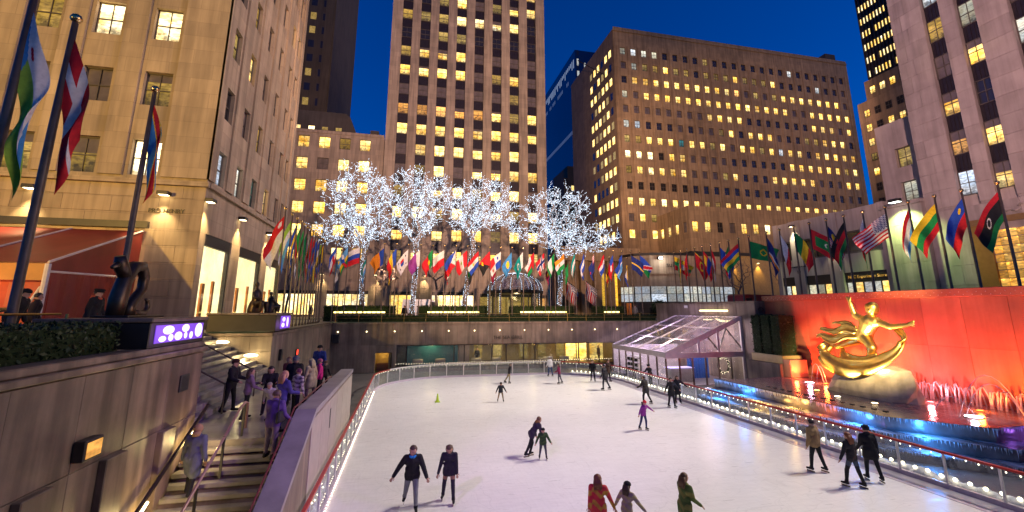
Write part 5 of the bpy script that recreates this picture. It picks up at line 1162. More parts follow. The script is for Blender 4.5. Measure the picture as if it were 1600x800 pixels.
# ================================================================== lit trees
def tree(name, label, base, fork, blobs, seed, n=420, lights=True, r0=.26, mat='bark', group='trees wrapped in white lights', spacing=.095, bulb=.021, trunk_r=None):
    q = np.random.RandomState(seed); base = np.array(base,float); fork = np.array(fork,float)
    nodes_ = [base]; par = [-1]; nt_ = 6
    for i in range(1, nt_+1):
        f_ = i/nt_; nodes_.append(base+(fork-base)*f_+np.array([.12*math.sin(3*f_+seed),.10*math.sin(2*f_+seed*2),0])*(1 if i < nt_ else 0)); par.append(i-1)
    pts = []
    tot = sum(b[1][0]*b[1][1]*b[1][2] for b in blobs)
    for c, rad in blobs:
        k = int(n*rad[0]*rad[1]*rad[2]/tot); d = q.normal(size=(k,3)); d /= np.linalg.norm(d,axis=1)[:,None]; rr_ = q.uniform(.25,1,size=(k,1))**(1/2.2)
        pts += list(np.array(c)+d*rr_*np.array(rad))
    pts = sorted(pts, key=lambda p: np.linalg.norm(p-fork))
    dist = [0]*len(nodes_); dist[-1] = 0
    A = np.array(nodes_); D = np.array([np.linalg.norm(x-fork)*1.6 if i < len(nodes_)-1 else 0 for i,x in enumerate(nodes_)])
    for p in pts:
        dd = np.linalg.norm(A-p,axis=1); cost = dd*1.0+D*.42; cost[:nt_] += 2.0; j = int(np.argmin(cost))
        m_ = (A[j]+p)/2+q.normal(size=3)*.10*dd[j]
        k = len(A); A = np.vstack([A,m_,p]); par += [j,k]; D = np.append(D,[D[j]+dd[j]*.5, D[j]+dd[j]])
    # side twigs
    m0 = len(A); ex = []; exp = []
    for i in range(nt_+1, m0):
        for _ in range(1):
            d = q.normal(size=3); d = d/np.linalg.norm(d)*q.uniform(.4,1.2); d[2] += .15; ex.append(A[i]+d); exp.append(i)
    A = np.vstack([A]+[np.array(ex)]); par += exp
    cnt = np.ones(len(A)); 
    for i in range(len(A)-1,0,-1): cnt[par[i]] += cnt[i]
    rad = np.clip((trunk_r or r0)*(cnt/cnt[0])**.42, .012, r0)
    root = thing(name, label, 'tree', tuple(base), group=group)
    tb = MB().tube([A[i] for i in range(nt_+1)], [rad[0]*1.25]+[max(rad[i],r0*.72) for i in range(1,nt_+1)], 10); wb(tb, 'trunk', M[mat], root, True)
    cb = MB()
    for i in range(nt_+1,len(A)): cb.tube([A[par[i]],A[i]], [max(rad[i]*1.05,.012), max(.010,rad[i]*.85)], 4 if rad[i] < .06 else 7, cap=False)
    wb(cb, 'crown', M[mat], root)
    if lights:
        vs = []; 
        for i in range(1,len(A)):
            a, c = A[par[i]],A[i]; L = np.linalg.norm(c-a); rr_ = rad[i]; k = max(1,int(L/spacing*(1.0 if rr_ < .08 else 4.5)))
            for _ in range(k):
                f_ = q.uniform(); an = q.uniform(0,6.283); d = norm3(c-a); s1 = norm3(np.cross(d,[.3,.8,.5])); s2 = np.cross(d,s1)
                rt = (r0*1.0 if i <= nt_ else rr_)
                vs.append(a+(c-a)*f_+(s1*math.cos(an)+s2*math.sin(an))*(rt+bulb*.6))
        P_ = np.array(vs); nb_ = len(P_); o6 = np.array([(1,0,0),(-1,0,0),(0,1,0),(0,-1,0),(0,0,1),(0,0,-1)])*bulb
        V_ = (P_[:,None,:]+o6[None]*q.uniform(.7,1.25,size=(nb_,1,1))).reshape(-1,3); F0 = np.array([(0,2,4),(2,1,4),(1,3,4),(3,0,4),(2,0,5),(1,2,5),(3,1,5),(0,3,5)])
        F_ = (F0[None]+(np.arange(nb_)*6)[:,None,None]).reshape(-1,3)
        me = bpy.data.meshes.new('string_lights'); me.from_pydata(V_.tolist(),[],F_.tolist()); me.materials.append(M['bulb'])
        o = link('string_lights', me, root, (-base[0],-base[1],-base[2])); tag(o, kind='stuff')
    return root
tree('lit_tree', 'leafless tree wrapped in white lights, leftmost, with two tiers of branches', (-4.7,51,P), (-4.9,51,12.4), [((-5.9,51,18.7),(3.9,3.2,3.3)),((-6.9,51,14.2),(4.0,2.8,1.8)),((-3.2,51,15.6),(2.2,2.4,2.2))], 3, 400)
tree('lit_tree', 'leafless tree wrapped in white lights, second from the left with a forked top', (.54,51,P), (.6,51,12.6), [((-.4,51,18.9),(3.2,3.0,3.2)),((2.6,51,18.4),(2.5,2.6,2.9)),((.6,51,15.4),(2.6,2.2,1.7))], 5, 380)
tree('lit_tree', 'leafless tree wrapped in white lights, third from the left with a leaning trunk', (5.8,51,P), (7.2,51,12.8), [((8.5,51,18.4),(3.9,3.0,3.0)),((6.4,51,16.8),(2.5,2.4,2.7)),((10.8,51,16.8),(2.2,2.4,1.8))], 8, 380)
tree('lit_tree', 'leafless tree wrapped in white lights, rightmost and widest spreading', (17.4,51,P), (17.7,51,11.0), [((17.6,51,17.6),(4.2,3.4,3.6)),((22.0,51,14.4),(4.0,3.0,1.8)),((14.2,51,15.4),(2.9,2.6,1.8)),((18.6,51,13.6),(3.2,2.6,1.4))], 12, 500)
for p_ in ((-5.5,50,16.5),(.8,50,17),(8,50,16.5),(18.5,50,15.5)): pass
tree('bare_tree', 'small bare street tree without lights behind the second lit tree', (3.4,54,P), (3.3,54,8.0), [((3.2,54,10.8),(2.2,2.2,2.0))], 21, 40, False, .14, group='bare street trees')
tree('bare_tree', 'small bare street tree before the annex shop fronts', (-14.5,60,P), (-14.2,60,8.0), [((-14,60,11.6),(2.4,2.4,2.6))], 22, 40, False, .14, group='bare street trees')
tree('bare_tree', 'bare street tree in front of the ochre wall, left one', (51.5,62,P), (51.5,62,8.5), [((51.5,62,11.8),(2.6,2.6,2.6))], 23, 55, False, .16, group='bare street trees')
tree('bare_tree', 'bare street tree in front of the ochre wall, right one', (62,62,P), (62,62,8.5), [((62,62,12.2),(3.0,3.0,3.2))], 24, 60, False, .18, group='bare street trees')

# ================================================================== domed entrance kiosk
kk = thing('domed_kiosk', 'round glass entrance pavilion with a dome outlined in white lights', 'pavilion', (16.4, 69, P))
KR = 4.2
for k in range(16):
    a = 2*math.pi*k/16; MB().box(-.07,.07,-.07,.07,0,4.0).build('column', M['metal_dark'], kk, (KR*math.cos(a),KR*math.sin(a),0), a)
    MB().quad((KR*math.cos(a)*.985,KR*math.sin(a)*.985,.5),(KR*math.cos(a+.39)*.985,KR*math.sin(a+.39)*.985,.5),(KR*math.cos(a+.39)*.985,KR*math.sin(a+.39)*.985,3.5),(KR*math.cos(a)*.985,KR*math.sin(a)*.985,3.5)).build('pane', M['shop_glass'], kk)
MB().lathe([(KR+.15,3.6),(KR+.25,3.7),(KR+.25,4.1),(KR+.05,4.15)], 32).build('ring_beam', M['metal_dark'], kk)
MB().lathe([(KR*math.cos(a),4.15+2.6*math.sin(a)) for a in np.linspace(0,1.5,9)], 32).build('dome', M['tent_film'], kk, smooth=True)
bb = MB()
for k in range(16):
    a = 2*math.pi*k/16; MB().tube([((KR+.03)*math.cos(t_)*math.cos(a),(KR+.03)*math.cos(t_)*math.sin(a),4.15+2.63*math.sin(t_)) for t_ in np.linspace(0,1.5,9)], .05, 5).build('rib', M['metal_dark'], kk)
    for t_ in np.linspace(0,1.5,20): bb.octa(((KR+.14)*math.cos(t_)*math.cos(a),(KR+.14)*math.cos(t_)*math.sin(a),4.15+2.72*math.sin(t_)), .036)
    for z in np.linspace(.6,3.5,12):
        if k in (0,8,10,14): bb.octa(((KR+.14)*math.cos(a),(KR+.14)*math.sin(a),z), .036)
tag(bb.build('bulbs', M['bulb'], kk), kind='stuff')
MB().lathe([(1.2,.1),(1.2,2.6),(1.0,2.7)], 12).build('inner_drum', M['lit_dim'], kk); point('kiosk_light', (16.4,68,P+3.2), 160, (1,.72,.35), .3, kk)

# ================================================================== vehicles
def car(name, label, x, y, rz, prof, glassp, wid, paint, wr=.34, wx=(-1.35,1.35), lamp=None):
    o = thing(name, label, 'van' if 'van' in name else 'car' if 'truck' not in name else 'truck', (x,y,P+.004), rz)
    b = MB().prism([(px,-wid/2,pz) for px,pz in prof], (0,wid,0)); b.build('body', paint, o)
    for sgn in (-1,1):
        for gp in glassp: MB().poly([(px,sgn*(wid/2+.006),pz) for px,pz in (gp if sgn < 0 else gp[::-1])]).build('side_window', M['dark_pane'], o)
        for w in wx:
            t_ = MB().tube([(w,sgn*(wid/2-.22),wr),(w,sgn*(wid/2+.01),wr)], wr, 16).build('wheel', M['rubber'], o); MB().tube([(w,sgn*(wid/2+.011),wr),(w,sgn*(wid/2+.03),wr)], wr*.6, 12).build('rim', M['pole'], t_)
    x1 = max(p[0] for p in prof); x0 = min(p[0] for p in prof)
    for sgn in (-1,1):
        MB().cbox(x1-.04,x1+.02,sgn*wid*.36-.14,sgn*wid*.36+.14,.62,.8,.01).build('headlight', M['bulb_warm'] if lamp else M['white_paint'], o); MB().cbox(x0-.02,x0+.04,sgn*wid*.38-.1,sgn*wid*.38+.1,.7,.95,.01).build('tail_light', M['red_paint'], o)
    return o
suvp = [(-2.3,.35),(2.3,.35),(2.35,.75),(2.2,1.0),(1.2,1.12),(.65,1.72),(-1.9,1.75),(-2.3,1.2)]
car('parked_car', 'dark off-road car parked before the lit annex shop window', -6.2, 62, 0, suvp, [[(-1.8,1.15),(-.6,1.15),(-.6,1.62),(-1.75,1.62)],[(-.5,1.15),(.95,1.15),(.55,1.62),(-.5,1.62)]], 1.85, plain('dark_car_paint', (.02,.022,.03), .2, .3), .38)
vanp = [(-2.6,.4),(2.6,.4),(2.65,.9),(2.3,1.25),(1.65,2.25),(1.2,2.5),(-2.55,2.5),(-2.65,1.2)]
car('delivery_van', 'white delivery van parked behind the second lit tree', 1.9, 62, 0, vanp, [[(1.0,1.35),(2.15,1.35),(1.6,2.15),(1.0,2.2)]], 2.0, plain('white_van_paint', (.75,.75,.8), .3), .36, (-1.6,1.6))
busp = [(-4.2,.5),(4.2,.5),(4.25,1.2),(4.2,2.9),(3.9,3.1),(-4.2,3.1)]
car('fire_truck', 'red truck with glowing lamps partly hidden by the grey court wall', 45.5, 52, R(200), busp, [[(2.6,1.5),(4.0,1.5),(4.0,2.6),(2.6,2.6)]], 2.4, plain('red_truck_paint', (.5,.03,.02), .3), .45, (-2.6,2.6), lamp=True)
car('parked_car', 'dark saloon parked near the yellow lit columns', 30.5, 60, 0, [(-2.2,.3),(2.2,.3),(2.2,.75),(1.3,.92),(.6,1.38),(-1.1,1.4),(-1.9,.98),(-2.2,.9)], [[(-1.3,.98),(.95,.98),(.5,1.3),(-1.0,1.32)]], 1.75, plain('black_car_paint', (.03,.03,.03), .2, .3))

# ================================================================== red awning at left, plinths, sculptures
aw = thing('red_awning_tent', 'red canvas awning tent with white edges against the limestone front', 'awning', (-17, 24, P))
AX1 = -13.9; AX0_ = -30; AF = 21.2
def az(y): return 7.55+(9.85-7.55)*(y-AF)/(27.2-AF)
nseg = 5
for k in range(nseg):
    x1 = AX1-(AX1-AX0_)*k/nseg; x0 = AX1-(AX1-AX0_)*(k+1)/nseg; b = MB(); vs = []; fs = []
    for j in range(9):
        for i in range(7):
            u, v = i/6, j/8; y = AF+(27.15-AF)*v; vs.append((x0+(x1-x0)*u, y, az(y)-.12*math.sin(math.pi*u)*math.sin(math.pi*v)))
    for j in range(8):
        for i in range(6): fs.append((j*7+i,j*7+i+1,(j+1)*7+i+1,(j+1)*7+i))
    wb(b.add(vs,fs), 'roof_canvas', M['red_canvas'], aw, True)
    wb(MB().tube([(x1,AF,az(AF)+.02),(x1,27.15,az(27.15)+.02)], .05, 6), 'roof_edge', M['canvas_white'], aw)
    wb(MB().box(x0+.02,x1-.02,AF-.03,AF,6.85,7.5), 'valance', plain('amber_valance', (.45,.17,.02), .5), aw)
wb(MB().poly([(AX1,AF,7.5),(AX1,27.15,9.8),(AX1,27.15,7.35),(AX1,AF,7.2)]), 'side_gable', M['red_canvas'], aw)
b = MB(); yy = lin(AF, 27.1, 30)
for i in range(30): b.quad((AX1-.05*math.sin(i*1.3),yy[i],P),(AX1-.05*math.sin((i+1)*1.3),yy[i+1],P),(AX1,yy[i+1],7.3),(AX1,yy[i],7.2))
wb(b, 'side_curtain', M['red_canvas'], aw, True)
wb(MB().tube([(AX1,AF,7.2),(AX1,27.1,7.35)], .05, 6), 'side_rail', M['canvas_white'], aw)
for x in (AX1, AX1-4.0, AX1-8.0): wb(MB().tube([(x,AF,P),(x,AF,7.5)], .10, 8).tube([(x-.9,AF,P+.1),(x-.1,AF,6.6)], .05, 6), 'leg', M['canvas_white'], aw)
b = MB(); xx = lin(AX0_, AX1, 60)
for i in range(60): b.quad((xx[i],AF+.3+.09*math.sin(i*1.9),P),(xx[i+1],AF+.3+.09*math.sin((i+1)*1.9),P),(xx[i+1],AF+.3,6.9),(xx[i],AF+.3,6.9))
wb(b, 'front_curtain', plain('orange_red_drape', (.40,.06,.02), .6), aw, True)
wb(MB().box(-26,AX1+.2,27.0,27.2,10.0,10.35), 'wall_bracket', M['metal_dark'], aw)
point('awning_light', (-17,23.5,7.0), 420, (1,.5,.22), .2, aw); point('awning_light', (-16,AF-.9,6.4), 60, (1,.5,.25), .2, aw)
def plinth(x0,x1,y0,y1,z0,z1,label,sy0,sy1,pics):
    o = thing('display_plinth', label, 'plinth', ((x0+x1)/2,(y0+y1)/2,P))
    wb(MB().cbox(x0,x1,y0,y1,z0,z1-.09,.02), 'plinth_block', M['metal_dark'], o); wb(MB().cbox(x0-.06,x1+.06,y0-.06,y1+.06,z1-.088,z1,.02), 'cap', M['granite'], o)
    wb(MB().box(x1+.002,x1+.02,sy0,sy1,z0+.10,z1-.16), 'screen', emit('violet_screen', (.22,.07,.75), .9), o)
    for (a,c,e,f_) in pics: wb(MB().ball((x1+.025,sy0+(sy1-sy0)*(a+c)/2,z0+.10+(z1-z0-.26)*(e+f_)/2),(sy1-sy0)*(c-a)/2,12,8,0,(.012,1.0,(z1-z0-.26)*(f_-e)/((sy1-sy0)*(c-a)))), 'picture_patch', emit('pale_patch', (.85,.72,1), 1.6), o)
    point('screen_light', (x1+.5,(sy0+sy1)/2,z0+.3), 7, (.55,.25,1), .2, o)
    return o
plinth(-7.6,-5.5,11.6,14.35,4.86,5.52,'dark plinth with a violet glowing picture panel beside the stair wall',11.8,14.2,[(.06,.2,.05,.38),(.12,.34,.45,.95),(.24,.34,.05,.45),(.36,.52,.05,.55),(.5,.66,.5,.98),(.56,.63,.1,.5),(.68,.76,.05,.5),(.8,.98,.1,1.0)])
plinth(-9.8,-6.62,25.75,28.8,4.62,5.55,'dark plinth with a small violet picture panel at the far stair corner',26.6,28.6,[(.1,.4,.1,.45),(.15,.45,.55,.9),(.6,.8,.1,.9)])
def remesh_later(o): pass
s1 = thing('coiled_bronze', 'dark bronze sculpture of a coiled sea creature with a curled tail on a plinth', 'sculpture', (-6.9, 13.45, 5.52))
b = MB()
b.tube([(0,-.75,0),(0,-.7,.5),(0,-.55,1.05),(0,-.2,1.5),(0,.25,1.55),(0,.5,1.25),(0,.48,.85),(0,.2,.6),(0,-.05,.35),(0,-.1,0)], [.22,.25,.22,.19,.18,.16,.15,.15,.17,.22], 14)
b.tube([(0,.05,.12),(0,.45,.10),(0,.8,.12),(0,.98,.3),(0,.92,.52),(0,.78,.55)], [.14,.12,.10,.085,.07,.04], 10)
b.tube([(0,-.55,1.2),(0,-.85,1.5),(0,-.95,1.75)], [.18,.2,.14], 10); b.tube([(0,-.9,1.55),(0,-1.25,1.4)], [.12,.05], 8)
b.build('body', M['bronze'], s1, smooth=True)
s1.scale = (.8,.8,.84)
MB().cbox(-.5,.5,-1.0,1.05,-.0,.06,.02).build('base', M['bronze'], s1)

# ================================================================== gilded fountain figure on its rock (generic gilt dancer with a swirl of cloth)
rk = thing('fountain_rock', 'pale tapering rock pedestal rising from the fountain pool', 'rock', (24.5, 20.3, 1.15))
q = np.random.RandomState(4); b = MB(); vs = []; fs = []; n = 18; lev = [(0,1.0),(.35,.97),(.8,.9),(1.2,.80),(1.55,.66),(1.75,.4)]
for k,(z,s_) in enumerate(lev):
    for j in range(n):
        a = 2*math.pi*j/n; w = 1+q.uniform(-.07,.07); vs.append((.85*s_*w*math.cos(a)*(1+.15*abs(math.cos(a))), 2.45*s_*w*math.sin(a)-.12*k, z+q.uniform(-.05,.05)))
for k in range(len(lev)-1):
    for j in range(n): fs.append((k*n+j,k*n+(j+1)%n,(k+1)*n+(j+1)%n,(k+1)*n+j))
fs.append(tuple((len(lev)-1)*n+j for j in range(n)))
b.add(vs,fs).build('rock_body', stone('pale_rock', (.55,.47,.36), .35, 1.4, .6, .2), rk)
for k in range(14): MB().cbox(-.09,.09,-.09,.09,0,.07,.02).build('drain_block', M['black'], rk, (-3.55, -3.5+k*.52, .09))

# ================================================================== small fittings round the court
rl = thing('promenade_railing', 'thin brass railing along the hedge above the restaurant wall', 'railing', (10, FY+.55, 4.55))
for k in range(17): wb(MB().tube([(-6.6+2.1*k,FY+.5,4.55),(-6.6+2.1*k,FY+.5,5.35)], .022, 6), 'post', M['brass'], rl)
for z in (4.95,5.35): wb(MB().tube([(-6.6,FY+.5,z),(27,FY+.5,z)], .02, 6), 'rail', M['brass'], rl)
rl = thing('plaza_railing', 'low brass railing behind the near hedge by the awning', 'railing', (-7.1, 8, P))
for k in range(5): wb(MB().tube([(-7.15,4.5+1.8*k,P),(-7.15,4.5+1.8*k,5.62)], .025, 6), 'post', M['brass'], rl)
wb(MB().tube([(-7.15,4.3,5.62),(-7.15,11.5,5.62)], .025, 6), 'rail', M['brass'], rl)
st_ = thing('menu_stand', 'slanted yellow lit reading stand behind the near hedge', 'stand', (-7.9, 10.6, P)); MB().box(-.04,.04,-.04,.04,0,1.0).build('stem', M['metal_dark'], st_); MB().prism([(-.3,-.35,.95),(.3,-.35,1.1),(.3,.35,1.1),(-.3,.35,.95)], (0,0,.05)).build('desk', M['brass'], st_)
sk = thing('wall_speaker', 'black loudspeaker box on the far corner of the court wall', 'speaker', (-6.3, FY-.25, 3.1)); MB().cbox(-.28,.28,-.2,.2,-.4,.4,.03).build('cabinet', M['black'], sk); MB().lathe([(.16,-.0),(.18,.02),(.1,.03)], 12).build('cone', M['metal_dark'], sk, (0,-.215,.1)).rotation_euler = (R(90),0,0)
ex_ = thing('red_wall_sign', 'small glowing red sign on the court side wall', 'sign', (-6.70, 31.5, 3.1)); MB().cbox(-.03,.03,-.25,.25,-.2,.2,.01).build('plate', M['metal_dark'], ex_); MB().box(.031,.036,-.2,.2,-.15,.15).build('lit_face', emit('red_sign_glow', (1,.06,.03), 2.0, False), ex_)
vb = thing('wall_vent_box', 'small black box fixed to the court side wall near the plinth', 'box', (-6.70, 27.6, 3.3)); MB().cbox(-.04,.1,-.18,.18,-.3,.3,.02).build('case', M['black'], vb); MB().box(.101,.106,-.12,.12,-.2,.2).build('grille', M['metal_dark'], vb)
# ================================================================== people
def capsule(mb, p0, p1, r0, r1, n=10):
    p0, p1 = np.array(p0,float), np.array(p1,float); d = norm3(p1-p0)
    mb.tube([p0-d*r0*.96,p0-d*r0*.8,p0-d*r0*.45,p0,p1,p1+d*r1*.45,p1+d*r1*.8,p1+d*r1*.96], [r0*.25,r0*.6,r0*.89,r0,r1,r1*.89,r1*.6,r1*.25], n)
JOBS = []
SKIN = [(.52,.30,.21),(.45,.25,.17),(.36,.19,.12),(.56,.35,.26)]
BLK, GRY, NVY, BRN, JEAN, TAN = (.016,.015,.018),(.16,.16,.18),(.02,.03,.09),(.10,.05,.028),(.04,.07,.17),(.36,.24,.12)
def person(label, pos, rz, h, top, bottom, hair=BRN, shoe=BLK, skin=0, lean=6, legs=((8,6,8),(-6,6,8)), arms=((8,14,20),(-4,14,20)), head=(0,4), style='short', coat=0.12, bulk=1.0, hat=None, skates=True, bag=None, scarf=None, group='skaters on the ice', vox=None, fcolor=None, stripes=None, thigh=None):
    L = {}; caps = []
    A = lambda p0,p1,r0,r1,t: caps.append((np.array(p0,float),np.array(p1,float),r0*h,r1*h,t))
    ex = np.array([1.,0,0]); U = np.array([0,math.sin(R(lean)),math.cos(R(lean))]); Fw = np.array([0,math.cos(R(lean)),-math.sin(R(lean))])
    pel = np.zeros(3); feet = []; tmp = []
    for sgn,(swg,spr,kn) in zip((-1,1),legs):
        hip = pel+ex*sgn*.052*h
        d1 = norm3([sgn*math.sin(R(spr)),math.sin(R(swg)),-math.cos(R(swg))]); kne = hip+d1*.245*h
        d2 = norm3([sgn*math.sin(R(spr))*.8,math.sin(R(swg-kn)),-math.cos(R(swg-kn))]); ank = kne+d2*.225*h
        tmp.append((sgn,hip,kne,ank)); feet.append(ank)
    sole = (.048+(.035 if skates else 0))*h
    off = -min(f_[2] for f_ in feet)+sole; pel = pel+np.array([0,0,off])
    ctr = np.array([(feet[0][0]+feet[1][0])/2,(feet[0][1]+feet[1][1])/2,0]); sh = np.array([0,0,off])-ctr*np.array([1,1,0]); pel = pel-ctr*np.array([1,1,0])
    blades = []
    for sgn,hip,kne,ank in tmp:
        hip,kne,ank = hip+sh,kne+sh,ank+sh
        if thigh: m_ = hip+(kne-hip)*.6; A(hip,m_,.050*bulk,.045*bulk,'thigh'); A(m_,kne,.044,.036,'bottom')
        else: A(hip,kne,.052*bulk,.039,'bottom')
        A(kne,ank,.040,.028 if skates else .031,'bottom'); A(ank+np.array([0,0,.02*h]),ank,.034,.033,'shoe')
        toe = ank+np.array([sgn*.012*h,.085*h,-.022*h]); A(ank+np.array([0,-.02*h,-.018*h]),toe,.028,.022,'shoe'); blades.append((ank,sgn))
    w = pel+U*.085*h; ch = pel+U*.205*h; nk = pel+U*.285*h
    A(pel-ex*.042*h,pel+ex*.042*h,.060*bulk,.060*bulk,'top' if coat else 'bottom'); A(pel+U*.03*h,w,.070*bulk,.072*bulk,'top')
    A(w-ex*.040*h,w+ex*.040*h,.066*bulk,.066*bulk,'top'); A(pel+U*.035*h-ex*.040*h,pel+U*.035*h+ex*.040*h,.066*bulk,.066*bulk,'top'); A(ch-ex*.058*h,ch+ex*.058*h,.066*bulk,.066*bulk,'top'); A(w,ch,.072*bulk,.078*bulk,'top')
    A(nk-ex*.078*h-U*.028*h,nk+ex*.078*h-U*.028*h,.043*bulk,.043*bulk,'top'); A(nk-ex*.03*h-U*.004*h,nk+ex*.03*h-U*.004*h,.038*bulk,.038*bulk,'top'); A(nk,nk+U*.03*h,.034,.032,'skin')
    if coat:
        for sgn,hip,kne,ank in tmp:
            hip,kne = hip+sh,kne+sh; e = hip+(kne-hip)*coat; A(hip,e,(.062+.016*min(1,coat*2))*bulk,(.056+.016*min(1,coat*2))*bulk,'top')
        A((tmp[0][1]+tmp[1][1])/2+sh,(tmp[0][1]+(tmp[0][2]-tmp[0][1])*coat+tmp[1][1]+(tmp[1][2]-tmp[1][1])*coat)/2+sh,(.062+.018*min(1,coat*2))*bulk,(.056+.016*min(1,coat*2))*bulk,'top')
    hands = []
    for sgn,(fw,ou,el) in zip((-1,1),arms):
        shd = nk+ex*sgn*.105*h-U*.028*h
        d1 = norm3(-U*math.cos(R(fw))*math.cos(R(ou))+Fw*math.sin(R(fw))*math.cos(R(ou)*.6)+ex*sgn*math.sin(R(ou))); elb = shd+d1*.165*h
        f2 = fw+el; d2 = norm3(-U*math.cos(R(f2))*math.cos(R(ou))+Fw*math.sin(R(f2))*math.cos(R(ou)*.6)+ex*sgn*math.sin(R(ou*.9))); wr = elb+d2*.145*h
        A(shd,elb,.044*bulk,.035*bulk,'top'); A(elb,wr,.034*bulk,.026*bulk,'top'); A(wr,wr+d2*.042*h,.019,.017,'glove' if fcolor else 'skin'); hands.append((wr+d2*.042*h,d2,sgn))
    hy,hp = head; hd = norm3([0,math.sin(R(lean*.5+hp)),math.cos(R(lean*.5+hp))]); hc = nk+U*.022*h+hd*.060*h
    fx = norm3([math.sin(R(hy)),math.cos(R(hy))*math.cos(R(hp+lean*.5)),-math.sin(R(hp+lean*.5))]); hu = norm3(hd-fx*(hd@fx)); hx = np.cross(fx,hu)
    A(hc+hu*.010*h,hc-hu*.008*h,.056,.053,'skin'); A(hc-hu*.016*h+fx*.012*h,hc-hu*.044*h+fx*.016*h,.039,.030,'skin'); A(hc+fx*.053*h-hu*.004*h,hc+fx*.063*h-hu*.016*h,.007,.010,'skin')
    for s_ in (-1,1): A(hc+hx*s_*.054*h-hu*.004*h,hc+hx*s_*.056*h-hu*.018*h,.009,.007,'skin')
    raw = MB()
    for p0,p1,r0,r1,t_ in caps: capsule(raw,p0,p1,r0,r1)
    o = link('person', raw.mesh('person', M['cloth']), None, pos, R(rz)); tag(o, label, 'person', group)
    vs_ = vox or (.020*h/1.75)
    md = o.modifiers.new('v','REMESH'); md.mode = 'VOXEL'; md.voxel_size = vs_; md.use_smooth_shade = True
    md = o.modifiers.new('s','SMOOTH'); md.iterations = 3; md.factor = .5
    cols = dict(top=top,bottom=bottom,skin=SKIN[skin],shoe=shoe,scarf=scarf or top,glove=fcolor or BLK,thigh=thigh or bottom)
    # fingers, eyes and mouth are added to the finished body surface
    xt = MB(); xc = []
    for hp_,d2,sgn in hands:
        side = norm3(np.cross(d2,[0.2*sgn,1,.1])); nrm_ = norm3(np.cross(d2,side))
        for k,ln in enumerate((.036,.042,.040,.032)):
            b0 = hp_+side*(k-1.5)*.0105*h+d2*.008*h; m_ = b0+d2*ln*h*.55+nrm_*.004*h*sgn; e = b0+d2*ln*h*.9+nrm_*.014*h*sgn
            n0 = len(xt.f); xt.tube([b0,m_,e],[.0062*h,.0058*h,.0045*h],5); xc += ['glove' if fcolor else 'skin']*(len(xt.f)-n0)
        b0 = hp_-d2*.022*h+side*.017*h*(-1); n0 = len(xt.f); xt.tube([b0,b0-side*.016*h+d2*.014*h,b0-side*.018*h+d2*.032*h],[.0068*h,.0062*h,.0045*h],5); xc += ['glove' if fcolor else 'skin']*(len(xt.f)-n0)
    for s_ in (-1,1):
        n0 = len(xt.f); xt.octa(hc+fx*.0525*h+hx*s_*.021*h+hu*.004*h,.0065*h); xc += ['eye']*(len(xt.f)-n0)
    n0 = len(xt.f); xt.ball(hc+fx*.050*h-hu*.038*h,.010*h,6,4,0,(1.3,.6,.5)); xc += ['lip']*(len(xt.f)-n0)
    cols['eye'] = (.02,.015,.012); cols['lip'] = (.30,.09,.08)
    JOBS.append((o,caps,cols,xt,xc,stripes))
    # collar or scarf round the neck
    tk = (.020 if scarf else .015)*h; rg = MB(); pts_ = []
    for k in range(13):
        an_ = 2*math.pi*k/12; pts_.append(nk+U*(.012 if scarf else .012)*h+.045*h*(ex*math.sin(an_)+Fw*math.cos(an_)*1.05)+U*.016*h*(-math.cos(an_)))
    rg.tube(pts_, tk, 8)
    if scarf: rg.tube([nk-Fw*.05*h+U*.03*h,nk-Fw*.075*h-U*.03*h],[.05*h,.035*h],9)
    rg.build('scarf' if scarf else 'collar', plain('scarf_cloth' if scarf else 'collar_cloth', scarf or tuple(min(.9,c*1.25+.004) for c in top), .8), o, smooth=True)
    # hair, hats, hoods
    hb = MB(); r = .060*h
    if style in ('short','long','bun','curly'):
        c = hc-fx*.012*h+hu*.016*h
        vs=[];fs=[];n=12;k=7                                   # cap of hair leaving the face free
        for i in range(k):
            a = math.pi*.5-i*(math.pi*.62)/(k-1)
            for j in range(n):
                b_ = 2*math.pi*j/n; fr_ = math.cos(b_); drop = a if fr_ < .25 else max(a, .42+.25*(1-fr_))
                vs.append(c+r*1.06*(hu*math.sin(drop)+math.cos(drop)*(fx*fr_+hx*math.sin(b_)))*(1+.03*math.sin(5*b_+i)))
        for i in range(k-1):
            for j in range(n): fs.append((i*n+j,i*n+(j+1)%n,(i+1)*n+(j+1)%n,(i+1)*n+j))
        hb.add(vs,fs)
        if style == 'long':
            back = hc-fx*.045*h
            for s_ in (-1.5,-.5,.5,1.5): hb.tube([back+hx*s_*.02*h+hu*.02*h,back+hx*s_*.028*h-hu*.06*h-fx*.01*h,back+hx*s_*.030*h-hu*.14*h-fx*.012*h],[.03*h,.03*h,.012*h],7)
        if style == 'bun': hb.ball(hc-fx*.06*h+hu*.02*h,.028*h,8,5)
        hb.build('hair', plain('hair', hair, .5, 0, .4, .4, 60), o, smooth=True)
    elif style == 'hood':
        hb.ball(hc-fx*.010*h+hu*.012*h,r*1.12,12,8,0,(1,.92,1.08)); hb.tube([hc-fx*.03*h-hu*.02*h,nk-fx*.02*h],[.055*h,.06*h],10); hb.build('hood', plain('hood', hair, .8), o, smooth=True)
        MB().ball(hc+fx*.030*h-hu*.006*h,.040*h,10,7,0,(1,1,1.25)).build('face', plain('face_skin', SKIN[skin], .55), o, smooth=True)
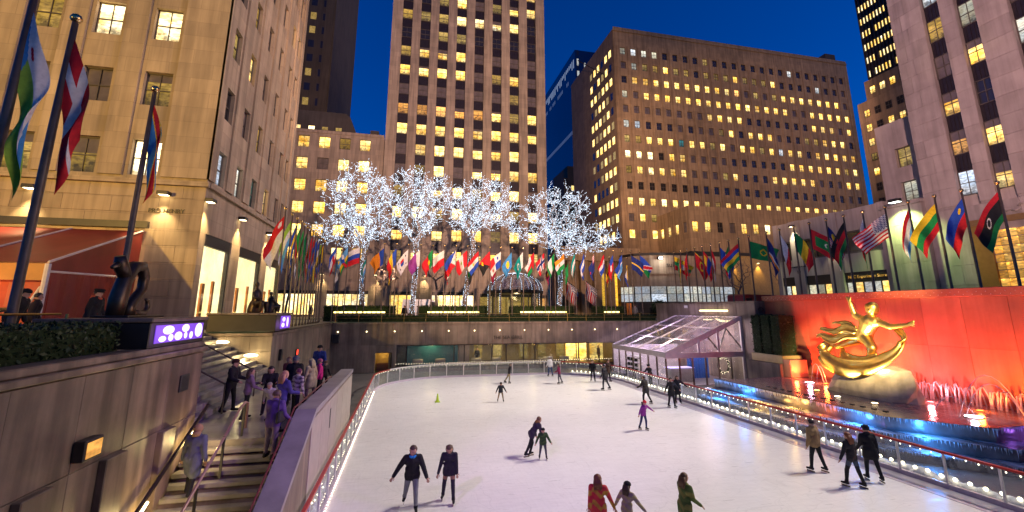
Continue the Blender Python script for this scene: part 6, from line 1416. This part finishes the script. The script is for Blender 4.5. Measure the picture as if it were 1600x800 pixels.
    if hat:
        hb = MB(); c = hc+hu*.024*h-fx*.004*h
        if hat[0] == 'beanie':
            prof = [(r*1.10,0),(r*1.13,.012*h),(r*1.05,.035*h),(r*.75,.055*h),(r*.25,.066*h)]; n=12; vs=[];fs=[]
            for rr_,zz in prof:
                for j in range(n): a=2*math.pi*j/n; vs.append(c+hu*zz+rr_*(fx*math.cos(a)+hx*math.sin(a)))
            for i in range(len(prof)-1):
                for j in range(n): fs.append((i*n+j,i*n+(j+1)%n,(i+1)*n+(j+1)%n,(i+1)*n+j))
            fs.append(tuple((len(prof)-1)*n+j for j in range(n))); hb.add(vs,fs)
            if len(hat) > 2: hb.ball(c+hu*.075*h,.018*h,8,5)
        else:
            prof = [(r*1.45,-.004*h),(r*1.4,.004*h),(r*1.05,.006*h),(r*1.12,.045*h),(r*.9,.055*h),(r*.2,.056*h)] if hat[0] == 'brim' else [(r*1.08,-.004*h),(r*1.1,.02*h),(r*1.3,.040*h),(r*1.15,.055*h),(r*.2,.06*h)]; n=14; vs=[];fs=[]
            for rr_,zz in prof:
                for j in range(n): a=2*math.pi*j/n; vs.append(c+hu*zz+rr_*(fx*math.cos(a)*(1.15 if zz < .01*h else 1)+hx*math.sin(a)))
            for i in range(len(prof)-1):
                for j in range(n): fs.append((i*n+j,i*n+(j+1)%n,(i+1)*n+(j+1)%n,(i+1)*n+j))
            fs.append(tuple((len(prof)-1)*n+j for j in range(n))); hb.add(vs,fs)
        hb.build('hat', plain('hat_wool', hat[1], .85, 0, .2, .3, 30, .4, 40), o, smooth=True)
    if skates:
        for ank,sgn in blades:
            MB().box(-.0018*h,.0018*h,-.075*h,.085*h,0,.028*h).build('skate_blade', M['pole'], o, (ank[0]+sgn*.004*h,ank[1]+.015*h,ank[2]-sole))
    if bag:
        s_, c_, z_ = bag; bp = pel+ex*s_*.115*h+np.array([0,0,z_*h]); g_ = MB().cbox(-.03*h,.03*h,-.085*h,.085*h,-.11*h,.05*h,.015*h)
        bo = g_.build('bag', plain('bag_leather', c_, .5), o, tuple(bp)); MB().tube([(0,-.07*h,.05*h),(-s_*.03*h,-.02*h,.2*h),(-s_*.05*h,0,.26*h),(-s_*.03*h,.03*h,.2*h),(0,.07*h,.05*h)], .006*h, 5).build('strap', plain('bag_strap', c_, .5), bo)
    return o
SN = 'skaters on the ice'; ST = 'visitors on the stair landing'
# ---- skaters
person('skater in black jacket with bright blue hood collar and grey trousers, arms held out', (.32,14.64,0), 176, 1.86, BLK, (.20,.20,.23), (.07,.035,.02), lean=10, legs=((18,3,22),(-14,9,30)), arms=((12,24,24),(2,36,30)), head=(18,14), scarf=(.01,.22,.62), bulk=1.15, vox=.014)
person('skater in dark hooded jacket, bare thighs and dark stockings, looking down', (1.45,14.92,0), 168, 1.72, (.025,.02,.035), (.025,.02,.04), (.11,.06,.035), lean=12, legs=((14,5,8),(-8,9,12)), arms=((4,6,6),(6,16,22)), head=(-6,30), style='long', vox=.014, thigh=(.30,.15,.11), coat=.25)
person('woman in dark coat stooping to guide a small skater', (4.89,18.4,0), -75, 1.62, (.05,.035,.06), BLK, (.22,.11,.05), lean=42, legs=((14,5,28),(-24,5,10)), arms=((40,8,20),(46,8,14)), head=(0,-6), style='short', scarf=(.30,.14,.04), coat=.3, vox=.017)
person('small child in dark green patterned jacket and dark cap beside the stooping woman', (5.40,18.05,0), 172, 1.17, (.03,.06,.025), (.05,.045,.07), hat=('beanie',BLK), lean=6, legs=((6,8,10),(-4,8,10)), arms=((30,26,20),(14,30,16)), bulk=1.2, stripes=((.06,.10,.03),4))
person('child in dark top and light brown trousers skating toward the viewer', (6.0,29.27,0), 180, 1.22, (.03,.03,.035), (.28,.19,.11), hat=('beanie',BLK), lean=12, legs=((8,12,12),(-6,12,10)), arms=((10,32,16),(10,30,16)), bulk=1.12)
person('skater in dark jacket and khaki trousers gliding to the side at the far end', (7.88,35.98,0), -95, 1.58, BLK, (.30,.25,.13), BLK, lean=10, legs=((8,4,14),(-26,6,10)), arms=((6,10,16),(-8,12,14)))
person('skater in white jacket and dark jeans near the far barrier', (12.49,39.1,0), 20, 1.66, (.72,.70,.66), JEAN, (.14,.08,.05), hat=('beanie',(.7,.68,.64)), bulk=1.12, legs=((10,4,10),(-8,4,10)))
person('skater in burgundy jacket and grey trousers at the far end', (12.0,35.03,0), 60, 1.55, (.22,.02,.07), (.10,.09,.11), BRN, style='long', legs=((6,5,12),(-10,5,12)), arms=((20,10,50),(20,10,40)))
person('tall skater in dark coat with bag near the corner of the clear tent', (14.32,31.58,0), 40, 1.84, (.03,.028,.032), (.035,.035,.045), BLK, coat=.35, legs=((10,5,10),(-14,5,12)), bag=(1,BLK,.05))
person('skater in black with bare head close to the far right barrier', (14.9,35.4,0), 150, 1.72, BLK, BLK, BRN, arms=((20,12,40),(10,12,20)))
person('skater in dark brown coat standing by the far right barrier', (16.1,35.2,0), -150, 1.76, (.06,.035,.025), BLK, (.16,.08,.04), style='long', coat=.5)
person('child in purple jacket and red hat gliding with arms spread', (11.39,21.11,0), -160, 1.40, (.24,.03,.24), NVY, hat=('beanie',(.62,.03,.05),1), lean=14, legs=((12,4,16),(-12,4,8)), arms=((16,58,6),(10,40,10)), style='long')
person('skater in bulky dark olive coat before the purple clad child', (14.68,26.46,0), 30, 1.70, (.045,.04,.035), BLK, (.10,.06,.04), coat=.35, lean=10, legs=((14,6,14),(-12,6,14)), arms=((30,16,40),(6,16,20)), bulk=1.2)
person('visitor in black with a fur cap leaning on the outer side of the barrier', (18.25,32.2,0), 110, 1.74, BLK, BLK, BLK, hat=('cap',BLK), skates=False, arms=((50,16,40),(50,16,40)), lean=14)
person('skater in short black dress with arms spread low beside the barrier', (15.62,25.31,0), -170, 1.74, BLK, (.02,.018,.02), BLK, style='bun', coat=.45, lean=4, legs=((12,2,8),(-8,2,6)), arms=((4,46,6),(4,40,8)))
person('skater in knee length black coat holding the barrier rail with one hand', (16.75,26.4,0), 175, 1.66, BLK, BLK, (.05,.03,.02), style='long', coat=.75, arms=((14,48,20),(4,10,10)), legs=((4,3,4),(-3,3,4)))
person('skater in tan jacket and black trousers seen from behind near the fountain', (14.64,14.48,0), 12, 1.80, (.30,.19,.085), BLK, (.03,.02,.018), lean=5, legs=((10,6,6),(-8,7,8)), arms=((6,10,10),(0,14,12)), bulk=1.15, vox=.017)
person('woman with red brown hair, dark top and denim shorts over black tights', (14.58,13.06,0), 10, 1.72, (.025,.022,.025), BLK, (.22,.07,.03), style='long', lean=6, legs=((18,6,12),(-8,7,8)), arms=((10,24,10),(2,12,14)), vox=.017, thigh=(.06,.075,.11))
person('slim person in black coat and cap skating closest to the fountain side', (15.7,13.31,0), -20, 1.78, BLK, BLK, BLK, hat=('beanie',BLK), coat=.45, lean=6, legs=((10,3,8),(-12,3,8)), arms=((14,10,30),(0,10,14)), vox=.017)
person('girl with long auburn hair and red coat with yellow bands, holding hands', (4.87,11.5,0), -25, 1.62, (.45,.03,.04), (.05,.03,.03), (.16,.05,.02), style='long', coat=.55, lean=4, arms=((4,8,8),(6,26,10)), legs=((4,3,4),(-4,3,4)), stripes=((.40,.20,.03),3), vox=.017)
person('girl in dark cap and pale mauve patterned jacket, holding hands', (5.55,11.4,0), -60, 1.42, (.28,.20,.20), (.12,.03,.06), (.05,.025,.015), style='long', hat=('beanie',BLK), lean=8, arms=((6,34,10),(20,40,10)), legs=((8,6,10),(-8,6,10)), stripes=((.34,.28,.14),4), vox=.017)
person('woman with brown hair in an olive and tan banded coat at the frame bottom', (6.98,11.1,0), -80, 1.64, (.09,.13,.035), (.16,.09,.03), (.13,.06,.025), style='long', coat=.7, lean=5, arms=((18,8,50),(18,8,40)), legs=((6,4,8),(-6,4,8)), stripes=((.20,.18,.05),3), vox=.017)
# ---- stairs and landing
Z2 = 2.3
person('woman in long grey coat with fur trimmed hood walking up beside the granite wall', (-4.78,12.75,1.5), -12, 1.60, (.13,.14,.19), BLK, (.42,.25,.12), style='hood', coat=.85, skates=False, group=ST, lean=6, arms=((6,16,10),(-6,16,12)), bulk=1.15, legs=((18,3,20),(-10,3,8)))
person('man in black jacket standing on the landing next to the upper steps', (-5.85,17.9,Z2), -100, 1.80, BLK, BLK, BLK, skates=False, group=ST, arms=((20,10,60),(20,10,60)), bulk=1.15, hat=('beanie',(.06,.02,.02)))
person('woman in mauve jacket and black trousers on the landing', (-4.94,16.64,Z2), -60, 1.63, (.22,.14,.20), BLK, (.08,.04,.025), skates=False, group=ST, style='long', arms=((30,8,70),(20,10,50)))
person('woman in black jacket looking down on the landing', (-4.35,17.0,Z2), 190, 1.66, BLK, BLK, (.03,.018,.012), skates=False, group=ST, style='long', head=(0,22), arms=((30,6,80),(30,6,80)))
person('visitor with pale trousers and large white bag beside the handrail top', (-4.05,16.2,Z2), 170, 1.30, (.45,.40,.42), (.40,.36,.38), (.3,.25,.2), skates=False, group=ST, lean=30, style='short', bag=(-1,(.6,.55,.56),-.05))
person('blonde woman in blue jacket and bright blue jeans on the landing', (-3.48,14.75,Z2), -40, 1.74, (.06,.05,.22), (.03,.14,.42), (.55,.28,.16), skates=False, group=ST, style='long', arms=((30,8,60),(24,8,60)))
person('person in violet jacket with black shoulder bag on the top steps', (-3.28,13.35,Z2-.16*2), -20, 1.74, (.11,.06,.22), (.17,.12,.17), (.12,.07,.05), skates=False, group=ST, arms=((24,8,60),(16,10,40)), bag=(1,BLK,.1), bulk=1.1)
person('person in chequered pale jacket with dark hair by the parapet', (-3.45,16.5,Z2), -35, 1.58, (.42,.36,.36), BLK, (.14,.02,.06), skates=False, group=ST, style='bun', stripes=((.12,.09,.12),5))
person('person in black coat and grey knitted hat by the landing crowd', (-3.9,18.2,Z2), 0, 1.82, BLK, BLK, GRY, skates=False, group=ST, hat=('beanie',(.14,.12,.18)), bulk=1.25)
person('woman with long pale blonde hair and cream coat by the parapet', (-3.4,18.9,Z2), 60, 1.66, (.50,.36,.26), (.2,.1,.15), (.62,.45,.28), skates=False, group=ST, style='long', coat=.6)
person('person in hot pink jacket half hidden by the parapet', (-3.25,19.9,Z2), 100, 1.56, (.62,.02,.22), BLK, (.5,.1,.2), skates=False, group=ST, style='short')
person('child in dark jacket and woolly hat leaning on the parapet end', (-3.4,21.5,Z2), -150, 1.30, (.04,.03,.03), BLK, BRN, skates=False, group=ST, hat=('beanie',(.15,.08,.06)))
person('man in blue parka with dark cap at the far end of the landing', (-3.9,23.2,Z2), 170, 1.86, (.02,.035,.20), BLK, BLK, skates=False, group=ST, hat=('beanie',BLK), bulk=1.2)
person('person with reddish hair almost hidden among the landing crowd', (-4.35,19.6,Z2), 150, 1.70, (.2,.05,.06), BLK, (.25,.10,.06), skates=False, group=ST, style='short')
# ---- street level
SP = 'passers-by at street level'
person('man in black coat and peaked cap with orange scarf behind the hedge', (-9.7,16.9,P), -90, 1.84, BLK, BLK, BLK, skates=False, group=SP, hat=('cap',BLK), coat=.7, scarf=(.6,.10,.03), bulk=1.2)
person('dark bundled figure leaning forward by the awning post', (-10.6,15.2,P), -80, 1.78, (.02,.018,.02), BLK, BLK, skates=False, group=SP, lean=18, hat=('beanie',BLK), bulk=1.3)
person('dark figure further back under the awning edge', (-11.6,17.4,P), -60, 1.72, (.03,.02,.022), BLK, BLK, skates=False, group=SP, style='short', bulk=1.2)
person('dark figure sitting low between two glowing hedges', (-.3,47.9,P), 180, 1.62, BLK, BLK, (.2,.07,.04), skates=False, group=SP, hat=('beanie',(.15,.03,.03)), bulk=1.3)
SB = 'people on the far pavement'
for i,(x,y,c,n_) in enumerate(((-9.2,57,(.4,.37,.33),'in a pale coat before the annex window'),(-11.2,58,BLK,'in black before the annex window'),(26.5,49.5,(.35,.33,.3),'in a light jacket near the orange sign'),(28.3,49.0,BLK,'in black near the clipped round shrub'),(30.2,50.5,(.05,.03,.02),'in brown coat before the white shop band'),(33.0,49.5,NVY,'in navy coat before the white shop band'),(36.5,50,BLK,'in black near the shop arcade'),(38.5,50.5,(.2,.03,.03),'in dark red near the red truck'))):
    person('far pedestrian %s' % n_, (x,y,P), rnd.uniform(0,360), rnd.uniform(1.65,1.85), c, BLK, BRN, skates=False, group=SB, vox=.035, coat=.4)
person('dark figure standing behind the restaurant glass below the carved name', (7.2,FY+2.2,.2), 160, 1.78, BLK, BLK, BRN, skates=False, group='people inside the restaurant', vox=.03)
person('dark figure against the bright yellow corner of the restaurant', (20.6,FY+2.0,.2), 100, 1.80, (.06,.04,.03), BLK, BRN, skates=False, group='people inside the restaurant', vox=.03, coat=.5)
# orange sign and round shrub near them
sg = thing('sandwich_sign', 'orange upright sign on the far pavement', 'sign', (25.6, 49.2, P)); MB().cbox(-.3,.3,-.05,.05,.3,1.9,.02).build('board', M['orange'], sg); MB().box(-.25,-.2,-.2,.2,0,.3).box(.2,.25,-.2,.2,0,.3).build('foot', M['metal_dark'], sg)
b = MB()
for _ in range(700):
    d = np.array([rnd.gauss(0,1) for _ in range(3)]); d /= np.linalg.norm(d); c = np.array([29.2,48.6,P+1.25])+d*1.15*rnd.uniform(.8,1.02); a = norm3([rnd.gauss(0,1) for _ in range(3)]); e = norm3(np.cross(a,d)); b.quad(c-a*.1,c+e*.06,c+a*.1,c-e*.06)
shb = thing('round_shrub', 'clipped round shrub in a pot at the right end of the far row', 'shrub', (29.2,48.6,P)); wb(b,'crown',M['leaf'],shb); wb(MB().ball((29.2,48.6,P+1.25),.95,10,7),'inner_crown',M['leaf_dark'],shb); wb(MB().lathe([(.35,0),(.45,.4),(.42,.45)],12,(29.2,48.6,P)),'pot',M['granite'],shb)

# ---- gilded fountain figure and bronze seated pair use the same body builder
def sculpture(name, label, pos, rz, caps, mat, vox, cat='sculpture', extra=None):
    raw = MB(); 
    for p0,p1,r0,r1 in caps: capsule(raw,p0,p1,r0,r1,12)
    o = link(name, raw.mesh(name, mat), None, pos, R(rz)); tag(o, label, cat)
    md = o.modifiers.new('v','REMESH'); md.mode = 'VOXEL'; md.voxel_size = vox; md.use_smooth_shade = True
    md = o.modifiers.new('s','SMOOTH'); md.iterations = 4; md.factor = .5
    JOBS.append((o,None,None,None,None,None)); return o
gc = [((0,0,4.3),(0,-.12,4.55),.36,.33),((0,-.12,4.55),(0,-.42,5.02),.32,.38),((0,-.2,5.12),(0,-.72,5.08),.27,.27),((0,-.52,5.25),(0,-.62,5.5),.16,.15),((0,-.66,5.72),(0,-.70,5.84),.27,.26),((-.12,-.74,5.62),(-.14,-.76,5.56),.15,.12),((-.27,-.73,5.72),(-.31,-.74,5.66),.04,.05),
  ((0,-.12,5.16),(-.05,.30,5.42),.17,.14),((-.05,.30,5.42),(-.1,.42,6.05),.135,.10),((-.1,.42,6.05),(-.1,.46,6.22),.10,.08),
  ((0,-.85,5.10),(-.1,-1.55,4.85),.17,.14),((-.1,-1.55,4.85),(-.2,-2.35,4.95),.13,.095),((-.2,-2.35,4.95),(-.2,-2.55,5.0),.10,.08),
  ((-.1,-.12,4.25),(-.35,-.62,3.75),.27,.21),((-.35,-.62,3.75),(-.25,-.25,3.05),.20,.13),((-.25,-.25,3.0),(-.5,-.45,2.95),.13,.09),
  ((.1,.1,4.22),(.05,.85,3.95),.27,.21),((.05,.85,3.95),(.05,1.75,3.62),.19,.12),((.05,1.75,3.62),(.0,2.05,3.72),.11,.08)]
for k,yy in enumerate((-.06,0,.06,.1)): gc.append(((-.1,.46+yy*.9,6.22),(-.1,.48+yy*1.8,6.42+.03*(k%2)),.04,.028)); gc.append(((-.2,-2.55,5.0+yy*.8),(-.2,-2.78,5.02+yy*1.7),.04,.028))
gc = [(p0,p1,r0*1.16,r1*1.16) for p0,p1,r0,r1 in gc]
gf = sculpture('gilded_figure', 'gilded bronze dancing figure with outflung arms above the fountain rock', (24.4,20.1,0), 0, gc, M['gold'], .035)
def sash(pts, wd, name, mat, par, n=28):
    P_ = np.array(pts,float); t = np.linspace(0,len(P_)-1,n); out_ = []
    for x in t:
        i = min(int(x),len(P_)-2); f_ = x-i; p0,p1,p2,p3 = P_[max(i-1,0)],P_[i],P_[i+1],P_[min(i+2,len(P_)-1)]
        out_.append(.5*((2*p1)+(-p0+p2)*f_+(2*p0-5*p1+4*p2-p3)*f_**2+(-p0+3*p1-3*p2+p3)*f_**3))
    vs=[];fs=[];k=7
    for i,p in enumerate(out_):
        tg = norm3(out_[min(i+1,n-1)]-out_[max(i-1,0)]); up = norm3(np.array([.45,0,1])-tg*(np.array([.45,0,1])@tg)); nn = np.cross(tg,up); f_ = i/(n-1); w = wd*(.35+.65*math.sin(math.pi*min(1,f_*1.15+.1)))
        for j in range(k): a = (j/(k-1)-.5); vs.append(p+up*w*a*2+nn*.09*math.sin(a*9+f_*7)*w/.3)
    m_ = len(vs)
    for i in range(n-1):
        for j in range(k-1): fs.append((i*k+j,i*k+j+1,(i+1)*k+j+1,(i+1)*k+j))
    o = MB().add(vs,fs).build(name, mat, par, smooth=True); sd_ = o.modifiers.new('t','SOLIDIFY'); sd_.thickness = .07; return o
sash([(-.3,.2,4.5),(-.2,.9,4.75),(-.15,1.7,4.5),(-.2,2.5,4.62)],.28,'drapery',M['gold'],gf)
sash([(-.3,.1,4.3),(-.35,.8,4.35),(-.3,1.6,4.05),(-.3,2.4,4.25),(-.2,2.8,4.15)],.30,'drapery',M['gold'],gf)
sash([(-.2,.3,4.7),(.1,1.1,5.0),(.1,1.9,4.95)],.16,'drapery',M['gold'],gf)
sash([(.1,2.2,3.75),(-.35,2.45,3.2),(-.75,1.5,2.75),(-.95,.2,2.62),(-.85,-1.0,2.95),(-.5,-1.9,3.6),(-.15,-2.1,4.3),(.05,-1.7,4.75)],.46,'swirling_cloth',M['gold'],gf,44)
sash([(.2,1.6,3.4),(-.5,.9,3.1),(-.6,0,3.05),(-.4,-.9,3.4)],.34,'swirling_cloth',M['gold'],gf)
MB().ball((-.02,-.67,5.86),.30,14,9,0,(1,1,.86)).build('hair', plain('gilded_hair', (.75,.42,.08), .4, 1.0, .5, .5, 14, .9, 14), gf, smooth=True)
bc_ = [((0,0,.5),(0,.05,1.05),.24,.24),((-.16,.03,1.1),(.16,.03,1.1),.12,.12),((0,.05,1.22),(0,.08,1.38),.09,.08),((0,.09,1.52),(0,.09,1.56),.13,.12),((-.1,-.05,.45),(-.18,-.55,.55),.16,.13),((-.18,-.55,.55),(-.2,-.5,.1),.12,.09),((.1,-.05,.45),(.15,-.5,.5),.16,.13),((.15,-.5,.5),(.2,-.5,.08),.12,.09),((-.22,.03,1.08),(-.3,-.2,.8),.09,.07),((-.3,-.2,.8),(-.1,-.45,.75),.07,.05),((.22,.03,1.08),(.32,.1,.75),.09,.07),((.32,.1,.75),(.3,0,.45),.07,.05),((0,.15,.1),(0,.1,.45),.34,.30)]
sculpture('seated_bronze_figure', 'dark bronze seated figure on the far plinth before the display windows', (-8.0,27.0,5.55), 60, bc_, M['bronze'], .035)
sculpture('kneeling_bronze_figure', 'smaller dark bronze figure hunched beside the seated one on the far plinth', (-7.5,27.9,5.55), 130, [(np.array(a)*.7,np.array(c)*.7,r0*.75,r1*.75) for a,c,r0,r1 in bc_], M['bronze'], .035)

# ---- turn the rough bodies into single smooth skins with their clothing colours
dg = bpy.context.evaluated_depsgraph_get()
for o,caps,cols,xt,xc,stripes in JOBS:
    ev = o.evaluated_get(dg); me = bpy.data.meshes.new_from_object(ev); o.modifiers.clear(); old = o.data
    if caps is None: o.data = me; me.polygons.foreach_set('use_smooth',[True]*len(me.polygons)); continue
    nv = len(me.vertices); co = np.empty(nv*3,np.float32); me.vertices.foreach_get('co',co); co = co.reshape(-1,3)
    best = np.full(nv,1e9); idx = np.zeros(nv,int)
    for k,(p0,p1,r0,r1,t_) in enumerate(caps):
        d = p1-p0; L2 = max(1e-9,d@d); f_ = np.clip(((co-p0)@d)/L2,0,1); dist = np.linalg.norm(co-(p0+f_[:,None]*d),axis=1)-(r0+(r1-r0)*f_)
        m_ = dist < best; best[m_] = dist[m_]; idx[m_] = k
    ctab = np.array([cols[c[4]] for c in caps],np.float32); vc = ctab[idx]
    if stripes is not None:
        istop = np.array([c[4] == 'top' for c in caps])[idx]; zz = co[:,2]; zt = zz[istop]; lo_,hi_ = zt.min(),zt.max(); ph = (zz-lo_)/(hi_-lo_)*stripes[1]*6.28; pt = np.sin(ph+1.2*np.sin(co[:,0]*17)+co[:,1]*9)+.6*np.sin(co[:,0]*31+zz*23); sel = istop & (pt > .35); vc[sel] = stripes[0]
    npl = len(me.polygons); ls = np.empty(npl,np.int32); lt_ = np.empty(npl,np.int32); me.polygons.foreach_get('loop_start',ls); me.polygons.foreach_get('loop_total',lt_); lv = np.empty(len(me.loops),np.int32); me.loops.foreach_get('vertex_index',lv)
    faces = [tuple(lv[s:s+t_]) for s,t_ in zip(ls,lt_)]
    V2 = np.vstack([co,np.array(xt.v,np.float32)]).tolist(); F2 = faces+[tuple(i+nv for i in f_) for f_ in xt.f]
    m2 = bpy.data.meshes.new('person'); m2.from_pydata(V2,[],F2); m2.materials.append(M['cloth'])
    ca = m2.color_attributes.new('Col','FLOAT_COLOR','CORNER'); lc = [np.c_[vc[lv],np.ones(len(lv))]]
    for f_,t_ in zip(xt.f,xc): lc.append(np.tile(np.array([[*cols[t_],1]],np.float32),(len(f_),1)))
    ca.data.foreach_set('color',np.vstack(lc).astype(np.float32).ravel()); m2.polygons.foreach_set('use_smooth',[True]*len(F2)); m2.update()
    o.data = m2; bpy.data.meshes.remove(me)
for o_ in list(bpy.data.objects):
    l_ = o_.get('label')
    if l_ and len(l_.split()) > 16: print('LONG', len(l_.split()), o_.name, l_)
# ================================================================== floodlights outside the picture; tower, office block and pilaster washes are unseen additions
def flood(label, loc, target, e, c, size=70, blend=.7, radius=.5):
    o = thing('floodlight', label, 'lamp', loc, group='roof floodlights')
    d = norm3(np.array(target)-np.array(loc)); h_ = MB().tube([tuple(-d*.5),tuple(d*.02)],[.28,.42],12); h_.build('housing', M['metal_dark'], o)
    MB().tube([tuple(d*.021),tuple(d*.05)],[.38,.36],12).build('lens', M['lamp_white'], o); MB().box(-.06,.06,-.06,.06,-1.2,-.2).build('bracket', M['metal_dark'], o)
    spot('flood_beam', tuple(np.array(loc)+d*.35), target, e, c, size, blend, radius, o); return o
ICEC = (1.0,.89,.78)
for y, ty, e_, n_ in ((11,7,21000,'nearest'),(17,17,26000,'second'),(23,27,32000,'third'),(29,37,40000,'farthest')):
    flood('ice floodlight high on the pilastered building, %s one' % n_, (42.6,y,40), (7.6,ty,0), e_*2.55, ICEC, 30, .9, .7)
flood('violet floodlight aimed at the stairs and parapet', (20,-4,16), (-2.9,14.0,2.4), 13000, (.50,.12,1.0), 15, .8)
flood('violet floodlight aimed at the middle of the ice', (-9,-2,15), (7.0,18.5,0), 10000, (.60,.28,1.0), 22, .7)
flood('warm floodlight washing the limestone front', (-26,-6,12), (-17,27,20), 46000, (1.0,.62,.14), 75, .8)
flood('added unseen pink floodlight washing the central tower', (10,-8,16), (12,74,36), 260000, (1.0,.62,.44), 62, .8)  # unseen lamp added behind the camera to brighten tower and far flags
flood('added unseen amber floodlight washing the wide office block', (-16,-8,18), (76,92,42), 390000, (1.0,.62,.42), 32, .7)  # added out of view, placed so its beam reaches the office block
flood('added unseen pink floodlight washing the pilastered building', (-2,-8,14), (48,24,27), 120000, (1.0,.60,.54), 42, .8)  # helper beam added behind the camera to lift the pilaster stone
flood('pink floodlight washing the side of the limestone building', (42.6,9,36), (-11,36,22), 80000, (1.0,.72,.66), 34, .9)
flood('amber floodlight aimed at the gilded figure', (6,-6,13), (24.4,20.1,4.0), 150000, (1.0,.74,.34), 9.5, .5)
